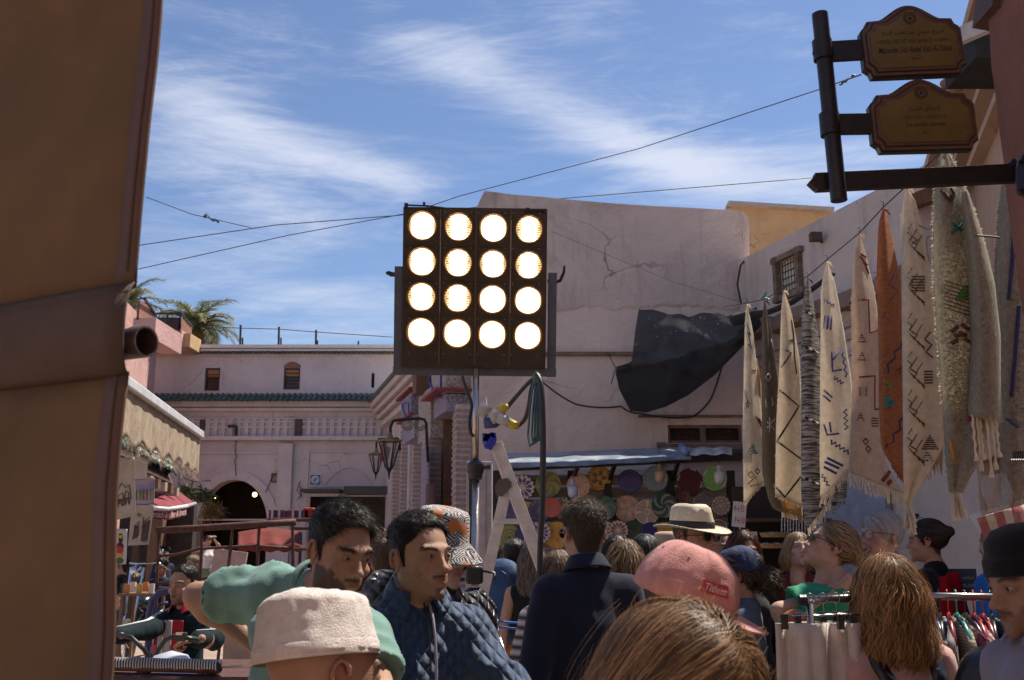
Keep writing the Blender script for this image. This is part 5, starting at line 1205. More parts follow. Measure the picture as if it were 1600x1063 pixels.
lobj('yoke',MB().box(lp(864,506,.07),(13.5*kk,.035,165*kk)),M_yoke,lamp,bevel=.002);lobj('yoke',MB().box(lp(742.5,581.5,.071),(258*kk,.036,13*kk)),M_yoke,lamp,bevel=.002)
lobj('pivot',MB().tube([lp(606,429,.07),lp(632,430,.07)],.012,8),M_iron,lamp,smooth=True);lobj('pivot_knob',MB().tube([lp(600,427,.07),lp(604,427,.07),lp(614,430,.07)],[.006,.012,.009],8),M_iron,lamp,smooth=True)
lobj('tilt_lever',MB().tube([lp(856,436,.07),lp(870,438,.07),lp(876,436,.05),lp(881,424,.03),lp(882,413,.02)],[.009,.010,.009,.008,.006],8),M_iron,lamp,smooth=True)
lobj('top_rod',MB().tube([lp(634,322,.0),lp(668,323,.0),lp(700,326,.02)],.005,6),M_iron,lamp);lobj('top_rod',MB().tube([lp(818,329,.0),lp(851,328,.0)],.005,6),M_iron,lamp)
for px,py,r in ((633,322,.010),(661,320,.007),(823,327,.010),(850,329,.009)):lobj('top_knob',MB().cyl(lp(px,py,0),r,.02,8,(0,0,1)),M_iron,lamp)
# stand
M_steel=mat('stand_steel',(.50,.44,.40),rough=.28,metal=.9,var=.15,bump=.05);M_blk=mat('black_casting',(.02,.018,.018),rough=.4,bump=.2,bscale=60)
sb_=P(746,930,YL+.06);st_=thing('lamp_stand','chromed tripod stand carrying the lamp panel','stand',(sb_.x,sb_.y,0));sx_=P(743,600,YL+.06).x
YS=YL+.07;X0=P(743,700,YS).x
zt0=P(743,592,YS).z;zc1=P(743,735,YS).z;zh=P(745,905,YS).z
obj('upper_tube',MB().tube([(X0,YS,zt0+.05),(X0,YS,zc1)],.0165,16),M_steel,st_,smooth=True)
obj('lower_tube',MB().tube([(X0,YS,zc1),(X0,YS,.35)],.0215,16),M_steel,st_,smooth=True)
obj('rack',MB().box((X0-.026,YS,(zc1+zh)/2),(.010,.014,zc1-zh)),M_blk,st_)
cl=MB();cl.lathe([(.024,-.05),(.036,-.045),(.036,-.02),(.043,-.01),(.043,.03),(.030,.045),(.022,.05)],18,Matrix.Translation((X0,YS,zc1)));co_=obj('clamp',cl,M_blk,st_,smooth=True,auto=40);obj('clamp_knob',MB().tube([(X0+.03,YS-.01,zc1+.01),(X0+.075,YS-.02,zc1+.015)],[.007,.014],8),M_blk,co_)
hd=MB();hd.box((X0,YS,zh+.02),(.085,.09,.085));hb_=obj('winch_box',hd,M_blk,st_,bevel=.012)
obj('crank',MB().tube([(X0+.04,YS-.03,zh+.04),(X0+.10,YS-.03,zh+.03),(X0+.10,YS-.06,zh+.0)],.007,6),M_blk,hb_,smooth=True);obj('lock_knob',MB().tube([(X0-.05,YS-.02,zh),(X0-.10,YS-.03,zh-.005)],[.008,.017],8),M_blk,hb_)
cl=MB();cl.lathe([(.022,-.04),(.05,-.03),(.055,0),(.03,.02)],18,Matrix.Translation((X0,YS,zh-.06)));obj('leg_collar',cl,M_blk,st_,smooth=True)
for a in (-152,-28,95):
 d_=Vector((math.cos(rad(a)),math.sin(rad(a)),0));p0=Vector((X0,YS,zh-.07))+d_*.05;p1=Vector((X0,YS,.03))+d_*.62
 l_=obj('leg',MB().tube([p0,p1],.013,10),M_steel,st_,smooth=True);obj('foot',MB().cyl(p1,.022,.05,10),M_blk,l_)
 obj('leg_brace',MB().tube([Vector((X0,YS,.42)),p0.lerp(p1,.62)],.008,6),M_steel,st_)
# power couplers and cable
M_cable=mat('brown_cable',(.06,.045,.035),rough=.6,var=.3);M_cblack=mat('black_cable',(.016,.014,.014),rough=.5)
M_plugw=mat('plug_grey',(.42,.40,.37),rough=.5,var=.12);M_plugb=mat('plug_blue',(.03,.06,.18),rough=.45);M_tape=mat('yellow_tape',(.50,.38,.03),rough=.5,var=.3,bump=.3)
YP=4.9;pc=thing('power_coupler','pair of grey and blue power plugs with yellow taped ends beside the stand','plug',P(780,652,YP))
obj('plug_body',MB().tube([P(748,640,YP),P(758,642,YP),P(764,646,YP)],[.030,.033,.030],16),M_plugw,pc,smooth=True)
obj('plug_body',MB().tube([P(757,662,YP-.01),P(772,660,YP),P(790,650,YP)],[.026,.030,.020],16),M_plugb,pc,smooth=True)
obj('plug_sleeve',MB().tube([P(766,655,YP-.02),P(776,650,YP-.02),P(783,644,YP-.02)],[.032,.033,.026],16),M_plugw,pc,smooth=True)
obj('plug_sleeve',MB().tube([P(778,652,YP-.03),P(790,658,YP-.03),P(797,662,YP-.03)],[.030,.027,.021],16),M_plugw,pc,smooth=True)
obj('taped_end',MB().tube([P(781,644,YP-.02),P(787,637,YP-.02),P(794,634,YP-.02)],[.027,.022,.018],12),M_tape,pc,smooth=True);obj('taped_end',MB().tube([P(796,661,YP-.03),P(804,665,YP-.03),P(811,667,YP-.03)],[.023,.022,.015],12),M_tape,pc,smooth=True)
def cable(label,pts,r,m,cat='cable',name='power_cable',n=8):
 from mathutils.geometry import interpolate_bezier
 pts=[Vector(p) for p in pts];out=[]
 for i in range(len(pts)-1):
  a,b=pts[i],pts[i+1];ta=(pts[i+1]-pts[max(i-1,0)])/6;tb=(pts[min(i+2,len(pts)-1)]-pts[i])/6
  out+=interpolate_bezier(a,a+ta,b-tb,b,9)[:-1]
 out.append(pts[-1]);return obj(name,MB().tube(out,r,n),m,smooth=True,label=label,cat=cat)
cable('brown cable arching from the lamp yoke down to the upper taped plug',[P(838,588,YP),P(826,598,YP),P(808,618,YP),P(793,636,YP)],.0105,M_cable)
cable('brown cable curving down to the lower taped plug',[P(836,590,YP+.02),P(830,610,YP),P(826,635,YP),P(820,655,YP),P(808,667,YP-.02)],.0105,M_cable)
cable('black cable loop hanging left of the lamp stand tube',[P(722,588,YP),P(730,612,YP),P(737,632,YP),P(734,655,YP),P(735,675,YP),P(741,682,YP)],.008,M_cblack)
cable('thick black cable hanging straight down from lamp yoke beside the ladder',[P(838,585,4.75),P(845,600,4.72),P(848,640,4.7),P(849,700,4.7),P(848,780,4.7),P(844,860,4.7),P(843,950,4.7),P(842,1100,4.75)],.0135,M_cblack)
cable('second black cable hanging down behind the thick cable',[P(842,585,4.8),P(847,620,4.8),P(846,760,4.8),P(846,900,4.8),P(848,1100,4.8)],.009,M_cblack)
M_strap=mat('teal_strap',(.06,.13,.15),rough=.7,var=.2)
m_=MB();
for k,(dx,w) in enumerate(((-4,2),(0,3),(3,1),(6,0))):
 pp=[P(838,580,4.85),P(837+dx,600,4.84),P(833+dx*1.3,640,4.84),P(831+dx*1.5,680,4.84),P(834+dx*1.5,698-k*3,4.84),P(839+dx,690-k*3,4.83),P(840+dx,640,4.83),P(840,595,4.83)]
 q=[];
 for a,b in zip(pp[:-1],pp[1:]):q+=[a.lerp(b,t) for t in (0,.33,.66)]
 m_.tube(q,.005,4)
m_.cyl(P(838,592,4.84),.018,.05,10);obj('strap',m_,M_strap,label='teal webbing strap looped over the lamp yoke',cat='strap')
# ladder
M_alu=mat('ladder_alu',(.60,.57,.55),rough=.45,metal=.35,var=.15,scale=14,bump=.1)
YD=5.75;ld=thing('step_ladder','aluminium folding step ladder with blue taped top','ladder',(P(790,900,YD).x,YD+.25,0))
def ext(a,b,z):t=(z-a.z)/(b.z-a.z);return a+(b-a)*t
fa,fb=P(775,692,YD),P(850,892,YD);fb=ext(fa,fb,.02)
ra,rb2=P(789,775,YD),P(761,900,YD);rb2=ext(ra,rb2,.02)
for dy in (0,.42):
 o3=Vector((0,dy,0));obj('rail',MB().beam(fa+o3,fb+o3,.068,.022,up=(0,1,0)),M_alu,ld,bevel=.003);obj('rear_rail',MB().beam(ra+o3+Vector((0,.01,.02)),rb2+o3,.058,.022,up=(0,1,0)),M_alu,ld,bevel=.003)
 h_=MB();hp=P(787,760,YD)+o3;h_.add([tuple(hp+Vector((x,-.02,z))) for x,z in ((-.045,-.05),(-.05,0),(-.03,.035),(.02,.045),(.045,.02),(.045,-.005),(.02,-.03),(-.01,-.06))],[tuple(range(8))]);obj('hinge',h_,mat('hinge_grey',(.09,.085,.085),rough=.4,metal=.4),ld,solid=.012)
for z in np.arange(.3,2.5,.27):
 c=ext(fa,fb,z);obj('step',MB().box(c+Vector((.0,.21,0)),(.08,.40,.022)),M_alu,ld)
c=P(796,815,YD);obj('spreader',MB().beam(P(775,815,YD),P(818,815,YD),.02,.03),M_alu,ld)
tp=MB()
for k in range(7):a=P(757+k*2.6,684+1.2*math.sin(k),YD);tp.box(a+Vector((0,.2,0)),(.022,.46,.045),rot=Matrix.Rotation(.3*math.sin(k*2),3,'Y'))
tp.beam(P(762,690,YD-.02),P(772,696,YD-.02),.04,.07);obj('taped_top',tp,mat('blue_tape',(.02,.03,.35),rough=.45,var=.3,bump=.3),ld,kind=None)
for dy in (0,.01):
 cable(['bright blue rope stretched behind the stand, upper strand','bright blue rope stretched behind the stand, lower strand'][int(dy*100)],[P(758,968+dy*900,5.9),P(800,973+dy*900,5.9),P(842,974+dy*1000,5.9)],.006,mat('blue_rope',(.02,.14,.5),rough=.5),cat='rope',name='blue_rope')
# grey electric cabinet left of the ladder
cb_=thing('metal_cabinet','pale metal cabinet standing behind the lamp stand tube','cabinet',(P(752,900,9).x,9,0))
a,b=P(729,721,9),P(768,900,9);obj('body',MB().box(((a.x+b.x)/2,9.2,a.z/2),(b.x-a.x,.4,a.z)),mat('cabinet_grey',(.36,.33,.34),rough=.5,var=.15,dirt=.3),cb_,bevel=.01);obj('door_panel',MB().box(((a.x+b.x)/2-.02,8.99,a.z/2),(b.x-a.x-.07,.012,a.z-.1)),mat('cabinet_grey'),cb_)
# ------------------------------------------------------------ street sign
YG=2.83;sg=thing('sign_post','black iron street sign post cantilevered from the terracotta wall','sign post',P(1590,280,YG))
M_spole=mat('sign_iron',(.022,.017,.018),rough=.42,var=.25,bump=.08,metal=.3)
obj('pole',MB().tube([P(1281,22,YG),P(1311,314,YG)],.0245,20),M_spole,sg,smooth=True,auto=50)
for a_,b_ in (((1283,73),(1350,92)),((1294,185),(1365,196))):
 pass
obj('upper_bracket',MB().beam(P(1285,82,YG-.0),P(1352,78,YG),.02,.062,up=(0,0,1)),M_spole,sg);obj('lower_bracket',MB().beam(P(1297,195,YG),P(1366,194,YG),.02,.062),M_spole,sg)
for q in ((1284,64,1287,94),(1295,178,1298,212)):ob_=obj('clamp_ring',MB().tube([P(q[0],q[1],YG),P(q[2],q[3],YG)],.030,20),M_spole,sg,smooth=True,auto=50)
for px,py in ((1270,83),(1282,198)):obj('clamp_screw',MB().tube([P(px,py,YG-.0),P(px+8,py,YG)],[.007,.004],6),M_spole,sg)
ar=MB();h_=.028;a=P(1308,284,YG+.06);b=P(1598,271,YG+.0)
ar.beam(P(1273,286,YG+.05),P(1600,271,YG+.05),.03,.056);obj('arm',ar,M_spole,sg,bevel=.002)
tp=P(1262,287,YG+.05);b1=P(1274,274,YG+.05);b2=P(1274,298,YG+.05);m_=MB();m_.add([tuple(tp+Vector((0,-.015,0))),tuple(b1+Vector((0,-.015,0))),tuple(b2+Vector((0,-.015,0))),tuple(tp+Vector((0,.015,0))),tuple(b1+Vector((0,.015,0))),tuple(b2+Vector((0,.015,0)))],[(0,2,1),(3,4,5),(0,1,4,3),(1,2,5,4),(2,0,3,5)]);obj('arm_tip',m_,M_spole,sg)
m_=MB();m_.add([tuple(P(px,py,YG-.02)) for px,py in ((1592,248),(1600,240),(1625,240),(1625,310),(1600,308),(1588,298),(1588,262))],[tuple(range(7))]);obj('wall_bracket',m_,mat('bracket_blue',(.03,.045,.10),rough=.5),sg,solid=.01)
for px,py in ((1582,254),(1598,250),(1596,300)):obj('bolt',MB().cyl(P(px,py,YG-.035),.009,.02,6,(0,1,0)),M_spole,sg)
M_sframe=mat('sign_wood_frame',(.105,.052,.030),rough=.4,var=.3,scale=10,stretch=(.6,6,6),coat=.3);M_brassp=mat('sign_brass',(.17,.115,.035),rough=.38,metal=.35,var=.28,scale=5,dirt=.35,dirtcol=(.07,.04,.02));M_letter=mat('engraved_black',(.015,.010,.006),rough=.6)
def plate_outline(w,h,inset,n=16):
 """half width w, height h (z from 0), arched top with stepped shoulders and notched corners"""
 pts=[(-w*.86,0),(w*.86,0),(w*.90,.075*h),(w,.13*h),(w,h*.64),(w*.955,h*.685),(w*.885,h*.715),(w*.84,h*.79)]
 top=[(x,h*.80+(h*.20)*(math.cos(PI*x/(w*.60))*.5+.5)**.65) for x in np.linspace(w*.60,-w*.60,n)];pts+=top
 pts+=[(-x,z) for x,z in reversed(pts[2:8])]
 if inset:
  c=(0,h*.46);pts=[(x-math.copysign(min(inset,abs(x)),x)*1.0 if abs(x) > inset else x,z+(inset if z < c[1] else -inset)*1.0) for x,z in pts]
 return pts
def _forms():
 return {'ا':(0xFE8D,0xFE8E,0,0),'ب':(0xFE8F,0xFE90,0xFE91,0xFE92),'ت':(0xFE95,0xFE96,0xFE97,0xFE98),'ة':(0xFE93,0xFE94,0,0),'ح':(0xFEA1,0xFEA2,0xFEA3,0xFEA4),'د':(0xFEA9,0xFEAA,0,0),'ر':(0xFEAD,0xFEAE,0,0),'ز':(0xFEAF,0xFEB0,0,0),'س':(0xFEB1,0xFEB2,0xFEB3,0xFEB4),'ض':(0xFEBD,0xFEBE,0xFEBF,0xFEC0),'ع':(0xFEC9,0xFECA,0xFECB,0xFECC),'ق':(0xFED5,0xFED6,0xFED7,0xFED8),'ل':(0xFEDD,0xFEDE,0xFEDF,0xFEE0),'ي':(0xFEF1,0xFEF2,0xFEF3,0xFEF4),'ئ':(0xFE89,0xFE8A,0xFE8B,0xFE8C)}
def arabic(s):
 f=_forms();out=[]
 for w in s.split(' '):
  r=[]
  for i,c in enumerate(w):
   pj=i > 0 and f[w[i-1]][2] != 0;nj=i < len(w)-1 and f[c][2] != 0
   r.append(chr(f[c][3] if pj and nj else f[c][1] if pj else f[c][2] if nj else f[c][0]))
  out.append(''.join(reversed(r)))
 return ' '.join(reversed(out))
def text_mesh(s,width,height=None,shear=0,bold=0,ext=.0006):
 cu_=bpy.data.curves.new('t','FONT');cu_.body=s;cu_.align_x='CENTER';cu_.align_y='CENTER';cu_.shear=shear;cu_.resolution_u=3;cu_.offset=bold
 o=bpy.data.objects.new('t',cu_);COL.objects.link(o);dg=bpy.context.evaluated_depsgraph_get();me=bpy.data.meshes.new_from_object(o.evaluated_get(dg));bpy.data.objects.remove(o)
 v=np.array([q.co[:] for q in me.vertices]) if len(me.vertices) else np.zeros((0,3));f=[tuple(p.vertices) for p in me.polygons]
 if len(v) == 0:return v,f
 v[:,:2]-=(v[:,:2].min(0)+v[:,:2].max(0))/2;sx=width/np.ptp(v[:,0]);sy=sx if height is None else height/max(np.ptp(v[:,1]),1e-6)
 return np.stack([v[:,0]*sx,np.zeros(len(v)),v[:,1]*sy],1),f
def put_text(name,s,M,m,parent,width,height=None,**k):
 v,f=text_mesh(s,width,height,**k);return obj(name,(TM(M,v),f),m,parent,label=None) if len(v) else None
def sign_plate(label,cx,cy0,cy1,half,lines,roll):
 c=P(cx,cy1,YG-.012);h=(P(cx,cy0,YG).z-c.z);w=half*YG/FPX*1.01;M=Matrix.Translation(c) @ Matrix.Rotation(rad(-roll),4,'Y');t=thing('street_sign',label,'sign',c,0,'brass street signs')
 obj('backing',MB().prism(plate_outline(w,h,0),.026,M),M_spole,t)
 obj('wood_frame',MB().prism(plate_outline(w*.985,h*.985,.002),.008,M @ Matrix.Translation((0,-.0082,.001))),M_sframe,t)
 obj('inner_line',MB().prism(plate_outline(w,h,.0125*w/.17),.002,M @ Matrix.Translation((0,-.0104,0))),M_letter,t)
 obj('inner_frame',MB().prism(plate_outline(w,h,.016*w/.17),.002,M @ Matrix.Translation((0,-.0126,0))),M_sframe,t)
 obj('brass_plate',MB().prism(plate_outline(w,h,.026*w/.17),.002,M @ Matrix.Translation((0,-.0148,0))),M_brassp,t)
 Q=M @ Matrix.Translation((-.003,-.0155,h*.78));em_=MB()
 for r in (.0205,.017,.012,.006):em_.lathe([(r,0),(r-.0018,-.0006)],24,Q @ Matrix.Rotation(PI/2,4,'X'))
 for k in range(12):a=k*PI/6;em_.box(Q @ Vector((.0145*math.cos(a),0,.0145*math.sin(a))),(.003,.001,.003))
 em_.box(Q @ Vector((0,0,0)),(.006,.001,.009));obj('crest',em_,M_letter,t)
 for s_,z_,w_,h_,kw in lines:put_text('lettering',s_,M @ Matrix.Translation((0,-.0156,h*z_)),M_letter,t,w*2*w_,h*h_ if h_ else None,**kw)
 return t
sign_plate('upper brass street sign with three lines of script and an arrow',1432,12,119,85,[(arabic('ضريح سيدي عبد العزيز التباع'),.575,.62,.085,{}),('∘ΛΘΣΣ I ΘΣΛΣ ΛΘΛ IIΛЖΣΣ ++ΘΘ∘Λ',.46,.72,.055,{}),('Mausolée Sidi Abdel Aziz Al-Tabaâ',.345,.72,.082,dict(shear=.35,bold=.008)),('←',.215,.10,.035,{})],2.6)
sign_plate('lower brass street sign with shorter script, duller and more stained',1448,127,236,87,[(arabic('الحدائق السرية'),.555,.30,.08,{}),('+ΣΟ+ΣI∪ +ΣΘΘΣΟΣ',.44,.40,.05,{}),('Les Jardins Secrets',.335,.38,.075,dict(shear=.35,bold=.008)),('←',.22,.10,.03,{})],1.6)
# ------------------------------------------------------------ foreground canvas with its steel pipe
M_canvas=mat('brown_canvas',(.155,.088,.040),rough=.85,var=.22,scale=3,bump=.25,bscale=420,trans=.22,dirt=.55,dirtcol=(.09,.05,.035))
M_canvas2=mat('brown_canvas_sleeve',(.085,.050,.036),rough=.85,var=.3,scale=4,bump=.25,bscale=300,trans=.08,dirt=.5,dirtcol=(.07,.04,.03))
edge=[(-700,262),(-200,258),(0,253),(120,246),(250,236),(360,224),(443,215),(520,212),(590,203),(660,196),(760,188),(900,181),(1063,175),(1500,160),(2600,120)]
def tarp_pt(u,py):
 ex=np.interp(py,[e[0] for e in edge],[e[1] for e in edge]);e0=P(ex,py,1.45);q=Vector((e0.x-1.25*u,e0.y+.62*u,e0.z));
 n=float(vnoise(np.array([[u*3.1,0,py*.004]]),1,3)[0]);q.y+=.03*n;return q
cv=thing('hanging_canvas','brown canvas sheet hanging in the left foreground, seamed and out of focus','canvas',P(100,1000,1.3))
def strip(name,py0,py1,m,nv,bulge=0,off=0):
 mb_=MB();mb_.grid(lambda u,v:tarp_pt(u**1.0,py0+(py1-py0)*v-u*(-18 if False else 0))+Vector((0,-off-bulge*math.sin(PI*v)**.7,0)),30,nv,flip=True);return obj(name,mb_,m,cv,smooth=True,solid=.003)
strip('upper_panel',-700,452,M_canvas,30);strip('lower_panel',582,2600,M_canvas,40)
strip('pipe_sleeve',444,588,M_canvas2,18,.036,.004)
for py in (449,463,583):
 pts=[tarp_pt(u,py)+Vector((0,-.010 if py != 463 else -.024,0)) for u in np.linspace(0,1,30)];obj('stitch_seam',MB().tube(pts,.0022,5),mat('seam_thread',(.06,.03,.02),rough=.8),cv)
pts=[tarp_pt(0.012,py)+Vector((0,-.006,0)) for py in list(range(-300,445,25))];obj('hem',MB().tube(pts,.0026,5),mat('seam_thread'),cv)
pts=[tarp_pt(0.014,py)+Vector((0,-.006,0)) for py in list(range(590,1200,25))];obj('hem',MB().tube(pts,.0026,5),mat('seam_thread'),cv)
mb_=MB();mb_.grid(lambda u,v:tarp_pt(.028*(1-u),-300+v*745)+Vector((0,-.004,0)),2,24);obj('edge_tape',mb_,mat('edge_tape',(.09,.045,.035),rough=.8),cv,smooth=True,solid=.002)
mb_=MB();mb_.grid(lambda u,v:tarp_pt(.032*(1-u),588+v*700)+Vector((0,-.004,0)),2,24);obj('edge_tape',mb_,mat('edge_tape'),cv,smooth=True,solid=.002)
pa=P(229,534,1.44);pb=pa+Vector((-1,.50,-.0));mb_=MB();d_=(pa-pb).normalized();Rr=.0235
Q=Matrix.Translation(pa) @ d_.to_track_quat('Z','Y').to_matrix().to_4x4();mb_.lathe([(Rr-.003,-.5),(Rr-.003,0),(Rr,0),(Rr,-1.1)],28,Q)
obj('steel_pipe',mb_,mat('pipe_brown',(.045,.026,.022),rough=.55,var=.3,bump=.15),smooth=True,auto=40,label='brown steel pipe with open end poking out of the canvas sleeve',cat='pipe')
# ------------------------------------------------------------ shade net
M_net=mat('shade_net',(.022,.022,.026),rough=.8,var=.5,scale=5,alpha=.9,bump=.3,bscale=120,dirt=.35,dirtcol=(.10,.10,.11))
nt_=thing('shade_net','torn black shade net slung from the blank wall to the rugs','net',P(1075,645,12.4))
top_=[(998,482),(1040,489),(1075,494),(1110,488),(1135,493),(1160,492),(1182,478)];bot_=[(985,643),(1010,645),(1040,636),(1075,618),(1115,588),(1150,552),(1190,508)]
lefte=[(998,482),(992,520),(986,575),(963,573),(962,585),(968,610),(985,643)]
def netpt(u,v):
 i=u*6;k=min(int(i),5);t=i-k;a=Vector(top_[k]).lerp(Vector(top_[k+1]),t);b=Vector(bot_[k]).lerp(Vector(bot_[k+1]),t);q=a.lerp(b,v)
 if u < .18:
  i=v*6;k2=min(int(i),5);l=Vector(lefte[k2]).lerp(Vector(lefte[k2+1]),i-k2);w=(1-u/.18)**1.5;q=q.lerp(l,w)
 f=.22*math.sin(PI*v)*(1-u*.6)+.05*math.sin(v*16-u*9+2*math.sin(u*5))*math.sin(PI*min(1,v*1.05))*(1-u*.5)+.03*math.sin(u*30+v*4)*(1-v)
 return P(q.x,q.y+1.5*math.sin(u*40)*(1-v)**4,12.75-f-u*.9)
mb_=MB();mb_.grid(netpt,90,60);obj('net_sheet',mb_,M_net,nt_,smooth=True)
mb_=MB();mb_.grid(lambda u,v:netpt(.0+u*.95,.60+.4*v-.15*math.sin(u*PI)*(1-v))+Vector((0,-.06-.05*math.sin(u*8),0)),60,14);obj('folded_hem',mb_,mat('shade_net_thick',(.014,.014,.017),rough=.85,var=.4,scale=6),nt_,smooth=True)
bp_=[P(px,py,Y) for px,py,Y in ((1150,500,11.9),(1175,492,11.6),(1205,486,11.2),(1240,470,10.8),(1270,452,10.4),(1300,430,10))]
mb_=MB();mb_.tube(bp_,[.08,.055,.045,.035,.03,.025],9);V_=np.array(mb_.v);V_+=(fbm(V_,6,2)*.05)[:,None];obj('twisted_end',(V_,mb_.f),M_net,nt_,smooth=True)
fz=[Vector(netpt(RNG.random()*.8,.04+.22*RNG.random()**1.6))+Vector((0,-.02,0)) for i in range(46)]
mb_=MB();[mb_.box(p_,(.006+.008*RNG.random(),.006,.008)) for p_ in fz];obj('lint',mb_,mat('pale_lint',(.45,.42,.4),rough=.9),nt_,kind='stuff')
# ------------------------------------------------------------ pottery stall
YT=12.1;stl=thing('pottery_stall','plank backed pottery stall with crumpled blue tarpaulin roof edge','market stall',(P(965,900,YT).x,YT+.2,0))
M_plank=mat('weathered_plank',(.42,.34,.28),rough=.85,var=.3,scale=5,stretch=(.5,4,8),bump=.4,bscale=20,dirt=.4,dirtcol=(.1,.08,.06))
xa,xb=P(772,800,YT+.3).x,P(1142,800,YT+.3).x;z=1.05;
while z < P(960,735,YT+.3).z:
 obj('plank',MB().box(((xa+xb)/2,YT+.34+RNG.normal()*.006,z),(xb-xa,.03,.125)),M_plank,stl);z+=.150
for px in (893,950,1048,1143,775):a=P(px,735,YT+.2);obj('post',MB().box((a.x,YT+.27,a.z/2),(.09,.08,a.z)),M_iron,stl)
M_tarp=mat('blue_tarp',(.20,.26,.34),rough=.38,var=.35,scale=4,bump=.5,bscale=16,trans=.15,col2=(.46,.47,.47),mixlo=.4,mixhi=.62)
def tarpp(u,v):
 px=783+(1080-783)*u;py=np.interp(u,[0,.3,.6,1],[709,707,703,699])*(1-v)+np.interp(u,[0,.3,.6,1],[724,722,718,711])*v
 return P(px,py+.9*math.sin(u*26+v*2)*math.sin(v*PI),YT-.55+.75*(1-v)-.010*math.sin(u*50+v*3)+.014*math.sin(u*13+2*math.sin(u*5)))
mb_=MB();mb_.grid(tarpp,90,10);obj('tarpaulin',mb_,M_tarp,stl,smooth=True,solid=.006)
mb_=MB();mb_.grid(lambda u,v:tarpp(u,1)+Vector((0,-.01,-.055*v-.005*math.sin(u*19)*v)),90,3);obj('tarp_hem',mb_,mat('blue_hem',(.12,.19,.30),rough=.4,var=.4,scale=3),stl,smooth=True,solid=.005)
mb_=MB();mb_.tube([P(1064,699,YT-.5),P(1074,708,YT-.62)],.045,10);obj('tarp_roll',mb_,mat('blue_hem'),stl,smooth=True)
mb_=MB();mb_.grid(lambda u,v:P(1074+70*u+5*v*(1-u),700+11*v-1*u+1.2*math.sin(u*14),YT-.45-.2*v+.02*math.sin(u*23)),40,6);obj('silver_sheet',mb_,mat('silver_sheet',(.42,.41,.40),rough=.4,var=.4,scale=7,bump=.5,bscale=14),stl,smooth=True,solid=.006)
obj('beam',MB().beam(P(785,731,YT-.3),P(1160,713,YT-.3),.07,.09),M_iron,stl);obj('shelf',MB().box(((xa+xb)/2,YT+.1,.95),(xb-xa,.7,.06)),M_wood,stl)
for px in (893,950,1048):obj('brace',MB().beam(P(px+3,748,YT+.2),P(px+12,722,YT-.2),.04,.05),M_iron,stl)
# plates: (px, py, radius px, ground, pattern, style)
C_=dict(white=(0.675,0.608,0.567),cream=(0.648,0.513,0.405),brown=(0.176,0.0945,0.0675),navy=(0.027,0.027,0.149),olive=(0.27,0.27,0.0675),dolive=(0.121,0.135,0.0405),pink=(0.648,0.324,0.257),red=(0.567,0.081,0.0405),yellow=(0.675,0.405,0.0405),orange=(0.675,0.243,0.0405),black=(0.027,0.0243,0.0243),violet=(0.0675,0.054,0.216),sky=(0.27,0.378,0.446),maroon=(0.135,0.0203,0.0243),green=(0.216,0.486,0.121),dgreen=(0.0203,0.0945,0.0607),teal=(0.027,0.176,0.176),slate=(0.081,0.121,0.203),grey=(0.338,0.297,0.297),blue=(0.0405,0.108,0.378))
plates=[(816,762,19.5,'white','violet','petal'),(857,757,20,'olive','dolive','swirl'),(904,759,18.5,'pink','cream','petal'),(936,747,19.5,'yellow','brown','flower'),(984,752,18.5,'violet','navy','ring'),(1024,748,20,'sky','slate','dots'),(1078,752,20.5,'maroon','cream','edge'),(1117,748,19,'green','cream','edge'),
          (797,797,17,'navy','violet','swirl'),(824,797,13,'yellow','brown','dots'),(843,798,17.5,'slate','navy','petal'),(862,793,15.5,'red','slate','dots'),(879,795,16,'cream','brown','petal'),(923,795,16,'grey','brown','petal'),(944,794,19.5,'dgreen','teal','swirl'),(980,795,20.5,'pink','cream','flower'),(1011,800,19.5,'cream','brown','radial'),(1038,790,20,'dgreen','grey','swirl'),(1067,783,15,'brown','maroon','ring'),(1097,788,15.5,'grey','brown','radial'),(1126,790,16.5,'cream','brown','spoke'),
          (796,840,20.5,'olive','dgreen','ring'),(821,838,17,'violet','navy','ring'),(844,832,17,'cream','violet','petal'),(870,836,20.5,'yellow','orange','flower'),(949,832,16,'cream','navy','radial'),(966,829,15.5,'cream','brown','petal'),(991,829,15.5,'dgreen','black','ring'),(1017,832,15.5,'violet','navy','edge'),(1040,829,13,'yellow','navy','dots'),(1067,828,15,'navy','dgreen','swirl'),(1095,826,15,'maroon','brown','ring'),(1122,826,14,'brown','cream','ring'),(905,838,14,'maroon','brown','ring')]
lab=['white plate with violet petal pattern, top left beside the ladder','olive green plate in the top row behind the cable','salmon pink patterned plate in the top row with a lantern before it','golden yellow plate painted with a dark flower, top row','dusky violet plain rimmed plate in the top row','pale blue dotted plate in the top row','dark maroon plate with cream edge marks, top row','bright green plate at the right end of the top row','dark blue plate beside the ladder rail, middle row','small yellow plate peeking out beside the ladder rail','slate blue petalled plate in the middle row near the cable','bright red dotted plate in the middle row','cream petalled plate left of the tall man in middle row','grey petalled plate half hidden behind the tall man','dark green plate right of the tall man, middle row','peach plate with pale flower in the middle row centre','beige plate with fine radial lines, middle row centre','dark green and grey plate above the straw hat','dark brown plate just above the straw hat crown','grey radial plate right above the straw hat','cream wheel patterned plate at right end of middle row','round lime green plate with rings, under the ladder step','violet ringed plate tucked behind the lime green plate','cream and violet plate right of the ladder, bottom row','yellow and orange plate, bottom row left of the tall man','white plate with navy rays right of the tall man, bottom row','cream petalled plate in the bottom row, beside the navy rayed one','very dark green ringed plate in the bottom row','violet plate with square navy middle, bottom row','small yellow and navy plate beside the straw hat brim','navy swirled plate behind the straw hat','maroon plate low behind the straw hat brim','brown plate behind the sunglasses board, bottom row','dark maroon plate hidden by the tall man, bottom row']
M_plate=mat('glazed_plate',vcol=True,rough=.28,var=.25,scale=18,bump=.08,bscale=60,coat=.3)
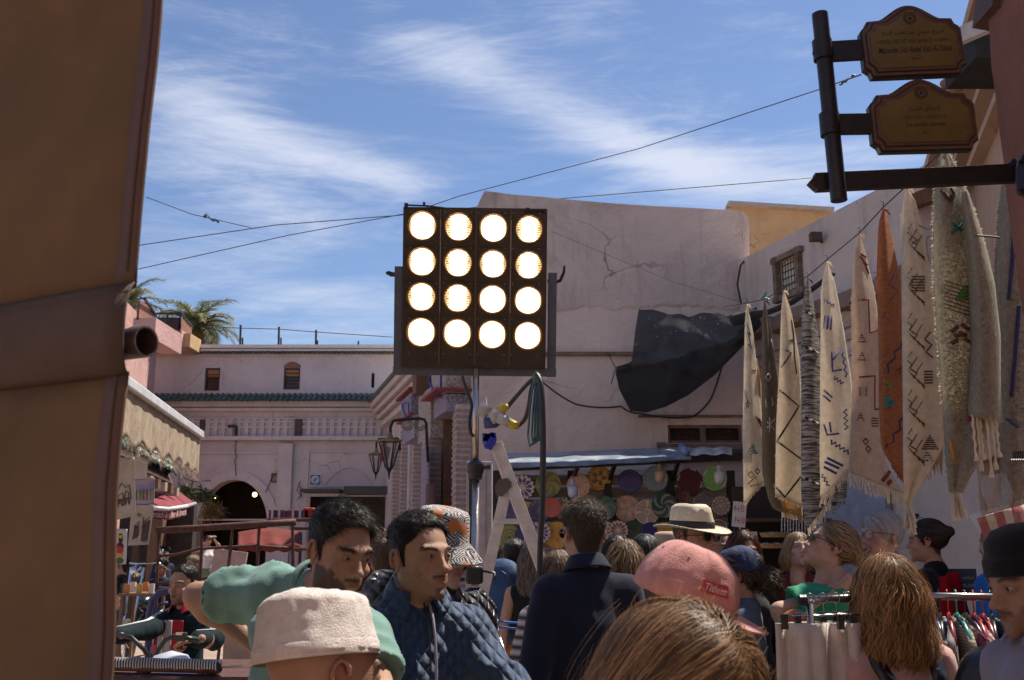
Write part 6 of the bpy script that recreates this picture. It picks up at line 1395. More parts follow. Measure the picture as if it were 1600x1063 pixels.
def plate_mesh(base,pat,style,seed):
 nr,na=18,64;vs=[];cc=[];B_,P_=np.array(C_[base]),np.array(C_[pat]);r_=np.random.default_rng(seed);n=int(r_.integers(7,13))
 for i in range(nr+1):
  r=i/nr;z=-.05*(1-r**2.2)+(.010 if .60 < r < .66 else 0) if r < .98 else 0
  for k in range(na):
   a=2*PI*k/na;vs.append((r*math.cos(a),-(z+.03)*1.0,r*math.sin(a)));f=0
   if style == 'petal':f=(math.sin(a*n)*.5+.5 > abs(r*2.2-1.2)) if .18 < r < .82 else (r > .86 and (k//2) % 2)
   elif style == 'radial':f=(math.sin(a*n*3) > .2 and .38 < r < .92) or (.30 < r < .36) or (r < .2 and math.sin(a*8) > 0)
   elif style == 'spoke':f=(math.sin(a*14) > .75 and r > .3) or (.25 < r < .31) or r > .93 or (.6 < r < .66)
   elif style == 'ring':f=(.30 < r < .36) or (.58 < r < .66) or (r > .9) or r < .12
   elif style == 'swirl':f=math.sin(a*5+r*9) > .45 and .12 < r < .9
   elif style == 'flower':f=(r < .55*abs(math.cos(a*2.5))+.12) ^ (r < .2) or (.75 < r < .80) or (.84 < r < .95 and math.sin(a*22) > .3)
   elif style == 'dots':f=math.sin(a*16+(i % 2)*3)*math.sin(r*26) > .45
   elif style == 'edge':f=(r > .86 and math.sin(a*4+seed) > .45)
   nz_=.85+.3*r_.random();cc.append(np.clip((P_ if f else B_)*nz_,0,1))
 fs=[(i*na+k,(i+1)*na+k,(i+1)*na+(k+1) % na,i*na+(k+1) % na) for i in range(nr) for k in range(na)]
 return vs,fs,np.array(cc)
for i,(px,py,r,b_,p_,sty) in enumerate(plates):
 row=0 if i < 8 else 1 if i < 21 else 2;Yp=YT+.22-.05*(i % 3)-.03*row;c=P(px,py,Yp);rr=r/FPX*Yp*.99
 vs,fs,cc=plate_mesh(b_,p_,sty,i+3);R_=Matrix.Rotation(RNG.normal()*.10,3,'Z') @ Matrix.Rotation(.06+RNG.normal()*.05,3,'X');v=np.array([c+R_ @ (Vector(q)*rr) for q in vs])
 obj('ceramic_plate',(v,fs),M_plate,smooth=True,solid=.008,label=lab[i],cat='plate',group='ceramic plates hanging on the stall',col=cc)
for i,(px,py,b_,p_,r) in enumerate(((1172,812,'yellow','brown',10),(1180,836,'blue','slate',10),(1196,842,'blue','sky',11),(1157,778,'teal','slate',11),(1190,808,'slate','navy',12),(1212,800,'blue','violet',12))):
 c=P(px,py,11.4);vs,fs,cc=plate_mesh(b_,p_,'petal' if i % 2 else 'ring',70+i);rr=r/FPX*11.4;v=np.array([c+Vector(q)*rr for q in vs])
 obj('ceramic_plate',(v,fs),M_plate,smooth=True,solid=.008,label=['yellow plate in the dark gap under the first rug','blue plate below the yellow one in the dark gap','bright blue plate right of the price sign, lowest','teal plate left of the first hanging rug','slate plate between the first two hanging rugs','blue plate under the brown rug hem'][i],cat='plate',group='ceramic plates in the dark gap',col=cc)
M_lan=mat('white_glass_lantern',(.55,.52,.52),rough=.3,var=.15)
for i,(px,py,cl_) in enumerate(((895,766,(.40,.42,.55)),(1031,742,(.42,.26,.18)),(1124,744,(.55,.56,.52)))):
 c=P(px,py,YT-.35);m_=MB();m_.lathe([(.012,.13),(.03,.10),(.022,.06),(.05,.045),(.062,.02),(.058,-.05),(.04,-.085),(.001,-.09)],16,Matrix.Translation(c))
 t=thing('hanging_lantern',['small bluish hanging lantern before the pink plate','small copper hanging lantern before the pale blue plate','small white hanging lantern before the green plate'][i],'lantern',c,0,'little lanterns hung from the stall roof');obj('shade',m_,mat('lantern_glass_%d' % i,cl_,rough=.35),t,smooth=True);obj('cord',MB().tube([c+Vector((0,0,.13)),c+Vector((0,0,.34))],.004,5),M_wire,t)
# wire mesh behind plates
mb_=MB()
for k in range(60):
 x_=xa+(xb-xa)*k/60
 for s_ in (-1,1):mb_.tube([(x_+s_*.20*((j % 2)),YT+.30,1.1+j*.11) for j in range(14)],.0022,3,caps=False)
obj('wire_mesh',mb_,mat('mesh_wire',(.3,.28,.26),rough=.5,metal=.4),stl,kind='stuff')
# price sign, sunglasses board, basket shelf
def flat(name,label,cat,px0,py0,px1,py1,Y,m,th=.012,parent=None):a=P(px0,py1,Y);b=P(px1,py0,Y);return obj(name,MB().box(((a.x+b.x)/2,Y+th/2,(a.z+b.z)/2),(b.x-a.x,th,b.z-a.z)),m,parent,label=label,cat=cat)
M_card=mat('white_card',(.60,.56,.54),rough=.6,var=.08)
ps=thing('price_sign','white price card on a stick with red and black marks','sign',P(1155,822,9.5));a=P(1155,804,9.5)
obj('card',MB().box((a.x,9.5,a.z),(.125,.008,.235),rot=Matrix.Rotation(.12,3,'Y')),M_card,ps);obj('stick',MB().tube([P(1156,822,9.5),P(1158,870,9.5)],.008,6),mat('stick_white',(.5,.45,.4)),ps)
for s_,dx,dz,c_,w in (('P→',-.022,.05,'sign_black',.045),('P→',-.022,-.055,'sign_black',.045),('55',.03,.05,'sign_red',.035),('50',.03,-.055,'sign_red',.035)):
 put_text('lettering',s_,Matrix.Translation((a.x+dx,9.494,a.z+dz)) @ Matrix.Rotation(.12,4,'Y'),mat(c_,(.02,.02,.02) if 'black' in c_ else (.45,.03,.03)),ps,w,.06)
bd=thing('sunglasses_board','white board carrying rows of small sunglasses','display board',P(1155,865,8.6));flat('board',None,None,1125,831,1183,870,8.6,M_card,parent=bd)
gl=MB()
for i in range(5):
 for j in range(3):
  c=P(1131+i*11.5,838+j*11,8.57)
  for s_ in (-1,1):gl.lathe([(.001,0),(.011,-.002),(.014,.003)],8,Matrix.Translation(c+Vector((s_*.015,0,-.012*s_*.4))) @ Matrix.Rotation(PI/2,4,'X'))
obj('small_sunglasses',gl,mat('dark_lens',(.015,.013,.014),rough=.06,var=0),bd,kind='stuff')
M_wick=mat('wicker',(.28,.17,.07),rough=.8,var=.4,scale=40,bump=.6,bscale=60)
for i,py in enumerate((838,855)):
 c=P(1218,py,9.2);t=thing('wicker_tray',['upper wicker tray heaped with turquoise trinkets','lower wicker tray of small white trinkets'][i],'tray',c,0,'wicker trays');m_=MB();m_.lathe([(.001,-.01),(.17,-.01),(.19,.03),(.175,.03),(.16,.0),(.001,.0)],28,Matrix.Translation(c),sx=.95,sy=.7);obj('tray',m_,M_wick,t,smooth=True,auto=40)
 m_=MB()
 for k in range(60):an,r=RNG.random()*6.28,.15*RNG.random()**.5;m_.lathe([(.001,.012),(.012,0),(.001,-.012)],6,Matrix.Translation(c+Vector((r*math.cos(an),r*.7*math.sin(an),.012+.02*RNG.random()))))
 obj('trinkets',m_,mat('turquoise' if i == 0 else 'silver_bits',(.05,.25,.25) if i == 0 else (.5,.48,.45),rough=.35,var=.5,scale=60),t,kind='stuff')
ds=thing('shop_shelving','dark wooden shop shelving behind the wicker trays','shelves',(P(1230,900,9.8).x,9.8,0));a,b=P(1160,800,9.9),P(1300,1000,9.9)
obj('back_panel',MB().box(((a.x+b.x)/2,10.3,1.1),(b.x-a.x,.05,2.2)),mat('shelf_dark',(.03,.02,.018),rough=.8),ds)
for z_ in (.6,1.0,1.38,1.62,1.85):obj('shelf',MB().box(((a.x+b.x)/2,9.95,z_),(b.x-a.x,.6,.03)),M_wood,ds)
# silver spoons row
mb_=MB()
for k in range(16):p_=P(1222+k*4.5,806,9.6);mb_.tube([p_,p_-Vector((.01,0,.11+.03*(k % 3)))],.006,4);mb_.lathe([(.001,.02),(.012,0),(.001,-.02)],6,Matrix.Translation(p_-Vector((.01,0,.13+.03*(k % 3)))))
obj('hanging_spoons',mb_,mat('silver_bits',(.5,.48,.45)),kind='stuff',label='row of little silver spoons hanging under the rugs',cat='spoons')
# ------------------------------------------------------------ hanging rugs
ZL=3.33
def line_Y(py):e=(531.5-py)/FPX;t=(_st+_ct*e)/(_ct-_st*e);return (ZL-CAMZ)/t
M_wool={}
def rugmat(nm,c,**k):k.setdefault('rough',.95);k.setdefault('var',.12);k.setdefault('scale',30);k.setdefault('bump',.35);k.setdefault('bscale',220);k.setdefault('trans',.56);k.setdefault('sheen',.2);return mat('wool_'+nm,c,**k)
def rug(label,top,L,R,m,folds=2.0,amp=.05,thick=.010,fr=.05,fringe=None,bottom=None,fuzz=400,motifs=(),back=None,frm=None,ph=0,hook=True,nubs=0):
 Y=line_Y(top[1]);t=thing('hanging_rug',label,'rug',P(*top,Y),0,'rugs hung from the line')
 Lp=[top]+L;Rp=[top]+R;ly=[q[1] for q in Lp];lx=[q[0] for q in Lp];ry=[q[1] for q in Rp];rx=[q[0] for q in Rp]
 # arc length free parametrisation: v runs down both edges
 def edge(pts,v):k=v*(len(pts)-1);i=min(int(k),len(pts)-2);return Vector(pts[i]).lerp(Vector(pts[i+1]),k-i)
 def res_(pts,n=24):
  d=[0];
  for a,b in zip(pts[:-1],pts[1:]):d.append(d[-1]+math.hypot(a[0]-b[0],a[1]-b[1]))
  return [(float(np.interp(s_,d,[p[0] for p in pts])),float(np.interp(s_,d,[p[1] for p in pts]))) for s_ in np.linspace(0,d[-1],n)]
 Lr,Rr=res_(Lp),res_(Rp)
 def S(u,v):
  a,b=edge(Lr,v),edge(Rr,v);q=a.lerp(b,u);w=abs(b.x-a.x)/FPX*Y
  y=Y-(amp*min(1,w/.12))*(math.sin(PI*u)**.8)*1.0-amp*.45*math.sin(folds*PI*u+ph+v*1.5)*min(1,w/.10)+.02*math.sin(v*5+ph)
  return P(q.x,q.y,y)
 nu,nv=28,70;g=MB();g.grid(S,nu,nv);cl_=obj('cloth',g,m,t,smooth=True,solid=thick)
 if nubs:
  mb_=MB();vs=[];
  n_=nubs
  for k in range(n_):
   u,v=RNG.random(),RNG.random()**.75;p_=np.array(S(u,v));p_[1]-=thick*.5;r_=.0038*(.7+.6*RNG.random())
   b=len(mb_.v);mb_.v+=[tuple(p_+np.array(d)*r_) for d in ((-1.3,0,0),(0,0,.9),(1.3,0,0),(0,0,-.9),(0,-1.2,-.2))];mb_.f+=[(b,b+4,b+1),(b+1,b+4,b+2),(b+2,b+4,b+3),(b+3,b+4,b)];mb_.m+=[0]*4
  obj('pile',mb_,m,t,kind='stuff')
 # fuzzy selvedge that catches the light
 if fuzz:
  pa_=[]
  for e_ in (0,1):
   v=RNG.random(fuzz)**.9;p_=np.array([S(e_,x) for x in v]);d=np.stack([(RNG.normal(size=fuzz)*.3+(1 if e_ else -1)),RNG.normal(size=fuzz)*.5,RNG.normal(size=fuzz)*.7-.2],-1);d=nrm(d)*(.004+.008*RNG.random((fuzz,1)))*(2.2 if thick > .012 else 1)
   pa_.append(np.stack([p_,p_+d*.6,p_+d+[0,0,-.002]],1))
  rv,rf=ribbons(np.concatenate(pa_),.0016 if thick < .012 else .003);obj('selvedge',(rv,rf),m,t,kind='stuff')
 if fr:
  n_=fringe or 40;pts=[];wid=[]
  for k in range(n_):
   u=(k+RNG.random()*.6)/n_;p_=np.array(S(u,1.0));ln=fr*(.7+.5*RNG.random());sw_=RNG.normal(size=2)*ln*.12
   pts.append([p_,p_+[sw_[0]*.3,sw_[1]*.3,-ln*.35],p_+[sw_[0]*.8,sw_[1],-ln*.7],p_+[sw_[0],sw_[1],-ln]])
  mb_=MB()
  for q in pts:mb_.tube(q,[.0035*(1.4 if n_ < 25 else .8)]*3+[.0052*(1.4 if n_ < 25 else .7)],5)
  obj('fringe',mb_,frm or m,t,kind='stuff')
 if back:
  bo,bm=back;a,b,c,d=bo
  def SB(u,v):p0=Vector(a).lerp(Vector(b),u);p1=Vector(d).lerp(Vector(c),u);q=p0.lerp(p1,v);return P(q.x,q.y+2*math.sin(u*9),Y+.05+.02*math.sin(u*7))
  g=MB();g.grid(SB,14,20);obj('back_flap',g,bm,t,smooth=True,solid=.006)
  mb_=MB();[mb_.tube([SB(k/18,1),SB(k/18,1)-Vector((RNG.normal()*.006,0,.035*(.6+RNG.random())))],.002,4) for k in range(19)];obj('fringe',mb_,bm,t,kind='stuff')
 def inv(px,py):
  best=min(range(0,101),key=lambda k:abs((edge(Lr,k/100).lerp(edge(Rr,k/100),.5)).y-py) if True else 0)
  v=best/100;u=.5
  for _ in range(4):
   a,b=edge(Lr,v),edge(Rr,v);u=(px-a.x)/(b.x-a.x) if abs(b.x-a.x) > 1 else .5;q=a.lerp(b,u);v=min(1,max(0,v+(py-q.y)/(max(Lr[-1][1],Rr[-1][1])-top[1])))
  return u,v
 for mt_,w_,pts in motifs:
  mb_=MB();q=[]
  for a,b in zip(pts[:-1],pts[1:]):
   n_=max(1,int(math.hypot(a[0]-b[0],a[1]-b[1])/7))
   for k in range(n_):
    x_,y_=a[0]+(b[0]-a[0])*k/n_,a[1]+(b[1]-a[1])*k/n_;u,v=inv(x_,y_)
    if -.02 <= u <= 1.02:q.append(S(min(1,max(0,u)),v)+Vector((0,-thick*.5-.0015,0)))
  u,v=inv(*pts[-1]);
  if -.02 <= u <= 1.02:q.append(S(min(1,max(0,u)),v)+Vector((0,-thick*.5-.0015,0)))
  if len(q) > 1:mb_.tube(q,w_*.68/FPX*Y,5);obj('embroidery',mb_,mt_,t,smooth=True)
 if hook:
  a=P(*top,Y);obj('hook',MB().tube([a+Vector((0,0,-.02)),a+Vector((.0,0,.02)),a+Vector((.006,0,.045)),a+Vector((0,0,.06)),a+Vector((-.008,0,.05))],.0022,5),mat('hook_wire',(.05,.07,.10),rough=.4,metal=.6),t,smooth=True)
  obj('knot',MB().tube([a+Vector((0,0,.01)),a+Vector((.015,-.012,0)),a+Vector((.03,-.01,-.025))],[.006,.009,.003],6),m,t,smooth=True)
 return t,S,inv,Y
def zig(x0,y0,x1,y1,n,a):
 d=math.hypot(x1-x0,y1-y0);nx,ny=-(y1-y0)/d,(x1-x0)/d;return [(x0+(x1-x0)*k/n+nx*a*(1 if k % 2 else -1),y0+(y1-y0)*k/n+ny*a*(1 if k % 2 else -1)) for k in range(n+1)]
def dia(cx,cy,w,h):return [(cx,cy-h),(cx+w,cy),(cx,cy+h),(cx-w,cy),(cx,cy-h)]
def hatch(cx,cy,w,h,n,tri=True):
 out=[]
 for k in range(n):y=cy-h/2+h*k/(n-1);ww=w*(k/(n-1) if tri else 1)/2;out.append([(cx-ww,y),(cx+ww,y)])
 return out
th=lambda nm,c:mat('thread_'+nm,c,rough=.95,var=.25,scale=60,bump=.3,bscale=300)
T_black,T_blue,T_red,T_teal,T_orange,T_purple,T_brown,T_dbrown,T_white,T_green,T_navy,T_mag=th('black',(.025,.022,.02)),th('blue',(.03,.055,.20)),th('red',(.22,.03,.025)),th('teal',(.03,.20,.22)),th('orange',(.45,.22,.05)),th('purple',(.16,.05,.16)),th('brown',(.13,.07,.045)),th('dbrown',(.09,.04,.025)),th('white',(.55,.5,.45)),th('green',(.10,.22,.05)),th('navy',(.03,.03,.10)),th('mag',(.25,.02,.12))
Wc=(.86,.77,.63)
m1=[(T_teal,1.6,[(1167,505),(1172,525),(1168,520),(1174,545),(1169,538)])]+[(T_mag,1.2,q) for q in hatch(1181,570,14,18,6)]+[(T_orange,1.3,q) for q in hatch(1188,600,10,26,7,False)]+[(T_red,1.6,[(1180+k*3,650+k*2),(1190+k*2,668+k*2)]) for k in range(3)]+[(T_teal,1.4,q) for q in hatch(1176,700,18,16,6)]+[(T_red,1.3,q) for q in hatch(1169,716,10,12,5,False)]+[(T_orange,1.4,dia(1173,742,5,5)),(T_purple,1.4,dia(1183,737,4,4)),(T_orange,1.4,[(1168,757),(1180,745),(1185,757),(1172,760)]),(T_teal,1.3,dia(1168,632,2.5,5)),(T_red,1.3,[(1163,610),(1168,628),(1165,640)])]
rug('white rug with small multicoloured motifs, first and leftmost on the line',(1167,478),[(1165,500),(1162,640),(1162,700),(1163,786)],[(1176,520),(1184,600),(1192,680),(1193,752)],rugmat('white_multi',Wc),1.4,.05,fr=.02,motifs=m1,back=(((1182,560),(1189,600),(1190,690),(1180,640)),rugmat('gold_back',(.55,.36,.14),trans=.5)))
m2=[(T_white,1.3,q) for q in ([(1196,625),(1206,622),(1207,634),(1197,636),(1196,625)],[(1194,655),(1210,672)],[(1210,655),(1194,673)],[(1202,652),(1202,676)],dia(1200,590,4,6),[(1204,530),(1208,545)],[(1210,710),(1216,740)],dia(1212,760,4,5))]
rug('grey brown rug with pale star motifs, second on the line',(1195,472),[(1192,500),(1191,600),(1192,740),(1205,792),(1222,800)],[(1205,520),(1216,600),(1220,700),(1230,760),(1246,806)],rugmat('taupe',(.24,.20,.15)),1.8,.05,fr=.03,fringe=24,motifs=m2,frm=rugmat('white_multi',Wc))
m3=[(T_black,2.0,[(1222,545),(1236,552),(1221,575)]),(T_black,2.2,[(1218,610),(1248,635),(1214,690),(1252,718)]),(T_black,2.2,[(1251,745),(1226,777),(1213,762)]),(T_black,2,[(1236,500),(1240,530),(1232,533),(1246,534)]),(T_black,2,[(1239,515),(1241,560),(1244,585)])]
rug('cream rug with bold black zigzag line, third on the line',(1225,457),[(1222,480),(1219,570),(1214,660),(1212,772)],[(1236,490),(1248,560),(1252,640),(1254,790)],rugmat('cream_zig',(.86,.76,.60)),1.6,.06,fr=.022,motifs=m3,back=(((1216,770),(1252,775),(1254,806),(1222,790)),rugmat('gold_back',(.55,.36,.14),trans=.5)))
M_stripe=mat('wool_stripe',(.05,.045,.045),rough=.95,var=.1,trans=.12,scale=9,stretch=(1,1,14),col2=(.52,.47,.42),mixlo=.42,mixhi=.60,bump=.5,bscale=160)
m4=[]
for y0 in (540,650,745):
 for k in range(7):x0=1253+k*5;m4.append((T_black if k % 2 else T_white,3.2,[(x0,y0+k*2.6),(x0+4.6,y0+k*2.6+2.4)]))
for k in range(4):m4.append((T_black if k % 2 else T_white,2.6,[(1254+k*4,486+k*2),(1258+k*4,488+k*2)]))
rug('black and white finely striped rug, fourth on the line',(1262,438),[(1254,480),(1253,600),(1253,780),(1262,826)],[(1268,460),(1279,540),(1283,640),(1286,760),(1302,772)],M_stripe,1.3,.05,fr=.05,fringe=22,motifs=m4,frm=rugmat('white_multi',Wc))
m5=[(T_blue,1.7,zig(1287,470,1303,478,7,2))]+[(T_blue,2.2,[(1289+k*5,494),(1287+k*5,514+k)]) for k in range(3)]+[(T_blue,2.2,[(1299,550),(1300,580),(1314,578)]),(T_blue,2.0,[(1300,564),(1312,548)]),(T_blue,1.8,zig(1302,590,1316,600,6,2.5)),(T_blue,2.2,[(1287,610),(1300,622)]),(T_blue,2.2,[(1286,618),(1297,628)]),(T_blue,2.2,[(1287,664),(1292,680),(1310,678)]),(T_blue,2.2,[(1298,676),(1296,660)]),(T_blue,2.3,zig(1297,690,1326,708,9,3)),(T_blue,3.0,[(1288,722),(1310,732)]),(T_blue,3.0,[(1287,730),(1306,740)]),(T_blue,3.0,[(1292,716),(1316,728)]),(T_blue,2,zig(1284,742,1294,760,6,2)),(T_blue,1.8,zig(1316,550,1322,590,7,2)),(T_blue,1.8,zig(1320,640,1322,672,7,3))]
rug('white rug with blue embroidered marks, fifth on the line',(1292,412),[(1284,450),(1283,560),(1282,700),(1283,778)],[(1303,440),(1318,520),(1330,600),(1331,700),(1326,732)],rugmat('white_blue',Wc),1.7,.07,fr=.05,motifs=m5,frm=rugmat('white_blue',Wc),back=(((1300,740),(1324,725),(1322,772),(1300,790)),M_stripe))
m6=[(T_red,3.4,[(1338+k*5,395+k*7),(1352+k*2,402+k*13)]) for k in range(3)]+[(T_red,2.4,[(1340,470),(1356,468),(1358,520),(1370,516)]),(T_red,2.2,[(1342,590),(1366,588),(1366,640),(1380,640)]),(T_red,2.0,dia(1352,690,4,5)),(T_red,2.0,dia(1356,702,4,5))]+[(T_red,1.6,q) for q in hatch(1346,528,14,14,5)+hatch(1346,556,14,14,5)+hatch(1348,612,12,12,5,False)+hatch(1344,650,12,14,5)+hatch(1366,660,10,12,4,False)]+[(T_red,4.6,[(1378+k*8,752+k*5),(1390+k*7,738+k*8)]) for k in range(4)]
rug('beige rug with faded red blocks and striped corner, sixth on the line',(1343,370),[(1335,400),(1331,480),(1333,600),(1329,700),(1327,738)],[(1352,400),(1366,460),(1374,530),(1377,640),(1383,730),(1412,772)],rugmat('beige_red',(.68,.54,.42)),1.5,.06,fr=.07,fringe=60,motifs=m6,frm=rugmat('white_blue',Wc))
m7=[(T_navy,2.3,[(1410,530),(1406,545),(1396,550),(1398,560),(1386,570),(1388,582),(1378,590),(1376,610)]),(T_purple,1.8,[(1372,480),(1382,490),(1376,505),(1388,500)]),(T_purple,1.8,[(1396,430),(1388,445),(1402,455),(1390,470)]),(T_green,2.0,[(1384,600),(1396,604)]),(T_green,2.0,[(1390,594),(1389,612)]),(T_teal,5,[(1383,622),(1390,628)]),(T_teal,5,[(1380,630),(1388,636),(1394,628)]),(T_navy,2.3,[(1412,650),(1404,660),(1406,672),(1394,680),(1396,690),(1384,696),(1382,712)]),(T_red,1.8,[(1374,560),(1386,552)]),(T_red,1.8,[(1398,580),(1408,574),(1404,586)])]
M_orange=mat('wool_orange',(.66,.19,.04),rough=.95,var=.2,scale=14,stretch=(2,2,9),trans=.35,bump=.8,bscale=90,sheen=.2,col2=(.80,.30,.08),mixlo=.42,mixhi=.58,dirt=.35,dirtcol=(.30,.05,.03),weave=40)
rug('orange rug with dark squiggles, the only orange one on the line',(1380,330),[(1374,350),(1371,430),(1374,540),(1375,640),(1378,700),(1392,722)],[(1388,350),(1402,420),(1411,480),(1412,600),(1413,752)],M_orange,1.5,.06,fr=.02,motifs=m7)
m8=[]
for cy in (360,430,500,560,620,680):
 m8+=[(T_brown,1.9,[(1412,cy),(1424,cy+10),(1420,cy+16),(1432,cy+24),(1428,cy+30),(1444,cy+44)])]+[(T_brown,1.3,[(1414+k*8,cy+6+k*9),(1424+k*8,cy-10+k*9)]) for k in range(3)]+[(T_brown,1.3,[(1418+k*8,cy+18+k*8),(1428+k*8,cy+32+k*8)]) for k in range(3)]
m8+=[(T_brown,1.8,q) for q in hatch(1434,444,20,22,6,False)+hatch(1450,590,14,18,5,False)+hatch(1452,690,26,24,8)+hatch(1448,712,18,16,5)]+[(T_brown,1.9,dia(1424,376,8,6)),(T_brown,2,zig(1448,520,1452,560,4,5))]
rug('cream rug with brown line drawings all over, eighth on the line',(1417,296),[(1411,330),(1410,450),(1412,600),(1413,740),(1415,786)],[(1428,310),(1443,370),(1456,440),(1467,520),(1474,620),(1476,692),(1422,786)],rugmat('cream_brown',(.86,.74,.57)),2.2,.08,fr=.12,fringe=20,motifs=m8,frm=rugmat('white_blue',Wc),back=(((1440,690),(1474,680),(1472,720),(1440,735)),rugmat('gold_back',(.55,.36,.14),trans=.5)))
m9=[(T_dbrown,6,[(1470,300),(1478,312)]),(T_dbrown,6,[(1482,296),(1488,306),(1480,316)]),(T_teal,4.5,[(1484,366),(1506,346)]),(T_teal,4.5,[(1486,348),(1500,362)])]+[(T_green,4.2,q) for q in hatch(1508,456,34,24,6)]+[(T_dbrown,5,q) for q in ([(1484,520),(1494,512)],[(1500,508),(1512,516)],[(1484,538),(1494,532)],[(1504,530),(1514,536)],[(1490,526),(1506,524)])]+[(T_mag,5,[(1496,520),(1502,524)]),(T_teal,4,[(1530,402),(1536,414)]),(T_mag,4.5,[(1546,460),(1548,470)]),(T_mag,4.5,[(1550,500),(1544,520),(1550,530)]),(T_orange,4,[(1544,590),(1550,608)]),(T_mag,5,[(1512,640),(1513,660)]),(T_orange,5,[(1483,690),(1488,720)]),(T_teal,4,[(1482,700),(1486,716)])]+[(T_brown,1.6,[(1474,440+k*6),(1512,452+k*6)]) for k in range(8)]
M_shag=mat('wool_shag',(.90,.80,.62),rough=.95,var=.18,scale=60,bump=.9,bscale=150,trans=.46,sheen=.3,weave=55)
t9,S9,inv9,Y9=rug('thick shaggy cream rug with scattered coloured motifs, largest on the line',(1476,237),[(1465,270),(1462,350),(1463,450),(1470,550),(1478,650),(1482,720),(1488,768)],[(1492,262),(1505,295),(1530,370),(1548,440),(1556,520),(1556,600),(1540,690),(1500,768)],M_shag,1.6,.12,.022,fr=.10,fringe=16,motifs=m9,frm=rugmat('white_blue',Wc),fuzz=1500,nubs=9000,ph=1.2)
# the folded-over front flap of the shaggy rug
fl_=[]
def F9(u,v):
 yy=300+(655-300)*v;a=Vector((float(np.interp(v,[0,.3,.7,1],[1506,1515,1519,1514])),yy-6*v));b=Vector((float(np.interp(yy,[295,370,440,520,600,662],[1507,1532,1550,1559,1560,1563])),yy+6*v));q=a.lerp(b,u);return P(q.x,q.y,Y9-.06-.09*math.sin(PI*u)**.6-.02*v)
g=MB();g.grid(F9,16,40);obj('front_flap',g,M_shag,t9,smooth=True,solid=.022)
mb_=MB()
for k in range(6000):
 u,v=RNG.random(),RNG.random();p_=np.array(F9(u,v));p_[1]-=.012;r_=.004;b=len(mb_.v);mb_.v+=[tuple(p_+np.array(d)*r_) for d in ((-1.3,0,0),(0,0,.9),(1.3,0,0),(0,0,-.9),(0,-1.2,-.2))];mb_.f+=[(b,b+4,b+1),(b+1,b+4,b+2),(b+2,b+4,b+3),(b+3,b+4,b)];mb_.m+=[0]*4
obj('pile',mb_,M_shag,t9,kind='stuff')
mb_=MB()
for k,(px,ln) in enumerate(((1519,70),(1526,84),(1541,92),(1549,78),(1556,58),(1531,60))):
 a=P(px,648+k*1.5,Y9-.15);pts=[a+Vector((.0022*math.sin(j*1.9+k),.002*math.cos(j*2),-ln/FPX*Y9*j/12)) for j in range(13)];mb_.tube(pts,[.005,.0042,.0055]*3+[.0042,.005,.008,.010],6)
obj('tassels',mb_,rugmat('white_blue',Wc),t9,smooth=True,kind='stuff')
M_shag2=mat('wool_shag_grey',(.66,.56,.44),rough=.95,var=.2,scale=50,bump=.9,bscale=140,trans=.18,weave=50)
m10=[(T_navy,5,[(1583,340),(1580,400),(1574,470)]),(T_navy,5,[(1590,480),(1584,560),(1578,620)]),(T_blue,4,[(1570,655),(1590,668)])]
rug('grey cream shaggy rug with dark vertical streak at the right edge',(1573,262),[(1564,320),(1559,400),(1557,480),(1558,560),(1564,660),(1566,800)],[(1600,300),(1625,380),(1640,480),(1640,600),(1635,700),(1625,800)],M_shag2,1.5,.08,.02,fr=.08,fringe=16,motifs=m10,fuzz=1300,nubs=7000,hook=False)
# the line the rugs hang from, and wires near them
lp_=[(1165,476),(1195,470),(1225,452),(1262,434),(1292,408),(1343,366),(1380,326),(1417,292),(1476,233),(1573,258)]
wire('thin line carrying the hanging rugs up towards the sign arm',[P(1130,480,12)]+[P(x,y-2,line_Y(y)) for x,y in lp_[:-1]]+[P(1500,180,3.35)],.0035,name='rug_line',cat='line')
g=MB();g.tube([P(1195+dx,465+dy,line_Y(468)) for dx,dy in ((-6,3),(0,-3),(2,-9),(0,0),(6,2),(2,5))],.006,5);obj('green_peg',g,mat('green_plastic',(.03,.30,.18),rough=.4),label='green plastic peg on the rug line above the grey brown rug',cat='peg')
cable('pale hooked wire loop between the brown patterned and shaggy rugs',[P(1436,352,4.6),P(1445,357,4.6),P(1458,360,4.6),P(1456,370,4.6),P(1448,372,4.6),P(1450,400,4.6),P(1456,412,4.6)],.004,mat('pale_wire',(.3,.27,.24)),name='wire_loop',cat='wire',n=6)
cable('dark taut wire crossing between shaggy rug and right rug',[P(1524,368,4),P(1550,370,4),P(1562,372,4)],.004,M_wire,name='wire',cat='wire',n=6)
# ------------------------------------------------------------ left side of the square
ca=thing('cream_awning','cream awning with frayed scalloped valance on the left','awning',P(250,700,8))
A_,B_2=P(150,566,5.0),P(313,680,9.0)
def awl(t):return A_.lerp(B_2,t)
bar=obj('front_bar',MB().beam(A_,B_2,.07,.065),mat('white_bar',(.60,.60,.62),rough=.4),ca,bevel=.01)
mb_=MB()
def val(u,v):
 p_=awl(u);dr_=.30+.02*math.sin(u*50)+.015*math.sin(u*121);return Vector((p_.x+.012*math.sin(u*70)*v,p_.y+.012*math.cos(u*60)*v,p_.z-.03-dr_*v-.10*v*max(0,(u-.9)*10)*(.4)))
mb_.grid(val,120,8);obj('valance',mb_,mat('cream_canvas',(.50,.40,.30),rough=.9,var=.2,scale=12,trans=.35,bump=.35,bscale=60,dirt=.3),ca,smooth=True,solid=.002)
paths=[]
for k in range(260):
 u=RNG.random()**.8;p_=np.array(val(u,1));l=.03+.06*RNG.random();paths.append([p_,p_+[RNG.normal()*.02,0,-l*.5],p_+[RNG.normal()*.035,0,-l]])
rv,rf=ribbons(np.array(paths),.004);obj('frayed_threads',(rv,rf),mat('cream_canvas'),ca,kind='stuff')
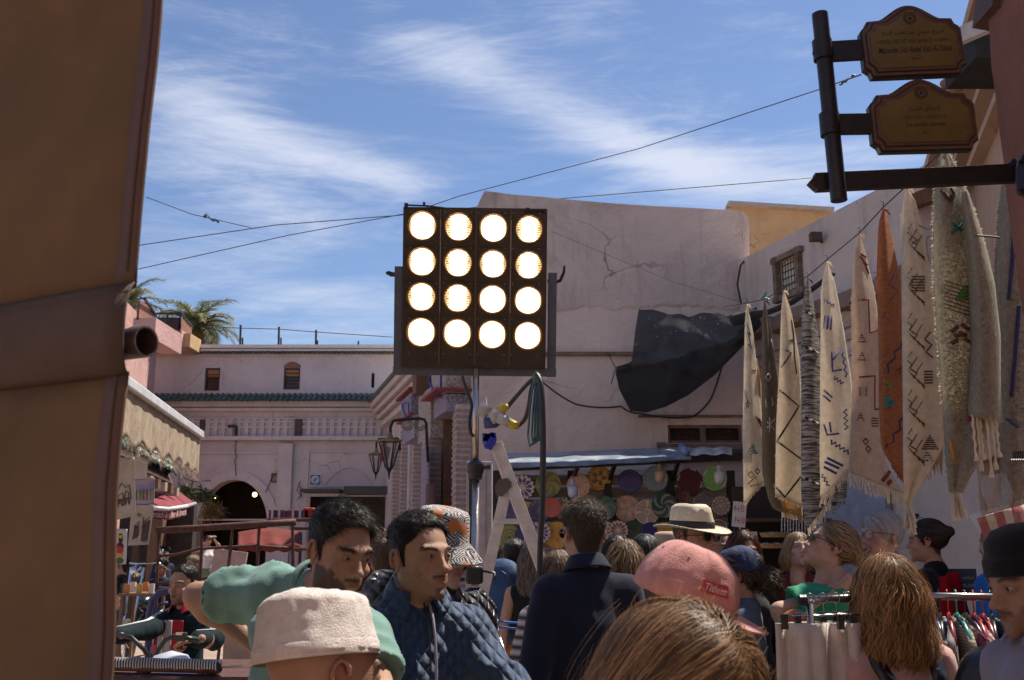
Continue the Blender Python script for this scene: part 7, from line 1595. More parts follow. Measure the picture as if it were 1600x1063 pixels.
mb_=MB();mb_.grid(lambda u,v:awl(u)+Vector((-1.8*v,.15*v,.55*v)),20,6);obj('canopy',mb_,mat('cream_canopy',(.55,.5,.44),rough=.85,trans=.3,var=.1),ca,smooth=True,solid=.003)
# green tiled lean-to roof
gt=thing('green_tiled_roof','sunlit green glazed tile roof of a small lean-to on the left','roof',P(230,760,14))
a,b=P(170,672,12.0),P(250,700,16.0);c_,d_2=P(196,720,11.2),P(268,752,15.2)
zr0,zr1=(a.z+b.z)/2,(c_.z+d_2.z)/2
al=Vector((b.x-a.x,b.y-a.y,0));
for i in range(26):
 for j in range(4):
  t=i/26;top=Vector((a.x,a.y,0)).lerp(Vector((b.x,b.y,0)),t);bt=Vector((c_.x+.0,c_.y,0)).lerp(Vector((d_2.x,d_2.y,0)),t)
  p_=top.lerp(bt,j/4);z_=zr0+.12+(zr1-zr0)*j/4;dn=math.atan2((bt-top).x,-(bt-top).y);place_piece('roof_tile',tmesh,gt,(p_.x,p_.y,z_),(RNG.normal()*.03,0,dn))
mt_b=MB();mt_b.add([tuple(Vector((a.x,a.y,zr0))),tuple(Vector((b.x,b.y,zr0))),tuple(Vector((d_2.x,d_2.y,zr1-.05))),tuple(Vector((c_.x,c_.y,zr1-.05)))],[(0,1,2,3)]);obj('roof_deck',mt_b,M_wood,gt,solid=.06)
for k in range(7):p_=Vector((c_.x,c_.y,zr1-.15)).lerp(Vector((d_2.x,d_2.y,zr1-.15)),k/6);obj('rafter_end',MB().box(p_,(.22,.10,.12)),M_wood2 if k % 2 else mat('pale_wood',(.35,.27,.2)),gt)
for px,Y_ in ((204,12.5),(252,15)):q=P(px,760,Y_);obj('post',MB().box((q.x-.3,q.y,q.z/2),(.1,.1,q.z)),M_wood,gt)
# small white scalloped awning
wa=thing('white_awning','small white awning with scalloped edge over the hung prints','awning',P(225,750,7))
mb_=MB();mb_.grid(lambda u,v:P(180+50*u,700+24*u,6.6+.8*u)+Vector((-.0-.6*(1-v),0,.22*(1-v))),14,5);obj('canopy',mb_,mat('white_canvas',(.62,.58,.55),rough=.8,trans=.25,var=.1),wa,smooth=True,solid=.003)
mb_=MB();mb_.grid(lambda u,v:P(208+23*u,713+10*u,7.1)-Vector((0,0,(.15+.018*abs(math.sin(u*PI*5)))*v)),40,4);obj('valance',mb_,mat('white_canvas'),wa,solid=.002);obj('front_bar',MB().tube([P(186,705,6.8),P(210,714,7.08),P(232,723,7.1)],.022,8),mat('white_bar'),wa,smooth=True)
# hung prints
def hung(name,label,cat,q,Y,m,parts=(),curve=.02):
 c=P((q[0][0]+q[2][0])/2,q[2][1],Y);t=thing(name,label,cat,c)
 def S_(u,v):a=Vector(q[0]).lerp(Vector(q[1]),u);b=Vector(q[3]).lerp(Vector(q[2]),u);w=a.lerp(b,v);return P(w.x,w.y,Y+curve*math.sin(v*2.5+u))
 g=MB();g.grid(S_,10,12);obj('cloth',g,m,t,smooth=True,solid=.002);return t,S_
M_linen=mat('linen',(.50,.43,.38),rough=.9,var=.12,scale=14,trans=.2,bump=.2,bscale=200)
M_ink=mat('sepia_ink',(.13,.10,.09),rough=.9,var=.3,scale=40)
def draw(t,S_,polys,m,w=.0035,nm='drawing'):
 g=MB()
 for pl in polys:g.tube([S_(u,v)+Vector((0,-.003,0)) for u,v in pl],w,4,caps=False)
 obj(nm,g,m,t)
r_=np.random.default_rng(4)
t,S_=hung('hung_print','pale linen print with a sepia sketch, nearest the canvas','print',[(176,716),(210,714),(212,806),(176,814)],6.2,M_linen)
draw(t,S_,[[(.15,.7),(.2,.55),(.4,.42),(.6,.5),(.75,.46),(.82,.7)],[(.2,.7),(.25,.62),(.45,.58),(.5,.72)],[(.5,.7),(.6,.55),(.72,.6),(.7,.74)]]+[[(x,.66+.03*r_.random()),(x+.05*r_.normal(),.74+.06*r_.random())] for x in np.linspace(.12,.8,26)],M_ink);
t,S_=hung('hung_painting','colourful painting of robed figures, pinned beside the red awning','painting',[(208,749),(242,747),(241,787),(208,789)],7.0,mat('paint_ground',(.36,.28,.36),rough=.7,var=.4,scale=9,col2=(.10,.16,.40),mixlo=.4,mixhi=.62))
g=MB();cols_=[(.45,.20,.05),(.05,.10,.30),(.42,.30,.06),(.10,.22,.12),(.40,.18,.10),(.04,.12,.22)]
for k in range(11):
 u=.08+.085*k;h=.3+.25*r_.random();c0=S_(u,.82);gg=MB();pts=[S_(u-.05,.82),S_(u+.05,.82),S_(u+.045,.6),S_(u+.02,.55-h*.3),S_(u-.015,.53-h*.3),S_(u-.045,.62)];gg.add([tuple(p_+Vector((0,-.004-.0006*k,0))) for p_ in pts],[tuple(range(6))]);obj('painted_figure',gg,mat('figpaint%d' % (k % 6),cols_[k % 6],rough=.7,var=.3,scale=60),t)
t,S_=hung('hung_print','ink drawing of an old street with railings, below the painting','print',[(206,790),(241,789),(232,851),(200,853)],6.9,M_linen)
draw(t,S_,[[(.2,.85),(.25,.5),(.4,.4),(.45,.75),(.2,.85)],[(.6,.3),(.62,.9),(.95,.95)],[(.55,.45),(.9,.3)],[(.55,.55),(.95,.45)]]+[[(.62+.035*k,.45-.01*k),(.63+.035*k,.9)] for k in range(9)]+[[(.22+.02*k,.5+.02*r_.random()),(.24+.02*k,.82)] for k in range(9)]+[[(.3,.2),(.5,.25)],[(.3,.24),(.45,.29)]],M_ink)
t,S_=hung('portrait_panel','portrait panel of a figure in yellow headscarf and red dress','painting',[(178,826),(199,827),(197,882),(176,882)],6.0,mat('panel_white',(.52,.50,.50),rough=.6,var=.08),curve=0)
def blob(t,S_,cx,cy,rx,ry,c,nm,off,n=14):g=MB();g.add([tuple(S_(cx+rx*math.cos(a),cy+ry*math.sin(a))+Vector((0,-off,0))) for a in np.linspace(0,2*PI,n,endpoint=False)],[tuple(range(n))]);obj('painted_shape',g,mat(nm,c,rough=.7,var=.2),t)
for q in ((.55,.30,.16,.10,(.03,.015,.012),'p_face',.006),(.55,.22,.17,.05,(.5,.38,.02),'p_scarf',.007),(.52,.18,.15,.05,(.02,.015,.015),'p_hair',.005),(.5,.50,.28,.12,(.03,.015,.012),'p_face',.004),(.5,.60,.27,.12,(.45,.02,.05),'p_dress',.005),(.5,.75,.25,.06,(.5,.38,.02),'p_scarf',.006),(.5,.90,.33,.09,(.05,.12,.06),'p_skirt',.005)):blob(t,S_,*q)
# maroon awning with lettering
ma=thing('maroon_awning','maroon awning with white lettering on its valance','awning',P(265,805,15))
M_mar=mat('maroon_canvas',(.26,.045,.065),rough=.85,var=.25,scale=4,trans=.25,bump=.2,bscale=120,dirt=.3,dirtcol=(.12,.05,.05));M_mar2=mat('maroon_shade',(.20,.035,.05),rough=.9,trans=.12,var=.2)
q=[P(236,745,17.0),P(232,794,13.4),P(264,796,13.6),P(292,791,15.3)]
g=MB();g.add([tuple(q[0]),tuple(q[1]),tuple(q[2]),tuple(q[3])],[(0,1,2),(0,2,3)]);obj('canopy',g,M_mar,ma,solid=.01)
g=MB();e_=P(305,787,18.6);e2=P(243,742,19.5);g.add([tuple(q[0]+Vector((0,.01,.01))),tuple(q[3]+Vector((.01,.01,0))),tuple(e_),tuple(e2)],[(0,1,2,3)]);obj('side_canopy',g,M_mar2,ma,solid=.01)
for i in (1,2):
 g=MB();a,b=q[i],q[i+1];g.grid(lambda u,v:a.lerp(b,u)-Vector((0,.0,.13*v+.012*abs(math.sin(u*9))*v)),16,3);obj('valance',g,M_mar,ma,solid=.006);obj('edge_bar',MB().tube([a,b],.03,8),mat('white_bar'),ma,smooth=True)
obj('edge_bar',MB().tube([q[3],e_],.03,8),mat('grey_bar',(.3,.28,.3)),ma)
for s_,i in (('Marrakchi &',1),('Bar & Snack',2)):
 a,b=q[i],q[i+1];dd=(b-a);L_=dd.length;dd.normalize();nn=Vector((dd.y,-dd.x,0));Mx=Matrix(((dd.x,-nn.x,0,0),(dd.y,-nn.y,0,0),(dd.z,0,1,0),(0,0,0,1)))
 c=(a+b)/2+nn*.012-Vector((0,0,.075));put_text('lettering',s_,Matrix.Translation(c) @ Mx,mat('letter_white',(.62,.55,.52),rough=.7),ma,L_*.86,.085,shear=.15)
# dark lean-to behind under awnings and plants at the arch
dk=thing('dark_shop_front','dark recessed shop front under the maroon awning','shop front',(P(250,900,18).x,18,0));a,b=P(228,800,18.5),P(305,800,19.5)
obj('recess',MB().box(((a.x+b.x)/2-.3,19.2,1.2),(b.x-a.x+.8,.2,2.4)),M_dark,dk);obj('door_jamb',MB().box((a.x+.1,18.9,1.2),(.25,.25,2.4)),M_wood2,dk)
for i,(px,py,Y_,s_) in enumerate(((290,772,27,.6),(318,776,28.5,.5),(334,800,29.2,.6))):
 c=P(px,py,Y_);t=thing('hanging_plant',['trailing green plant at the left foot of the arch surround','green plant spray against the left side of the arch','pale dry palm spray hanging inside the arch'][i],'plant',c);paths=[]
 for k in range(200):
  d=nrm(RNG.normal(size=3)*[1,.5,.5]+[0,0,.3]);l=s_*(.35+.35*RNG.random());p_=np.array(c)+RNG.normal(size=3)*.08;paths.append([p_,p_+d*l*.5,p_+d*l+[0,0,-.2*l]])
 rv,rf=ribbons(np.array(paths),.035);obj('foliage',(rv,rf),mat('plant_leaf',(.05,.075,.025),rough=.6,var=.4,scale=4) if i < 2 else mat('dry_leaf',(.28,.19,.08)),t,kind='stuff')
# striped blanket pile right of the arch
bk=thing('striped_blankets','row of folded striped blankets on a rail right of the arch','blankets',P(455,812,14));cl_s=[(.16,.03,.10),(.5,.45,.42),(.05,.03,.10),(.10,.02,.05),(.45,.4,.4),(.03,.07,.08),(.22,.05,.04),(.07,.03,.12),(.30,.03,.02)]
for k in range(17):
 a=P(421+k*3.6,806,14);obj('folded_blanket',MB().box((a.x+.016,14.1,a.z),(.031,.3,.145+.01*RNG.normal())),mat('blanket%d' % (k % 9),cl_s[k % 9],rough=.95,var=.2),bk)
obj('red_cushion',MB().box(P(483,803,14)+Vector((0,.1,0)),(.16,.3,.17)),mat('red_velvet',(.35,.03,.02),rough=.8),bk,bevel=.03)
obj('rail',MB().beam(P(415,816,14),P(500,812,14),.3,.03),M_wood,bk)
# red market parasol / stall behind frames
rs=thing('red_stall','market stall under a low red canopy behind the rusty frames','market stall',P(430,900,12));
g=MB();g.grid(lambda u,v:P(372+100*u,832+22*v-6*math.sin(u*PI)*(1-v)+2*math.sin(u*20)*v,12-.6*v),30,6);obj('canopy',g,mat('red_canvas',(.20,.03,.02),rough=.8,trans=.3,var=.25),rs,smooth=True,solid=.008)
g=MB();g.grid(lambda u,v:P(372+100*u,853+9*v+1.5*math.sin(u*28),11.38+.0*v),30,2);obj('valance',g,mat('red_canvas'),rs,smooth=True,solid=.005)
a=P(425,905,12.2);obj('table',MB().box((a.x,12.2,.45),(.85,.8,.9)),mat('beige_cloth',(.36,.26,.2),rough=.9),rs);
for k in range(5):obj('goods_box',MB().box((a.x-.34+.17*k,12.0,.98),(.13,.25,.12+.05*(k % 2))),mat('goods%d' % k,[(.3,.2,.12),(.12,.1,.09),(.35,.3,.26),(.2,.05,.04),(.1,.12,.16)][k],rough=.8),rs)
for px in (375,470):obj('pole',MB().tube([P(px,835,12),(P(px,835,12).x,12,0)],.02,6),M_rust,rs)
a=P(352,905,10.5);wbd=obj('leaning_board',MB().box((a.x,10.5,a.z-.1),(.34,.04,.78),rot=Matrix.Rotation(.12,3,'Y')),mat('pink_board',(.42,.30,.27),rough=.8,var=.2,dirt=.4),label='tall pale board leaning behind the rusty cart frame',cat='board')
# rusty cart frames
cf=thing('cart_frame','rusty tubular frame of a market cart with thick sagging top beam','cart',(P(350,1000,8).x,8,0));YC=8.0
obj('top_beam',MB().tube([P(245,829,YC),P(300,826,YC),P(362,822,YC),(P(412,819,YC)),P(462,816,YC)],.027,8),M_rust,cf,smooth=True)
for a_,b_ in (((248,829),(245,925)),((316,827),(312,935)),((364,823),(352,930)),((405,820),(402,890)),((457,817),(458,880))):obj('post',MB().tube([P(*a_,YC),ext(P(*a_,YC),P(*b_,YC),.3)],.013,8),M_rust,cf)
obj('cross_bar',MB().tube([P(248,869,YC),P(275,867,YC),P(310,858,YC),P(340,856,YC),P(400,853,YC),P(458,857,YC)],.012,7),M_rust,cf,smooth=True);obj('cross_bar',MB().tube([P(246,912,YC),P(300,908,YC),P(345,898,YC),P(405,894,YC)],.012,7),M_rust,cf,smooth=True);obj('cross_bar',MB().tube([P(246,919,YC+.1),P(300,921,YC+.1)],.012,7),M_rust,cf)
obj('cart_bed',MB().box((P(350,1000,8.3).x,8.6,.45),(2.1,1.2,.35)),M_rust,cf)
cf2=thing('cart_frame','second thinner rusty frame behind the teal shirted man','cart',(P(530,1000,9).x,9,0))
for pts in (((425,812),(585,812)),((457,818),(457,900)),((457,858),(480,858)),((583,812),(583,900)),((457,826),(485,826))):obj('bar',MB().tube([P(*pts[0],9),P(*pts[1],9)],.015,7),M_rust,cf2)
# blue steel tubing of the tricycle
bt=thing('blue_trike_frame','bent blue steel tube frame behind the rider','cart',(P(260,1000,6.8).x,6.8,0));M_btube=mat('blue_tube',(.03,.04,.13),rough=.45,var=.2,metal=.2)
obj('hoop',MB().tube([P(232,1010,6.8),P(233,960,6.8),P(238,938,6.8),P(250,926,6.8),P(272,922,6.8),P(300,922,6.8),P(318,926,6.8)],.022,10),M_btube,bt,smooth=True);obj('inner_hoop',MB().tube([P(241,1010,6.85),P(242,965,6.85),P(250,945,6.85),P(262,942,6.85)],.011,8),M_btube,bt,smooth=True);obj('wheel_guard',MB().tube([P(232,1010,6.8),(P(232,1010,6.8).x,6.8,.1)],.022,8),M_btube,bt)
# rope wrapped bar in front of the rider
rbx=thing('rope_wrapped_bar','dark bar wrapped in black and white rope at the lower left','bar',P(260,1045,4.2));ra_,rb_=P(150,1031,4.2),P(344,1036,4.2)
obj('bar',MB().tube([ra_-Vector((0,0,.02)),rb_-Vector((0,0,.02))],.022,10),M_rust,rbx,smooth=True);obj('lower_bar',MB().tube([ra_-Vector((0,0,.075)),rb_-Vector((0,0,.075))],.03,8),mat('dark_red_bar',(.06,.02,.018),rough=.6),rbx,smooth=True)
d_=(rb_-ra_);
for nm,ph,m_ in (('white_rope',0,mat('rope_white',(.40,.38,.38),rough=.9)),('black_rope',PI,mat('rope_black',(.02,.02,.02),rough=.9))):
 pts=[ra_+d_*(k/460)+Vector((0,.018*math.cos(k*.62+ph),.018*math.sin(k*.62+ph)-.012)) for k in range(461)];obj(nm,MB().tube(pts,.0085,5),m_,rbx,smooth=True)
for px in (225,326):obj('post',MB().tube([P(px,1042,4.22),(P(px,1042,4.22).x,4.3,.3)],.03,8),mat('dark_red_bar'),rbx)
# parked motorcycle left
mc=thing('motorcycle','parked motorcycle with chrome headlamp and mirrors behind the man in black','motorcycle',(P(215,960,14.5).x,14.5,0));c=P(213,893,14.3)
M_chr=mat('chrome',(.6,.6,.6),rough=.12,metal=1,var=.1)
g=MB();g.lathe([(.001,.02),(.07,.01),(.085,-.02),(.08,-.10),(.03,-.15),(.001,-.155)],18,Matrix.Translation(c) @ Matrix.Rotation(PI/2,4,'X') @ Matrix.Rotation(.3,4,'Y'));obj('headlamp',g,M_chr,mc,smooth=True)
obj('handlebar',MB().tube([c+Vector((-.35,.25,.02)),c+Vector((-.25,.12,.12)),c+Vector((0,.08,.10)),c+Vector((.25,.12,.12)),c+Vector((.38,.25,.02))],.014,8),M_chr,mc,smooth=True)
for s_ in (-1,1):
 g=MB();g.lathe([(.001,0),(.05,.002),(.055,-.012),(.001,-.02)],14,Matrix.Translation(c+Vector((.28*s_,.1,.26))) @ Matrix.Rotation(PI/2,4,'X'));mo=obj('mirror',g,M_chr,mc,smooth=True);obj('mirror_stem',MB().tube([c+Vector((.22*s_,.12,.12)),c+Vector((.28*s_,.1,.24))],.007,6),M_iron,mo)
 g=MB();g.tube([c+Vector((.09*s_,.04,.05)),(c.x+.05*s_,14.1,.32)],.02,8);obj('fork',g,M_chr,mc)
g=MB();[g.tube([Vector((c.x,14.1+.28*math.cos(a),.30+.28*math.sin(a))) for a in np.linspace(0,2*PI,25)],.05,8)];wl_=obj('wheel',g,mat('tyre',(.02,.02,.02),rough=.8),mc,smooth=True)
g=MB();[g.tube([(c.x,14.1,.30),(c.x,14.1+.25*math.cos(a),.30+.25*math.sin(a))],.005,4) for a in np.linspace(0,2*PI,12,endpoint=False)];obj('spokes',g,M_chr,wl_,kind='stuff')
v,f=nets([('e',.05,(c.x,14.85,.80),(.14,.28,.13)),('e',.05,(c.x,15.3,.80),(.13,.32,.07)),('e',.05,(c.x,14.9,.48),(.14,.3,.18))],.03);obj('tank_and_seat',(v,f),mat('moto_black',(.02,.02,.03),rough=.25,coat=.5),mc,smooth=True)
g=MB();g.tube([Vector((c.x,15.55+.28*math.cos(a),.30+.28*math.sin(a))) for a in np.linspace(0,2*PI,25)],.05,8);obj('wheel',g,mat('tyre'),mc,smooth=True)
# small table with food beside the man in black
tb_=thing('snack_table','small table with orange and white snack packets beside the man in black','table',(P(222,930,12.6).x,12.6,0));a=P(224,928,12.6)
obj('tabletop',MB().box((a.x,12.6,a.z),(.42,.5,.03)),M_wood2,tb_)
for sx in (-.18,.18):
 for sy in (-.2,.2):obj('leg',MB().box((a.x+sx,12.6+sy,a.z/2),(.035,.035,a.z-.03)),M_wood2,tb_)
for k in range(5):obj('snack_packet',MB().box((a.x-.15+.075*k,12.45,a.z+.07+.02*(k % 2)),(.06,.04,.11)),mat('packet%d' % (k % 3),[(.55,.16,.04),(.55,.5,.45),(.5,.32,.06)][k % 3],rough=.4),label='snack packet on the small table, number counted from left' if False else ['orange packet at left of the snack table','white packet second on the snack table','yellow packet in the middle of the snack table','orange packet right of the yellow one on snack table','white packet at right end of snack table'][k],cat='packet',group='snack packets on the table')
hp_=thing('egg_helmet','yellow and white striped helmet under the rope wrapped bar','helmet',P(262,1062,4.6)) if False else None
c=P(265,1062,4.5);g=MB();g.lathe([(.001,.12),(.07,.10),(.11,.04),(.12,-.03),(.11,-.10)],24,Matrix.Translation(c));t=thing('helmet','white and yellow helmet low at the left under the rope wrapped bar','helmet',c-Vector((0,0,.1)));obj('shell',g,mat('helmet_white',(.5,.52,.6),rough=.25),t,smooth=True)
g=MB();g.lathe([(.1125,.04),(.1225,-.03),(.1125,-.09)],24,Matrix.Translation(c));g.f=[f for f in g.f if 9 <= f[0] % 24 <= 15];obj('visor',g,mat('helmet_yellow',(.55,.38,.02),rough=.3),t,smooth=True,solid=.006)
# ------------------------------------------------------------ clothes racks
M_rail=mat('rack_chrome',(.28,.26,.26),rough=.25,metal=.9,var=.2)
YR=3.6;rk=thing('clothes_rack','long chrome clothes rack in front of the right hand stalls','clothes rack',(P(1480,1000,YR).x,YR,0))
ra_,rb_=P(1425,936,YR+.15),P(1640,928,YR-.1);zz=(ra_.z+rb_.z)/2;ra_.z=rb_.z=zz
obj('rail',MB().tube([ra_-Vector((.25,0,0)),rb_],.0135,12),M_rail,rk,smooth=True)
for p_ in (ra_-Vector((.2,0,0)),rb_):obj('upright',MB().tube([p_,(p_.x,p_.y,.05)],.013,10),M_rail,rk,smooth=True);obj('foot',MB().tube([(p_.x,p_.y-.25,.04),(p_.x,p_.y+.25,.04)],.013,8),M_rail,rk)
gcols=[(.20,.15,.13),(.06,.05,.05),(.30,.22,.16),(.36,.28,.22),(.10,.09,.12),(.08,.10,.18),(.33,.25,.18),(.16,.14,.14),(.22,.20,.22),(.30,.25,.20),(.40,.30,.24),(.24,.03,.10),(.28,.03,.06),(.42,.36,.32),(.05,.12,.16),(.40,.33,.10),(.18,.13,.11),(.35,.30,.27),(.08,.08,.12),(.28,.22,.2)]
hcols=[(.02,.02,.02),(.35,.03,.03),(.35,.03,.03),(.02,.02,.02),(.02,.02,.02),(.02,.12,.3),(.02,.12,.3),(.02,.02,.02),(.35,.03,.03),(.03,.3,.25)]
def striped(nm,c,sc=26,f=.45):return mat(nm,c,rough=.9,var=.05,scale=4,trans=.08,bump=.15,bscale=200) if sc == 0 else _striped(nm,c,sc,f)
def _striped(nm,c,sc,f):
 M_=mat(nm,c,rough=.9,var=.1,bump=.15,bscale=200)
 nt=M_.node_tree;N=nt.nodes;L=nt.links;b=N['Principled BSDF'];src=b.inputs['Base Color'].links[0].from_socket;tc=N.new('ShaderNodeTexCoord');w=N.new('ShaderNodeTexWave');w.bands_direction='Z';w.inputs['Scale'].default_value=sc;w.inputs['Distortion'].default_value=.6
 L.new(tc.outputs['Object'],w.inputs[0]);mx=N.new('ShaderNodeMixRGB');L.new(w.outputs['Fac'],mx.inputs[0]);L.new(src,mx.inputs[1]);mx.inputs[2].default_value=(*[x*f for x in c],1);L.new(mx.outputs[0],b.inputs['Base Color']);return M_
glab=['dark','taupe','sand','grey','striped','slate','tan','charcoal']
names_c=['dark brown','black','tan','sand beige','charcoal','slate blue','camel','dark grey','mid grey','light beige','peach beige','magenta','crimson','cream','deep teal','mustard','umber','pale grey','midnight','mushroom']
for k in range(20):
 t_=(k+.3)/20;p_=(ra_-Vector((.12,0,0))).lerp(rb_,t_);yaw=rad(78+RNG.normal()*6);R_=Matrix.Rotation(yaw,3,'Z');dx=R_ @ Vector((1,0,0));dn=R_ @ Vector((0,1,0));tn=p_
 g_t=thing('garment','%s garment on hanger, hung %s on the long clothes rack' % (names_c[k],'at the left end' if k < 5 else 'left of the middle' if k < 10 else 'right of the middle' if k < 15 else 'at the right end'),'garment',p_,0,'garments on the long rack')
 hk=MB();hk.tube([p_+Vector((0,0,.0))+Vector((.018*math.cos(a)*dn.x*0,0,0))+dx*.018*math.cos(a)+Vector((0,0,.004+.018*math.sin(a))) for a in np.linspace(PI*1.1,-.5*PI,9)]+[p_-Vector((0,0,.05)),p_-Vector((0,0,.06))+dx*.01],.0028,5);sh_=p_-Vector((0,0,.06));hk.tube([sh_-dx*.20-Vector((0,0,.09)),sh_-dx*.10-Vector((0,0,.03)),sh_,sh_+dx*.10-Vector((0,0,.03)),sh_+dx*.20-Vector((0,0,.09))],.007,6)
 obj('hanger',hk,mat('hanger%d' % (k % 10),hcols[k % 10],rough=.3),g_t,smooth=True)
 def gs(u,v,p_=p_,dx=dx,dn=dn,k=k):
  s=(u-.5)*2;w=.21+.03*v;z_=-.07-.075*abs(s)**1.3*(1-v)-.72*v;th_=.012+.012*math.sin(s*6+k+v*5);return p_+dx*(s*w)+dn*(th_*math.sin(PI*u)+.010*math.sin(v*8+k+u*5))+Vector((0,0,z_))
 g=MB();g.grid(gs,16,16);g2=MB();obj('shirt',g,striped('garment_cloth%d' % k,gcols[k],[0,30,22,40][k % 4]),g_t,smooth=True,solid=.022)
rk2=thing('trouser_rack','short chrome rack of pale linen trousers, left of the curly haired woman','clothes rack',(P(1290,1000,3.2).x,3.2,0))
ra_,rb_=P(1255,938,3.15),P(1440,934,3.45);rb_.z=ra_.z
obj('rail',MB().tube([ra_,rb_],.013,12),M_rail,rk2,smooth=True);obj('end_cap',MB().tube([ra_-Vector((.012,0,0)),ra_+Vector((.01,0,0))],.017,10),M_blk,rk2)
for p_ in (ra_+Vector((.02,0,0)),rb_):obj('upright',MB().tube([p_,(p_.x,p_.y,.05)],.012,10),M_rail,rk2,smooth=True)
M_lin=mat('linen_trouser',(.66,.56,.50),rough=.9,var=.12,scale=10,trans=.15,bump=.3,bscale=180)
for k in range(6):
 p_=ra_+(rb_-ra_)*(.04+.10*k)+Vector((0,-.02,0));g_t=thing('trousers','pair of pale linen trousers clipped to the short rack, %s' % ['at its left end','second from its left end','third from its left end','fourth from its left end','fifth, just beside the hair','hidden most by the curly hair'][k],'trousers',p_,0,'linen trousers on the short rack')
 hk=MB();hk.tube([p_+Vector((.014*math.cos(a),0,.004+.016*math.sin(a))) for a in np.linspace(PI*1.1,-.5*PI,9)]+[p_-Vector((0,0,.045))],.0022,5);hk.tube([p_-Vector((.11,0,.045)),p_-Vector((-.11,0,.045))],.003,6);obj('hanger',hk,M_rail,g_t,smooth=True)
 for s_ in (-1,1):obj('clip',MB().box(p_+Vector((s_*.085,-.01,-.062)),(.018,.022,.045)),M_blk,g_t)
 g=MB();g.grid(lambda u,v,p_=p_,k=k:p_+Vector(((u-.5)*(.22+.03*v),.022*math.sin(u*(9+2*k)+v*2+k)-.012*math.sin(u*23+k)+(.03*v if False else 0),-.068-.95*v)),22,20);obj('trouser_cloth',g,M_lin,g_t,smooth=True,solid=.010)
# plastic-wrapped red and white striped bag, upper right
wbg=thing('wrapped_bag','red and cream striped textile wrapped in clear plastic at right','textile pack',P(1565,900,3.12));YBg=3.12
def bagp(u,v):a=Vector((1516,808)).lerp(Vector((1640,772)),u);b=Vector((1560,930)).lerp(Vector((1660,920)),u);q=a.lerp(b,v);return P(q.x+1.5*math.sin(v*9),q.y,YBg-.05*math.sin(PI*u)-.012*math.sin(v*11+u*7))
for k in range(8):
 g=MB();u0,u1=.10+.11*k,.10+.11*(k+1);g.grid(lambda u,v:bagp(u0+(u1-u0)*u,.04+.94*v)+Vector((0,.02,0)),4,12);obj('stripe',g,mat('bag_red',(.28,.025,.03),rough=.9,var=.15) if k % 2 == 0 else mat('bag_cream',(.48,.38,.30),rough=.9,var=.15),wbg,smooth=True,solid=.004)
M_clear=mat('clear_plastic',(.85,.85,.85),rough=.10,var=0,alpha=.16,bump=1.0,bscale=22,spec=1.0)
g=MB();g.grid(lambda u,v:bagp(u*1.02-.02,v*1.05-.03)+Vector((0,-.012-.008*math.sin(u*23+v*5)*math.sin(v*14),0)),40,40);obj('plastic_film',g,M_clear,wbg,smooth=True)
g=MB();g.grid(lambda u,v:P(1536+40*u+4*v,744+58*v-6*u,YBg)+Vector((0,.02*math.sin(u*8+v*5),0)),16,16);obj('plastic_film',g,M_clear,wbg,smooth=True)
# green / wire coat hangers on the right rug
g=MB();[g.tube([P(1584+k*3.5,705,3.3),P(1583+k*3.5,716,3.3),P(1580+k*3.5,720,3.28)],.003,5) for k in range(6)];obj('hook_row',g,M_iron,label='row of black wire hooks in front of the right rug',cat='hooks',kind='stuff')
# small black board reading MUSIC
mbd=thing('music_box','small dark board lettered with white words behind the clothes rack','sign',P(1505,925,6));a=P(1505,908,6);obj('board',MB().box((a.x,6,a.z),(.15,.03,.14)),mat('dark_board',(.05,.06,.09),rough=.5),mbd)
put_text('lettering','world of',Matrix.Translation((a.x+.02,5.98,a.z+.02)),M_card,mbd,.07,.02);put_text('lettering','MUSIC',Matrix.Translation((a.x+.02,5.98,a.z-.025)),M_card,mbd,.08,.02)
# unseen house row added behind the viewer to throw warm light on the square
bh=thing('bounce_building','unseen pale earth coloured house row added behind the viewer to bounce light','building',(0,-9,0))
o_=wall_with_holes([(-14,0),(-14,7.5),(14,7.5),(14,0)],[[(-8,.02),(-8,2.6),(-5.5,2.6),(-5.5,.02)],[(4,.02),(4,2.8),(7,2.8),(7,.02)],[(-2,4),(-2,5.4),(-.8,5.4),(-.8,4)]],-9,.5,plaster('ochre_pale',(.66,.46,.34),(.4,.26,.18),.3,1),bh,'wall',M=Matrix.Translation((0,-9,0)))
obj('shop_interior',MB().box((0,-10.5,3),(28,.2,6)),M_dark,bh)
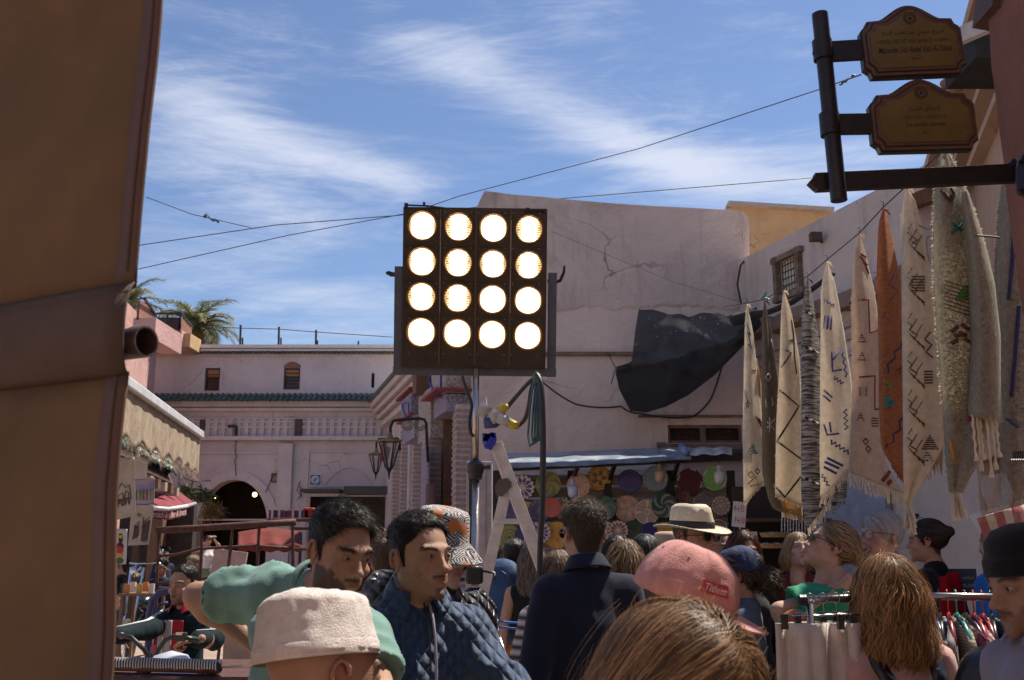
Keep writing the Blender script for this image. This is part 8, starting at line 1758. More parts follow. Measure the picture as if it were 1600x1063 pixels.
# ------------------------------------------------------------ the crowd
SK=dict(moroc=(.33,.175,.115),moroc2=(.38,.21,.14),pale=(.52,.31,.235),pale2=(.56,.36,.29),tan=(.44,.25,.17),dark=(.20,.10,.065))
def cloth(nm,c=(.3,.3,.3),**k):k.setdefault('rough',.9);k.setdefault('var',.10);k.setdefault('scale',12);k.setdefault('bump',.22);k.setdefault('bscale',260);k.setdefault('sheen',.12);k.setdefault('spec',.2);return mat('cloth_'+nm,c,**k)
def quilt(nm,c,sc=16,dist=.02,rough=.55):
 M_=mat('quilt_'+nm,c,rough=rough,var=.15,scale=10,bump=.2,bscale=120,sheen=.1);nt=M_.node_tree;N=nt.nodes;L=nt.links;b=N['Principled BSDF'];tc=N.new('ShaderNodeTexCoord');old=b.inputs['Normal'].links[0].from_node
 hs_=[]
 for s_ in (1,-1):
  mp=N.new('ShaderNodeMapping');mp.inputs['Rotation'].default_value=(0,rad(38*s_),0);mp.inputs['Scale'].default_value=(1,.35,1);L.new(tc.outputs['Object'],mp.inputs[0]);w=N.new('ShaderNodeTexWave');w.bands_direction='X';w.inputs['Scale'].default_value=sc/2;w.inputs['Distortion'].default_value=.35;w.inputs['Detail'].default_value=1;L.new(mp.outputs[0],w.inputs[0])
  p=N.new('ShaderNodeMath');p.operation='POWER';L.new(w.outputs['Fac'],p.inputs[0]);p.inputs[1].default_value=.35;hs_.append(p.outputs[0])
 mn=N.new('ShaderNodeMath');mn.operation='MULTIPLY';L.new(hs_[0],mn.inputs[0]);L.new(hs_[1],mn.inputs[1]);bp=N.new('ShaderNodeBump');bp.inputs['Strength'].default_value=.9;bp.inputs['Distance'].default_value=dist;L.new(mn.outputs[0],bp.inputs['Height']);L.new(old.outputs[0],bp.inputs['Normal']);L.new(bp.outputs[0],b.inputs['Normal']);return M_
J_denim=cloth('denim',(.07,.12,.21));J_dark=cloth('dark_trousers',(.03,.028,.03));J_khaki=cloth('khaki',(.10,.085,.06));J_black=cloth('black',(.012,.011,.012));J_beige=cloth('beige_trousers',(.35,.28,.22))
# -- two men in front, left of the lamp stand
Yt=2.78
teal=person('man in a teal t-shirt leaning right, dark swept hair and short beard',P(531,863,Yt),rz=38,hrot=(4,-12,4),skin=SK['moroc2'],near=True,hres=(136,120),res=.010,gaze=(10,-12),
       face=dict(brow=1.25,jaw=1.02,nose=1.08,lid=.0034),style=dict(thick=.018,len=.026,lift=.18,comb=lambda p:np.stack([.45*np.ones(len(p)),-.75*sst(p[:,2],.03,.1)-.1,-.2-.5*(1-sst(p[:,2],.03,.09))],-1),beard='full',stubble=.35,beardhair=.0045,bcount=2600,browthick=1.35,hc=(.014,.010,.008),hl=(.05,.035,.028),count=2,dens=1.3,curl=.001),
       lean=(24,0),s=1.04,JW=dict(neck=P(490,920,2.88),shR=P(420,928,2.95),elR=P(308,931,3.05),wrR=P(392,1005,3.15),shL=P(555,985,2.72),elL=P(600,1100,2.5),wrL=P(620,1250,2.4)),
       top=dict(mat=cloth('teal',(.165,.285,.25)),sleeve='short',sl=.50,collar='crew',cr=.066,folds=.034,ff=8,sr=.012,t=.010,open=0,co=.03),bottom=dict(mat=J_dark),shoe=(.3,.3,.3))
Yb=2.93
nq=quilt('navy',(.024,.052,.115),21,.012,.75)
bluem=person('man in a navy quilted jacket with thin moustache looking right',P(656,872,Yb),rz=18,hrot=(26,3,0),skin=SK['moroc2'],near=True,hres=(144,128),res=.010,gaze=(14,2),
       face=dict(brow=1.05,jaw=.93,nose=1.12,noselen=1.05,lid=.0038),style=dict(thick=.013,len=.014,lift=.30,comb=(.3,-.5,-.1),beard='goatee',stubble=.22,beardhair=.003,bcount=900,hc=(.014,.010,.008),hl=(.06,.045,.035),count=2,dens=1.4,browthick=1.1),
       s=.99,JW=dict(shL=P(724,992,2.98),shR=P(612,990,2.93),elL=P(790,1072,2.86),wrL=P(905,1150,2.6),elR=P(590,1130,2.9)),top=dict(mat=nq,collar='fold',cr=.069,ch=.052,t=.014,folds=.022,ff=8,sr=.006,open=26,co=.05),bottom=dict(mat=J_dark))
r_,HM_,j_,s_,R3_,T_=bluem
cn=j_['neck'];mb_=MB();pts=[Vector(cn)+Vector(d) for d in ((.02,-.075,.03),(.024,-.105,-.01),(.026,-.125,-.06),(.027,-.138,-.13),(.027,-.140,-.22),(.026,-.132,-.34))];mb_.tube(pts,.0042,6);obj('zip_piping',mb_,mat('lilac_piping',(.30,.27,.31),rough=.7),r_,smooth=True,local=True)
mb_=MB();mb_.tube([p+Vector((-.016,.0,0)) for p in pts],.0028,6);obj('zip',mb_,mat('zip_dark',(.04,.04,.05),rough=.3,metal=.6),r_,smooth=True,local=True)
nn_=24;vs=[]
for i,(dz,rr) in enumerate(((-.012,.092),(.018,.083),(.046,.0665),(.050,.064))):
 for k in range(nn_+1):a=rad(24)+(2*PI-rad(48))*k/nn_;vs.append((cn[0]+rr*math.sin(a),cn[1]+.012-rr*math.cos(a)*1.02,cn[2]+.058+dz-.020*max(0,math.cos(a))))
obj('inner_collar',(vs,[(i*(nn_+1)+k,i*(nn_+1)+k+1,(i+1)*(nn_+1)+k+1,(i+1)*(nn_+1)+k) for i in range(3) for k in range(nn_)]),mat('lilac_lining',(.26,.25,.31),rough=.9),r_,smooth=True,local=True,solid=.004)
# yoke seam and pocket gathers
mb_=MB();
# -- man in the white knitted cap
kuf=person('man in a white knitted skullcap seen low in the foreground',P(507,1056,1.78),rz=128,hrot=(0,-8,5),skin=SK['moroc'],style=dict(style='bald',hc=(.10,.07,.06)),near=True,hres=(84,72),hs=1.0,nohair=True,top=dict(mat=cloth('cream_djellaba',(.42,.34,.26)),t=.02,sr=.02),bottom=dict(mat=J_beige))
def skullcap(root,HM,material):
 n=120;rows=26;vs=[]
 for i in range(rows+1):
  t=i/rows
  for k in range(n):
   a=2*PI*k/n
   if t < .45:q=t/.45;r=.088-.012*q;z=.030+.080*q
   else:q=(t-.45)/.55;r=.076*math.cos(q*PI/2)**.75;z=.110+.024*math.sin(q*PI/2)
   w=1+.007*math.sin(a*7+z*60)+.006*math.sin(a*3+1)*t
   x=r*math.sin(a)*w;y=.012-r*1.22*math.cos(a)*w;z+=.004*math.sin(a*2+.6)*sst(np.float64(t),.2,.6)+.0018*math.sin(a*9+t*7)*sst(np.float64(t),.2,.6)-.022*(y-.012)/.1*0
   vs.append(HM @ Vector((x,y,z)))
 fs=[(i*n+k,i*n+(k+1) % n,(i+1)*n+(k+1) % n,(i+1)*n+k) for i in range(rows) for k in range(n)];v=np.array(vs);N=vnormals(v,np.array(fs));v+=N*(fbm(v,45,3)*.0022)[:,None]
 c=obj('skullcap',(v,fs),material,root,smooth=True,local=True,solid=.002)
 b=MB();b.lathe([(.0870,.025),(.0882,.028),(.0878,.046),(.0862,.049)],n,HM @ Matrix.Translation((0,.012,0)),sx=1,sy=1.22);obj('band',b,material,c,smooth=True,local=True)
 return c
skullcap(kuf[0],kuf[1] @ Matrix.Rotation(rad(-10),4,Vector((.77,-.64,0))) @ Matrix.Scale(1.05,4),cloth('white_knit',(.68,.61,.58),var=.10,scale=60,bump=.5,bscale=420,dirt=.12,dirtcol=(.35,.25,.2)))
# -- person in the patterned bucket hat
bk_=person('woman in a patterned bucket hat and glasses behind the navy jacket man',P(690,860,3.45),rz=28,hrot=(14,-6,0),skin=SK['pale'],face=dict(female=1,jaw=.95,nose=1.0),style=dict(style='bob',hc=(.08,.06,.05),hl=(.3,.25,.2),hlen=.5),hres=(110,96),gaze=(10,-5),top=dict(mat=quilt('black',(.03,.03,.035),20,.03,.35),t=.02,collar='stand',cr=.07,folds=.014),JW=dict(shR=P(604,930,3.55)),bottom=dict(mat=J_dark))
make_glasses(bk_[0],bk_[1],col=(.12,.10,.10))
def pattern_mat():
 M_=mat('hat_print',(.45,.42,.40),rough=.85,var=.1);nt=M_.node_tree;N=nt.nodes;L=nt.links;b=N['Principled BSDF'];tc=N.new('ShaderNodeTexCoord')
 vo=N.new('ShaderNodeTexVoronoi');vo.distance='MANHATTAN';vo.inputs['Scale'].default_value=22;L.new(tc.outputs['Object'],vo.inputs[0]);mm=N.new('ShaderNodeMath');mm.operation='SINE';m2_=N.new('ShaderNodeMath');m2_.operation='MULTIPLY';m2_.inputs[1].default_value=26;L.new(vo.outputs['Distance'],m2_.inputs[0]);L.new(m2_.outputs[0],mm.inputs[0]);gt_=N.new('ShaderNodeMath');gt_.operation='GREATER_THAN';gt_.inputs[1].default_value=.0;L.new(mm.outputs[0],gt_.inputs[0])
 mx=N.new('ShaderNodeMixRGB');L.new(gt_.outputs[0],mx.inputs[0]);mx.inputs[1].default_value=(.02,.018,.02,1);mx.inputs[2].default_value=(.46,.43,.42,1)
 v2=N.new('ShaderNodeTexVoronoi');v2.inputs['Scale'].default_value=26;L.new(tc.outputs['Object'],v2.inputs[0]);sp=N.new('ShaderNodeSeparateColor');L.new(v2.outputs['Color'],sp.inputs[0]);g2_=N.new('ShaderNodeMath');g2_.operation='GREATER_THAN';g2_.inputs[1].default_value=.86;L.new(sp.outputs[0],g2_.inputs[0]);mx2=N.new('ShaderNodeMixRGB');L.new(g2_.outputs[0],mx2.inputs[0]);L.new(mx.outputs[0],mx2.inputs[1]);mx2.inputs[2].default_value=(.50,.16,.04,1);L.new(mx2.outputs[0],b.inputs['Base Color']);return M_
def bucket(root,HM,m):
 b=MB();b.lathe([(.001,.142),(.05,.141),(.073,.134),(.080,.122),(.086,.075),(.089,.036),(.105,.020),(.138,-.014),(.140,-.018)],64,HM @ Matrix.Translation((0,.012,0)),sx=1.0,sy=1.17)
 return obj('bucket_hat',b,m,root,smooth=True,local=True,solid=.003,auto=60)
bucket(bk_[0],bk_[1] @ Matrix.Rotation(rad(6),4,'X'),pattern_mat())
# -- tall man in the dark polo shirt
polo=person('tall man in a dark navy polo shirt seen from behind, short wavy hair',P(911,834,4.02),rz=-158,hrot=(-2,2,0),skin=SK['tan'],near=True,hres=(110,100),res=.011,style=dict(thick=.016,len=.020,lift=.38,comb=(.3,.3,-.6),hc=(.05,.035,.025),hl=(.22,.17,.13),curl=.004,count=2,dens=1.6,stubble=.15),JW=dict(),top=dict(mat=cloth('navy_polo',(.014,.018,.034)),collar='fold',cr=.066,ch=.045,sleeve='elbow',t=.012,folds=.010,open=10),bottom=dict(mat=J_dark),width=1.08)
make_glasses(polo[0],polo[1],sun=True,col=(.02,.02,.02))
# -- pink cap
M_pc=mat('pink_cotton',(.54,.24,.22),rough=.85,var=.16,scale=22,bump=.3,bscale=320,sheen=.2,dirt=.35,dirtcol=(.60,.30,.27))
pk=person('person in a faded pink baseball cap turned to the right',P(1076,952,2.27),rz=66,hrot=(0,-19,0),skin=SK['pale'],style=dict(hc=(.1,.06,.04),hl=(.3,.2,.12),thick=.008),hres=(96,84),near=False,top=dict(mat=cloth('white_blue_tee',(.42,.44,.50)),t=.012),bottom=dict(mat=J_denim),gaze=(0,-10))
pc_,CMx=cap(pk[0],pk[1],M_pc,size=1.06)
def cap_pt(M,size,a,e,off=.0015):
 x=(.087*size)*math.cos(e)**.72*math.sin(a);y=.016-(.112*size)*math.cos(e)**.72*math.cos(a);z=.030+(.105*size)*math.sin(e)**.95-.012*math.cos(e);p=Vector((x,y,z));n=Vector((x/.0076,(y-.016)/.0125,(z-.02)/.011)).normalized();return M @ (p+n*off)
def cap_patch(M,a0,a1,e0,e1,off):g=MB();g.grid(lambda u,v:cap_pt(M,1.06,a0+(a1-a0)*u,e0+(e1-e0)*v,off),10,5);return g
A0=-.80;obj('patch',cap_patch(CMx,A0-.35,A0+.27,.30,.56,.003),mat('patch_edge',(.60,.20,.10),rough=.8),pc_,smooth=True,local=True);obj('patch',cap_patch(CMx,A0-.33,A0+.25,.32,.54,.0042),mat('patch_red',(.50,.05,.09),rough=.8),pc_,smooth=True,local=True)
v,f=text_mesh('Titleist',1.0,.75,shear=.3,bold=.01)
if len(v):obj('lettering',([tuple(cap_pt(CMx,1.06,A0-.04+p[0]*.48,.43+p[2]*.19,.0056)) for p in v],f),mat('thread_white_cap',(.62,.55,.52),rough=.8),pc_,local=True)
# -- brown haired woman right in front of the camera
brn=person('woman with straight light brown hair filling the bottom centre foreground',P(1072,1112,1.42),rz=48,hrot=(6,-16,0),skin=SK['pale'],face=dict(female=1),near=True,hres=(96,84),hs=1.0,nohair=False,
       style=dict(style='long',hc=(.085,.042,.020),hl=(.55,.31,.14),len=.42,seg=16,sw=.00095,dens=1.55,part=-.025,sweep=.75,puff=.010,spread=.30,vol=.010,count=2,wave=.003,wfreq=18,tips=.25,frizz=.0004),top=dict(mat=cloth('grey_top',(.2,.18,.2))),bottom=dict(mat=J_denim))
# -- straw fedora man and those near him
fed=person('man in a straw fedora with black band and dark sunglasses',P(1084,838,4.75),rz=38,hrot=(4,0,0),skin=SK['tan'],face=dict(fat=.005),style=dict(thick=.006,stubble=.1,hc=(.1,.08,.07),hl=(.3,.25,.2)),hres=(96,84),top=dict(mat=cloth('dark_shirt',(.05,.045,.05)),t=.012,collar='fold'),bottom=dict(mat=J_beige))
fedora(fed[0],fed[1] @ Matrix.Rotation(rad(3),4,'X'),mat('straw',(.58,.50,.38),rough=.8,var=.12,scale=60,bump=.4,bscale=160,weave=80),mat('hat_band_black',(.015,.013,.013),rough=.7),1.04);make_glasses(fed[0],fed[1],sun=True,big=1.12)
f2=person('person in a plain beige sun hat behind the fedora man',P(1047,872,5.6),rz=160,skin=SK['tan'],style=dict(style='bob',hlen=.6,hc=(.06,.04,.03)),hres=(60,54),res=.02,top=dict(mat=cloth('rust_top',(.25,.10,.07))),bottom=dict(mat=J_dark))
bucket(f2[0],f2[1],mat('sand_felt',(.42,.30,.22),rough=.9,var=.1))
person('man with short dark hair between the fedora and the sunglasses board',P(1124,857,6.6),rz=25,skin=SK['moroc'],style=dict(stubble=.3),hres=(60,54),res=.02,top=dict(mat=cloth('brown_top',(.12,.07,.05))),bottom=dict(mat=J_dark))
person('woman with auburn curly hair and worried look beside the sunglasses board',P(1163,862,6.3),rz=4,hrot=(8,-2,0),skin=SK['pale'],face=dict(female=1),style=dict(style='curly_long',hc=(.05,.018,.012),hl=(.22,.08,.04),wave=.012,wfreq=60,hlen=.8,dens=1.6,vol=.004),hres=(96,84),res=.02,top=dict(mat=cloth('black_top2',(.03,.025,.03))),bottom=dict(mat=J_dark))
nc=person('woman in a navy cap with curly dark ponytail, facing left',P(1152,900,4.9),rz=-112,hrot=(0,-6,0),skin=SK['tan'],face=dict(female=1),style=dict(style='ponytail',hc=(.035,.022,.016),hl=(.22,.15,.10),bun=(0,.135,-.045),bunr=.055,wave=.018,wfreq=70,len=.14,dens=1.8,vol=-.004,frizz=.003),hres=(80,70),top=dict(mat=cloth('slate_shirt',(.10,.14,.22)),t=.012),bottom=dict(mat=J_denim))
ncp,NCM=cap(nc[0],nc[1],mat('navy_cap',(.018,.032,.11),rough=.85,var=.2,bump=.2,bscale=200),size=1.04)
g=MB();cc_=[(-.9,.35)];pt_=lambda u,v:cap_pt(NCM,1.04,.62+u,.36+v,.003)
g.tube([pt_(-.05,.05),pt_(0,0),pt_(.05,.05)],.0022,5);g.tube([pt_(-.05,-.05),pt_(0,0.01),pt_(.05,-.05)],.0022,5);obj('emblem',g,mat('emblem_grey',(.45,.47,.52),rough=.6),ncp,local=True)
# heads in the middle crowd
person('woman with wavy golden brown hair right of the navy polo shirt',P(977,888,4.7),rz=172,skin=SK['pale'],face=dict(female=1),style=dict(style='bob',hc=(.10,.055,.025),hl=(.50,.33,.17),wave=.010,wfreq=60,len=.2,dens=2.0),hres=(60,54),res=.02,top=dict(mat=cloth('cream_top',(.4,.35,.3))),bottom=dict(mat=J_dark))
person('person with short black hair behind the wavy haired woman',P(966,872,5.8),rz=165,skin=SK['tan'],style=dict(style='bob',hlen=.5,hc=(.012,.010,.010),hl=(.08,.07,.06),dens=1.5),hres=(60,54),res=.02,top=dict(mat=J_black),bottom=dict(mat=J_dark))
person('woman with smooth black hair parted in the middle, behind the pink cap',P(1008,875,5.2),rz=178,skin=SK['tan'],face=dict(female=1),style=dict(style='long',hc=(.012,.010,.011),hl=(.10,.09,.085),dens=2.0,len=.26),hres=(60,54),res=.02,top=dict(mat=J_black),bottom=dict(mat=J_dark))
person('person with curly brown hair half hidden behind the teal shirted man',P(607,880,5.2),rz=170,skin=SK['pale'],style=dict(style='curly_short',thick=.03,len=.03,hc=(.07,.045,.03),hl=(.25,.17,.11),curl=.01,dens=2),hres=(60,54),res=.02,top=dict(mat=cloth('tan_top',(.35,.18,.09))),bottom=dict(mat=J_dark))
person('woman with straight light brown hair behind the hanging black cable',P(874,902,4.9),rz=158,hrot=(12,0,0),skin=SK['pale'],face=dict(female=1),style=dict(style='long',hc=(.12,.075,.045),hl=(.50,.36,.23),dens=2.6,len=.34,wave=.004,hlen=.8,sw=.002),hres=(70,60),top=dict(mat=_striped('black_white_print',(.50,.45,.46),7,.05),t=.012,name='blouse',sleeve='short'),bottom=dict(mat=J_dark))
og=person('person in an orange shirt with blue backpack, back turned, behind stand',P(806,872,7.3),rz=152,skin=SK['tan'],style=dict(thick=.012,hc=(.02,.015,.012),hl=(.10,.08,.07),dens=1.6),hres=(60,54),res=.02,top=dict(mat=cloth('orange_tee',(.58,.18,.055)),sleeve='short',t=.014),bottom=dict(mat=J_khaki),hands=dict(L=dict(),R=dict()))
def backpack(root,c,size,m,label=None,name='backpack',parent=None):
 x,y,z=c;w,d,h=size;v,f=nets([('e',.03,(x,y,z),(w*.55,d*.55,h*.55)),('e',.05,(x,y-.0,z-h*.18),(w*.56,d*.58,h*.36)),('c',.04,(x-w*.3,y,z-h*.35),(x+w*.3,y,z-h*.35),d*.45),('c',.04,(x-w*.2,y,z+h*.32),(x+w*.2,y,z+h*.32),d*.34)],.012);N=vnormals(v,f);v=v+N*(fbm(v,12,3)*.006)[:,None];return v,f
def worn_pack(pr,label,c,size,m,straps=True,mm=None):
 root,HM,j,s,R3,T=pr;Rz=Matrix.Rotation(root.rotation_euler.z,4,'Z');t=thing('backpack',label,'backpack',root.location+(Rz @ Vector((c[0],c[1],0))),root.rotation_euler.z)
 v,f=backpack(None,(0,0,c[2]),size,m);obj('bag',(v,f),m,t,smooth=True,local=True)
 if straps:
  for sx in (-1,1):
   p=[Vector((sx*.085-c[0],.10*s-c[1]+.03,1.36*s)),Vector((sx*.11-c[0],.05*s-c[1],1.475*s)),Vector((sx*.12-c[0],-.05*s-c[1],1.45*s)),Vector((sx*.125-c[0],-.13*s-c[1],1.33*s)),Vector((sx*.13-c[0],-.09-c[1],1.15*s))]
   pts=[]
   for a,b in zip(p[:-1],p[1:]):pts+=[a.lerp(b,q) for q in (0,.33,.66)]
   g=MB();vs=[]
   for q in pts:vs+=[q-Vector((.024,0,0)),q+Vector((.024,0,0))]
   g.add(vs,[(2*i,2*i+1,2*i+3,2*i+2) for i in range(len(pts)-1)]);obj('strap',g,mm or m,t,smooth=True,local=True,solid=.008)
 g=MB();hw=size[0]*.42;g.tube([Vector((-hw,size[1]*.45,c[2]+.05)),Vector((-hw*.7,size[1]*.5,c[2]+size[2]*.34)),Vector((0,size[1]*.45,c[2]+size[2]*.44)),Vector((hw*.7,size[1]*.5,c[2]+size[2]*.34)),Vector((hw,size[1]*.45,c[2]+.05))],.004,5);obj('zip',g,mat('zip_dark'),t,local=True,smooth=True)
 return t
worn_pack(og,'blue backpack worn over the orange shirt',(0,.20,1.24),(.34,.22,.52),cloth('blue_nylon',(.03,.07,.16),rough=.6))
person('woman with grey brown hair and black vest top in jeans by the ladder',P(832,878,6.9),rz=176,skin=SK['tan'],face=dict(female=1),style=dict(style='long',hc=(.07,.055,.045),hl=(.38,.32,.27),wave=.008,dens=2,len=.28),hres=(60,54),res=.02,top=dict(mat=J_black,sleeve='none',t=.010),bottom=dict(mat=J_denim))
# right hand side group
gr_=person('woman in a green off-shoulder dress looking up, blonde hair pinned up',P(1298,856,4.75),rz=-128,hrot=(34,26,-6),skin=SK['pale'],face=dict(female=1,mouth=.003),style=dict(style='updo',hc=(.20,.12,.06),hl=(.62,.44,.26),bun=(0,.125,.015),bunr=.034,wave=.007,dens=2.2,vol=.002,frizz=.0015),hres=(110,96),res=.013,bare=1,gaze=(0,20),
       top=dict(mat=cloth('emerald',(.015,.25,.13),rough=.7),sleeve='short',sl=.5,sr=.022,t=.012,cut=((0,0,1.462),(0,.28,1)),folds=.014,hem=.7,name='dress'),bottom=dict(mat=cloth('emerald'),kind='skirt',z=.4),JW=dict(elL=P(1218,955,4.6)))
make_glasses(gr_[0],gr_[1],sun=True)
# colourful shoulder bag with its strap
bg_=thing('shoulder_bag','bright patterned shoulder bag with flower eye below the green dress','bag',P(1240,1010,4.55));c=P(1246,992,4.5)
v,f=nets([('e',.02,tuple(c),(.09,.05,.11))],.010);vv=v-np.array(c);rr=np.hypot(vv[:,0],vv[:,2]);cc=np.where((rr < .03)[:,None],(.05,.03,.03),np.where((rr < .06)[:,None],(.55,.38,.03),np.where((rr < .085)[:,None],(.45,.06,.03),np.where((np.sin(rr*120+np.arctan2(vv[:,0],vv[:,2])*3) > 0)[:,None],(.02,.22,.25),(.45,.16,.03)))))
obj('bag',(v,f),mat('bag_print',vcol=True,rough=.8,var=.15),bg_,smooth=True,col=cc)
g=MB();p=[P(1330,885,4.95),P(1318,905,4.62),P(1296,930,4.5),P(1265,955,4.42),P(1240,975,4.44)];vs=[]
for q in p:vs+=[q+Vector((-.015,0,-.02)),q+Vector((.015,0,.02))]
g.add(vs,[(2*i,2*i+1,2*i+3,2*i+2) for i in range(len(p)-1)]);obj('strap',g,mat('tan_strap',(.38,.25,.19),rough=.8),bg_,solid=.004)
person('blonde person with a fringe looking up behind the green dress',P(1247,862,6.4),rz=-10,hrot=(14,20,8),skin=SK['pale2'],face=dict(female=1),style=dict(style='bob',hc=(.30,.20,.11),hl=(.62,.47,.30),fringe=.9,hlen=.5,dens=2),hres=(96,84),res=.02,gaze=(10,25),top=dict(mat=cloth('dark_red',(.16,.03,.03))),bottom=dict(mat=J_dark))
sv=person('laughing woman with short silver hair, glasses and gold earring',P(1376,838,4.95),rz=-62,hrot=(-4,4,-4),skin=SK['pale'],face=dict(female=1,mouth=.016,smile=1.0,nose=.95,jaw=.98),style=dict(style='pixie',hc=(.42,.41,.41),hl=(.86,.84,.84),fringe=1.1,len=.11,seg=8,part=-.03,sweep=.8,teeth=1,browamt=.2,dens=.9,sw=.0013,puff=.008,count=2),hres=(100,90),res=.014,bare=1,top=dict(mat=cloth('pink_strap_top',(.50,.05,.16)),sleeve='none',t=.008,cut=((0,0,1.36),(0,-.2,1))),bottom=dict(mat=J_beige))
make_glasses(sv[0],sv[1],col=(.08,.04,.03),big=1.1)
g=MB();HMs=sv[1]
for sx in (-1,1):
 for k in range(5):a=k*2*PI/5;g.lathe([(.001,.004),(.006,.002),(.0075,0)],8,HMs @ Matrix.Translation((sx*.084,.012+.008*math.cos(a),-.050+.008*math.sin(a))) @ Matrix.Rotation(PI/2*sx,4,'Y'))
obj('earring',g,mat('gold',(.75,.50,.18),rough=.3,metal=.9),sv[0],smooth=True,local=True,kind='stuff')
for sx in (-1,1):
 Tt=sv[5];g=MB();p=[Vector(Tt((sx*.09,-.115,1.33))),Vector(Tt((sx*.10,-.06,1.43))),Vector(Tt((sx*.10,.02,1.455))),Vector(Tt((sx*.09,.09,1.40))),Vector(Tt((sx*.08,.115,1.33)))];g.tube(p,.009,6);obj('strap',g,cloth('pink_strap_top',(.5,.05,.16)),sv[0],smooth=True,local=True)
rd=person('woman with dark pinned up hair and red scarf over a black tee',P(1449,846,5.9),rz=-132,hrot=(10,0,0),skin=SK['tan'],face=dict(female=1),style=dict(style='updo',hc=(.02,.014,.013),hl=(.10,.07,.06),bun=(0,.12,.055),bunr=.030,dens=1.8),hres=(90,80),res=.016,bare=1,top=dict(mat=J_black,sleeve='short',t=.010),bottom=dict(mat=J_dark))
Rt,HMr,jr,sr_,R3r,Tr=rd
gl_=make_glasses(rd[0],rd[1] @ Matrix.Translation((0,.035,.085)) @ Matrix.Rotation(rad(-35),4,'X'),sun=True)
def scf(u,v):
 a=PI*(u-.5)*1.25;r=.175+.03*v+.008*math.sin(u*40+v*4)+.01*math.sin(u*17);z=1.47-.60*v-.06*abs(u-.5)*2*(1-v)-.05*math.exp(-((u-.5)/.16)**2)*math.sin(PI*min(1,v*2.2));return Vector((r*math.sin(a)*1.0,.02+(r*.62+.03*math.sin(PI*v))*math.cos(a)+.012*math.sin(u*30),z))
g=MB();g.grid(scf,60,30);obj('scarf',g,cloth('red_scarf',(.42,.012,.02),trans=.15),rd[0],smooth=True,local=True,solid=.004)
cu_=person('woman with long wavy chestnut hair and pink top seen from behind',P(1384,934,3.25),rz=-168,hrot=(-6,4,0),skin=SK['pale'],face=dict(female=1),near=True,hres=(96,84),style=dict(style='curly_long',hc=(.085,.036,.016),hl=(.78,.42,.17),len=.29,seg=18,wave=.017,wfreq=50,dens=1.35,sw=.0013,hlen=.72,puff=.012,spread=.7,vol=-.002,frizz=.0022,sweep=.6,part=.01,tips=.4,count=2),top=dict(mat=cloth('dusty_pink',(.50,.30,.275),bump=.15),t=.010,folds=.014,collar='crew',cr=.07,cmat=cloth('raspberry',(.40,.05,.12))),bottom=dict(mat=J_denim),width=1.15)
worn_pack(cu_,'shiny black leather backpack slung low on the pink top',(-.20,.25,1.17),(.30,.17,.28),mat('black_leather',(.012,.010,.011),rough=.32,bump=.25,bscale=140,coat=.3),mm=mat('black_leather'))
bn=person('man in a black beanie in profile at the right edge',P(1611,909,2.46),rz=-80,hrot=(0,-10,0),skin=SK['moroc'],near=True,hres=(120,106),gaze=(-5,-8),face=dict(nose=1.2,fat=.003,noselen=1.08),style=dict(style='short',thick=.006,beard='moustache',stubble=.4,beardhair=.005,bcount=700,hc=(.03,.025,.022),hl=(.16,.14,.13)),top=dict(mat=cloth('lavender_shirt',(.22,.19,.24)),collar='fold',t=.014,folds=.014,cr=.072),bottom=dict(mat=J_dark))
def beanie(root,HM,m):
 b=MB();b.lathe([(.0915,.022),(.094,.026),(.0945,.055),(.090,.062),(.0875,.066),(.084,.100),(.066,.125),(.035,.137),(.001,.139)],64,HM @ Matrix.Translation((0,.012,0)),sx=1.0,sy=1.22);v=np.array(b.v);v+=nrm(v-v.mean(0))*(fbm(v,40,2)*.002)[:,None];return obj('beanie',(v,b.f),m,root,smooth=True,local=True,solid=.003,auto=50)
beanie(bn[0],bn[1] @ Matrix.Rotation(rad(-4),4,'X'),cloth('black_knit',(.012,.011,.013),bump=.5,bscale=300))
person('person in a bright blue shirt behind the wrapped striped bag',P(1560,852,5.6),rz=-150,skin=SK['tan'],style=dict(style='bob',hlen=.4,hc=(.05,.035,.03)),hres=(60,54),res=.02,top=dict(mat=cloth('bright_blue',(.02,.14,.42)),sleeve='short',t=.014),bottom=dict(mat=J_beige))
# left hand side group
rid=person('seated rider in a black and red racing jacket gripping handlebars',P(287,914,6.45),rz=-28,hrot=(8,-2,0),skin=SK['moroc2'],face=dict(mouth=.006,brow=1.2),style=dict(thick=.010,hc=(.015,.012,.010),hl=(.09,.08,.07),beard='goatee',stubble=.3,browthick=1.3,dens=1.5),hres=(108,96),res=.013,gaze=(-25,0),s=1.0,
  J=dict(drop=-.27,hipL=(.09,0,.66),hipR=(-.09,0,.66),knL=(.20,-.42,.62),knR=(-.20,-.42,.62),anL=(.20,-.38,.14),anR=(-.20,-.38,.14)),JW=dict(elR=P(232,985,6.2),wrR=P(184,993,5.9),elL=P(334,1000,6.1),wrL=P(309,999,5.78)),
  hands=dict(L=dict(f=(-.75,-.35,-.1),n=(-.2,-.2,-1),curl=1.15),R=dict(f=(-.9,-.4,0),n=(0,-.3,-1),curl=.8)),top=dict(mat=cloth('racing_black',(.008,.018,.022),rough=.85,sheen=0,spec=.15),t=.014,folds=.016,sr=.002,collar='fold',cr=.072,ch=.055,cmat=cloth('racing_red',(.38,.02,.03),rough=.6),open=30,name='jacket',kb=.03),bottom=dict(mat=cloth('rider_jeans',(.09,.12,.18))))
rr_,RHM,rj,rs_,rR3,rT=rid
def front(x,z,off=.006,w=1.0):
 # surface of the chest at x, z (person coordinates, rider's own frame)
 zz=z+.27;d=.118 if zz > 1.2 else .122;return Vector((x,-(d+.018)*math.sqrt(max(.05,1-(x/.20)**2))-off-.0,z))
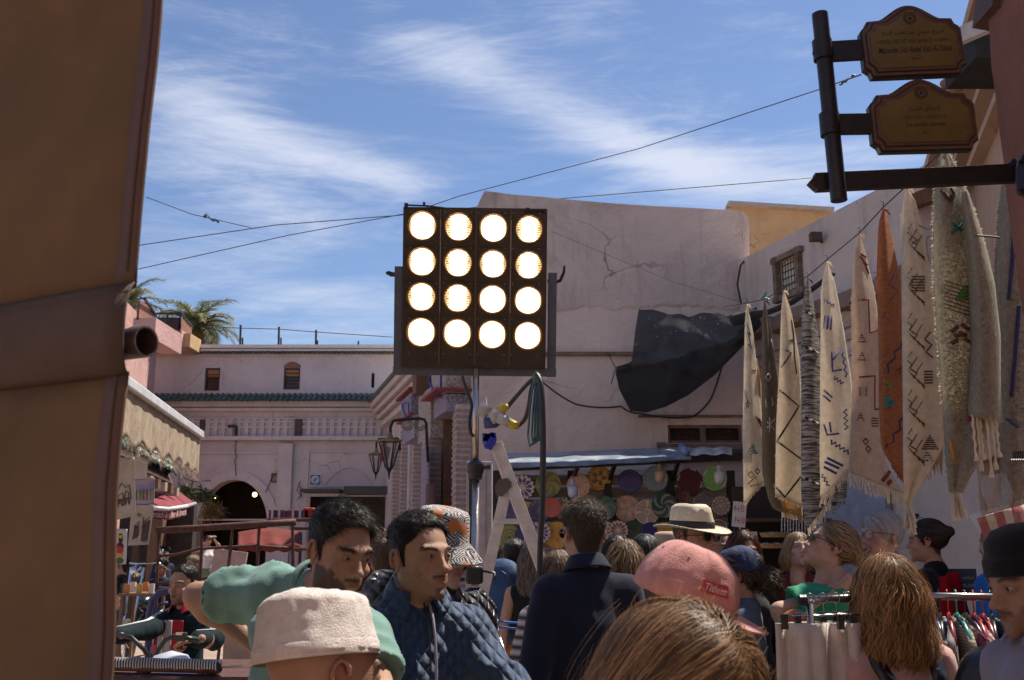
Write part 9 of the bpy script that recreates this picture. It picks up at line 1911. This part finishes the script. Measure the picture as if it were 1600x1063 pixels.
g=MB();g.grid(lambda u,v:front(-.055+.11*u,1.155-.30*v,.008),8,12);obj('zip_shirt',g,cloth('pale_grey_shirt',(.42,.38,.38)),rr_,smooth=True,local=True,solid=.006)
obj('zip',MB().tube([front(0,1.15-.05*k,.014) for k in range(7)],.004,5),M_chr,rr_,local=True,smooth=True)
for sx,nm in ((-1,'r'),(1,'l')):
 g=MB();g.grid(lambda u,v:front(sx*(.060+.065*u),1.155-.22*v*(1-.1*u),.009),6,10);obj('red_panel',g,cloth('racing_red'),rr_,smooth=True,local=True,solid=.004)
 g=MB();g.grid(lambda u,v:front(sx*(.085+.05*u),1.13-.10*v,.014),4,5);obj('patch',g,cloth('racing_black'),rr_,smooth=True,local=True,solid=.003) if False else None
v,f=text_mesh('4',.055,.085,bold=.03);obj('lettering',(np.stack([v[:,0]-.100,np.array([front(x-.1,1.05,.017).y for x in v[:,0]]),v[:,2]+1.05],1),f),mat('number_black',(.01,.01,.012),rough=.6),rr_,local=True,solid=.003)
v,f=text_mesh('4',.045,.075,bold=.0);obj('lettering',(np.stack([v[:,0]-.100,np.array([front(x-.1,1.05,.021).y for x in v[:,0]]),v[:,2]+1.05],1),f),mat('number_white',(.5,.5,.48),rough=.6),rr_,local=True,solid=.001)
for a,b,c in ((rj['shR'],rj['elR'],rj['wrR']),(rj['shL'],rj['elL'],rj['wrL'])):
 for off in (-.012,.004,.020):
  g=MB();up_=Vector((0,-.02,.062));g.tube([Vector(a)+up_+Vector((0,off,0)),Vector(b)+Vector((0,-.01+off,.060)),Vector(c)+Vector((0,off,.048))],.004,5);obj('sleeve_stripe',g,mat('stripe_white',(.5,.5,.5),rough=.7),rr_,smooth=True,local=True)
tr=thing('motor_tricycle','dark motor tricycle with black handlebars under the rider','tricycle',(P(285,1040,6.1).x,6.1,0));c=P(262,1008,5.72)
obj('handlebar',MB().tube([P(309,1001,5.7),P(290,996,5.68),P(272,994,5.66),P(258,1000,5.66),P(246,1018,5.7),P(240,1040,5.75)],.013,8),M_blk,tr,smooth=True);obj('handlebar',MB().tube([P(240,1040,5.75),P(225,1015,5.66),P(205,996,5.66),P(184,992,5.7)],.013,8),M_blk,tr,smooth=True)
obj('grip',MB().tube([P(296,998,5.7),P(312,1002,5.7)],.019,10),M_blk,tr);obj('switch_box',MB().box(P(283,995,5.66),(.06,.04,.045)),M_blk,tr,bevel=.006);obj('mirror_cap',MB().box(P(281,990,5.64),(.035,.03,.015)),M_chr,tr);obj('steering_column',MB().tube([P(244,1030,5.75),(P(250,1030,5.9).x,5.95,.3)],.03,8),M_blk,tr)
v,f=nets([('e',.05,(P(250,1040,5.8).x,5.85,.80),(.17,.12,.10)),('e',.05,(P(290,1040,6.2).x,6.25,.52),(.14,.40,.12))],.02);obj('fairing',(v,f),mat('moto_black'),tr,smooth=True)
for x_,y_ in ((P(250,1040,5.8).x+.05,5.7),(P(285,1040,6.5).x,6.9)):
 g=MB();g.tube([Vector((x_,y_+.25*math.cos(a),.27+.25*math.sin(a))) for a in np.linspace(0,2*PI,25)],.045,8);obj('wheel',g,mat('tyre'),tr,smooth=True)
mb1=person('man in a black t-shirt and sunglasses standing at far left',P(188,886,13.4),rz=-78,hrot=(0,-4,0),skin=SK['pale'],style=dict(thick=.014,hc=(.015,.012,.010)),hres=(70,60),res=.02,top=dict(mat=J_black,sleeve='short',t=.016),bottom=dict(mat=cloth('slate_jeans',(.05,.06,.07))))
make_glasses(mb1[0],mb1[1],sun=True)
person('person with dark curly hair behind the rusty frame, upper of two',P(257,868,17.5),rz=40,skin=SK['dark'],style=dict(style='curly_short',thick=.04,len=.03,curl=.01),hres=(48,44),res=.024,top=dict(mat=cloth('dark_blue_top',(.02,.03,.06))),bottom=dict(mat=J_dark))
person('person in dark blue with curly hair, lower of two behind the frame',P(252,888,15),rz=-15,skin=SK['moroc'],s=.97,style=dict(style='curly_short',thick=.035,len=.03,curl=.01),hres=(48,44),res=.024,top=dict(mat=cloth('dark_blue_top')),bottom=dict(mat=J_dark))
person('fair haired child in a pale green shirt behind the rider',P(301,884,14.5),rz=-40,skin=SK['pale'],style=dict(thick=.025,len=.02,hc=(.25,.19,.12),hl=(.6,.5,.36),dens=2),hres=(60,54),res=.02,top=dict(mat=cloth('sage_shirt',(.25,.29,.18)),sleeve='short'),bottom=dict(mat=J_khaki))
pw=person('woman in white vest and sage trousers raising a phone by the arch',P(325,845,24.5),rz=30,skin=SK['tan'],face=dict(female=1),style=dict(style='bob',hc=(.06,.03,.02),hlen=.5),hres=(48,44),res=.022,bare=1,top=dict(mat=cloth('white_vest',(.62,.58,.56)),sleeve='none',t=.014,hem=1.0),bottom=dict(mat=cloth('sage_trousers',(.16,.20,.15)),t=.03),J=dict(elL=(.30,-.20,1.40),wrL=(.06,-.36,1.64),elR=(-.30,-.20,1.40),wrR=(-.06,-.36,1.64)))
ph=thing('phone','phone held up in both hands by the woman in a white vest','phone',P(329,842,24.1));c=P(329,842,24.1);obj('phone_body',MB().box(c,(.15,.012,.075)),mat('phone_black',(.02,.02,.02),rough=.2),ph,bevel=.004);obj('phone_lens',MB().cyl(c+Vector((-.055,-.009,.02)),.008,.006,10,(0,1,0)),M_chr,ph)
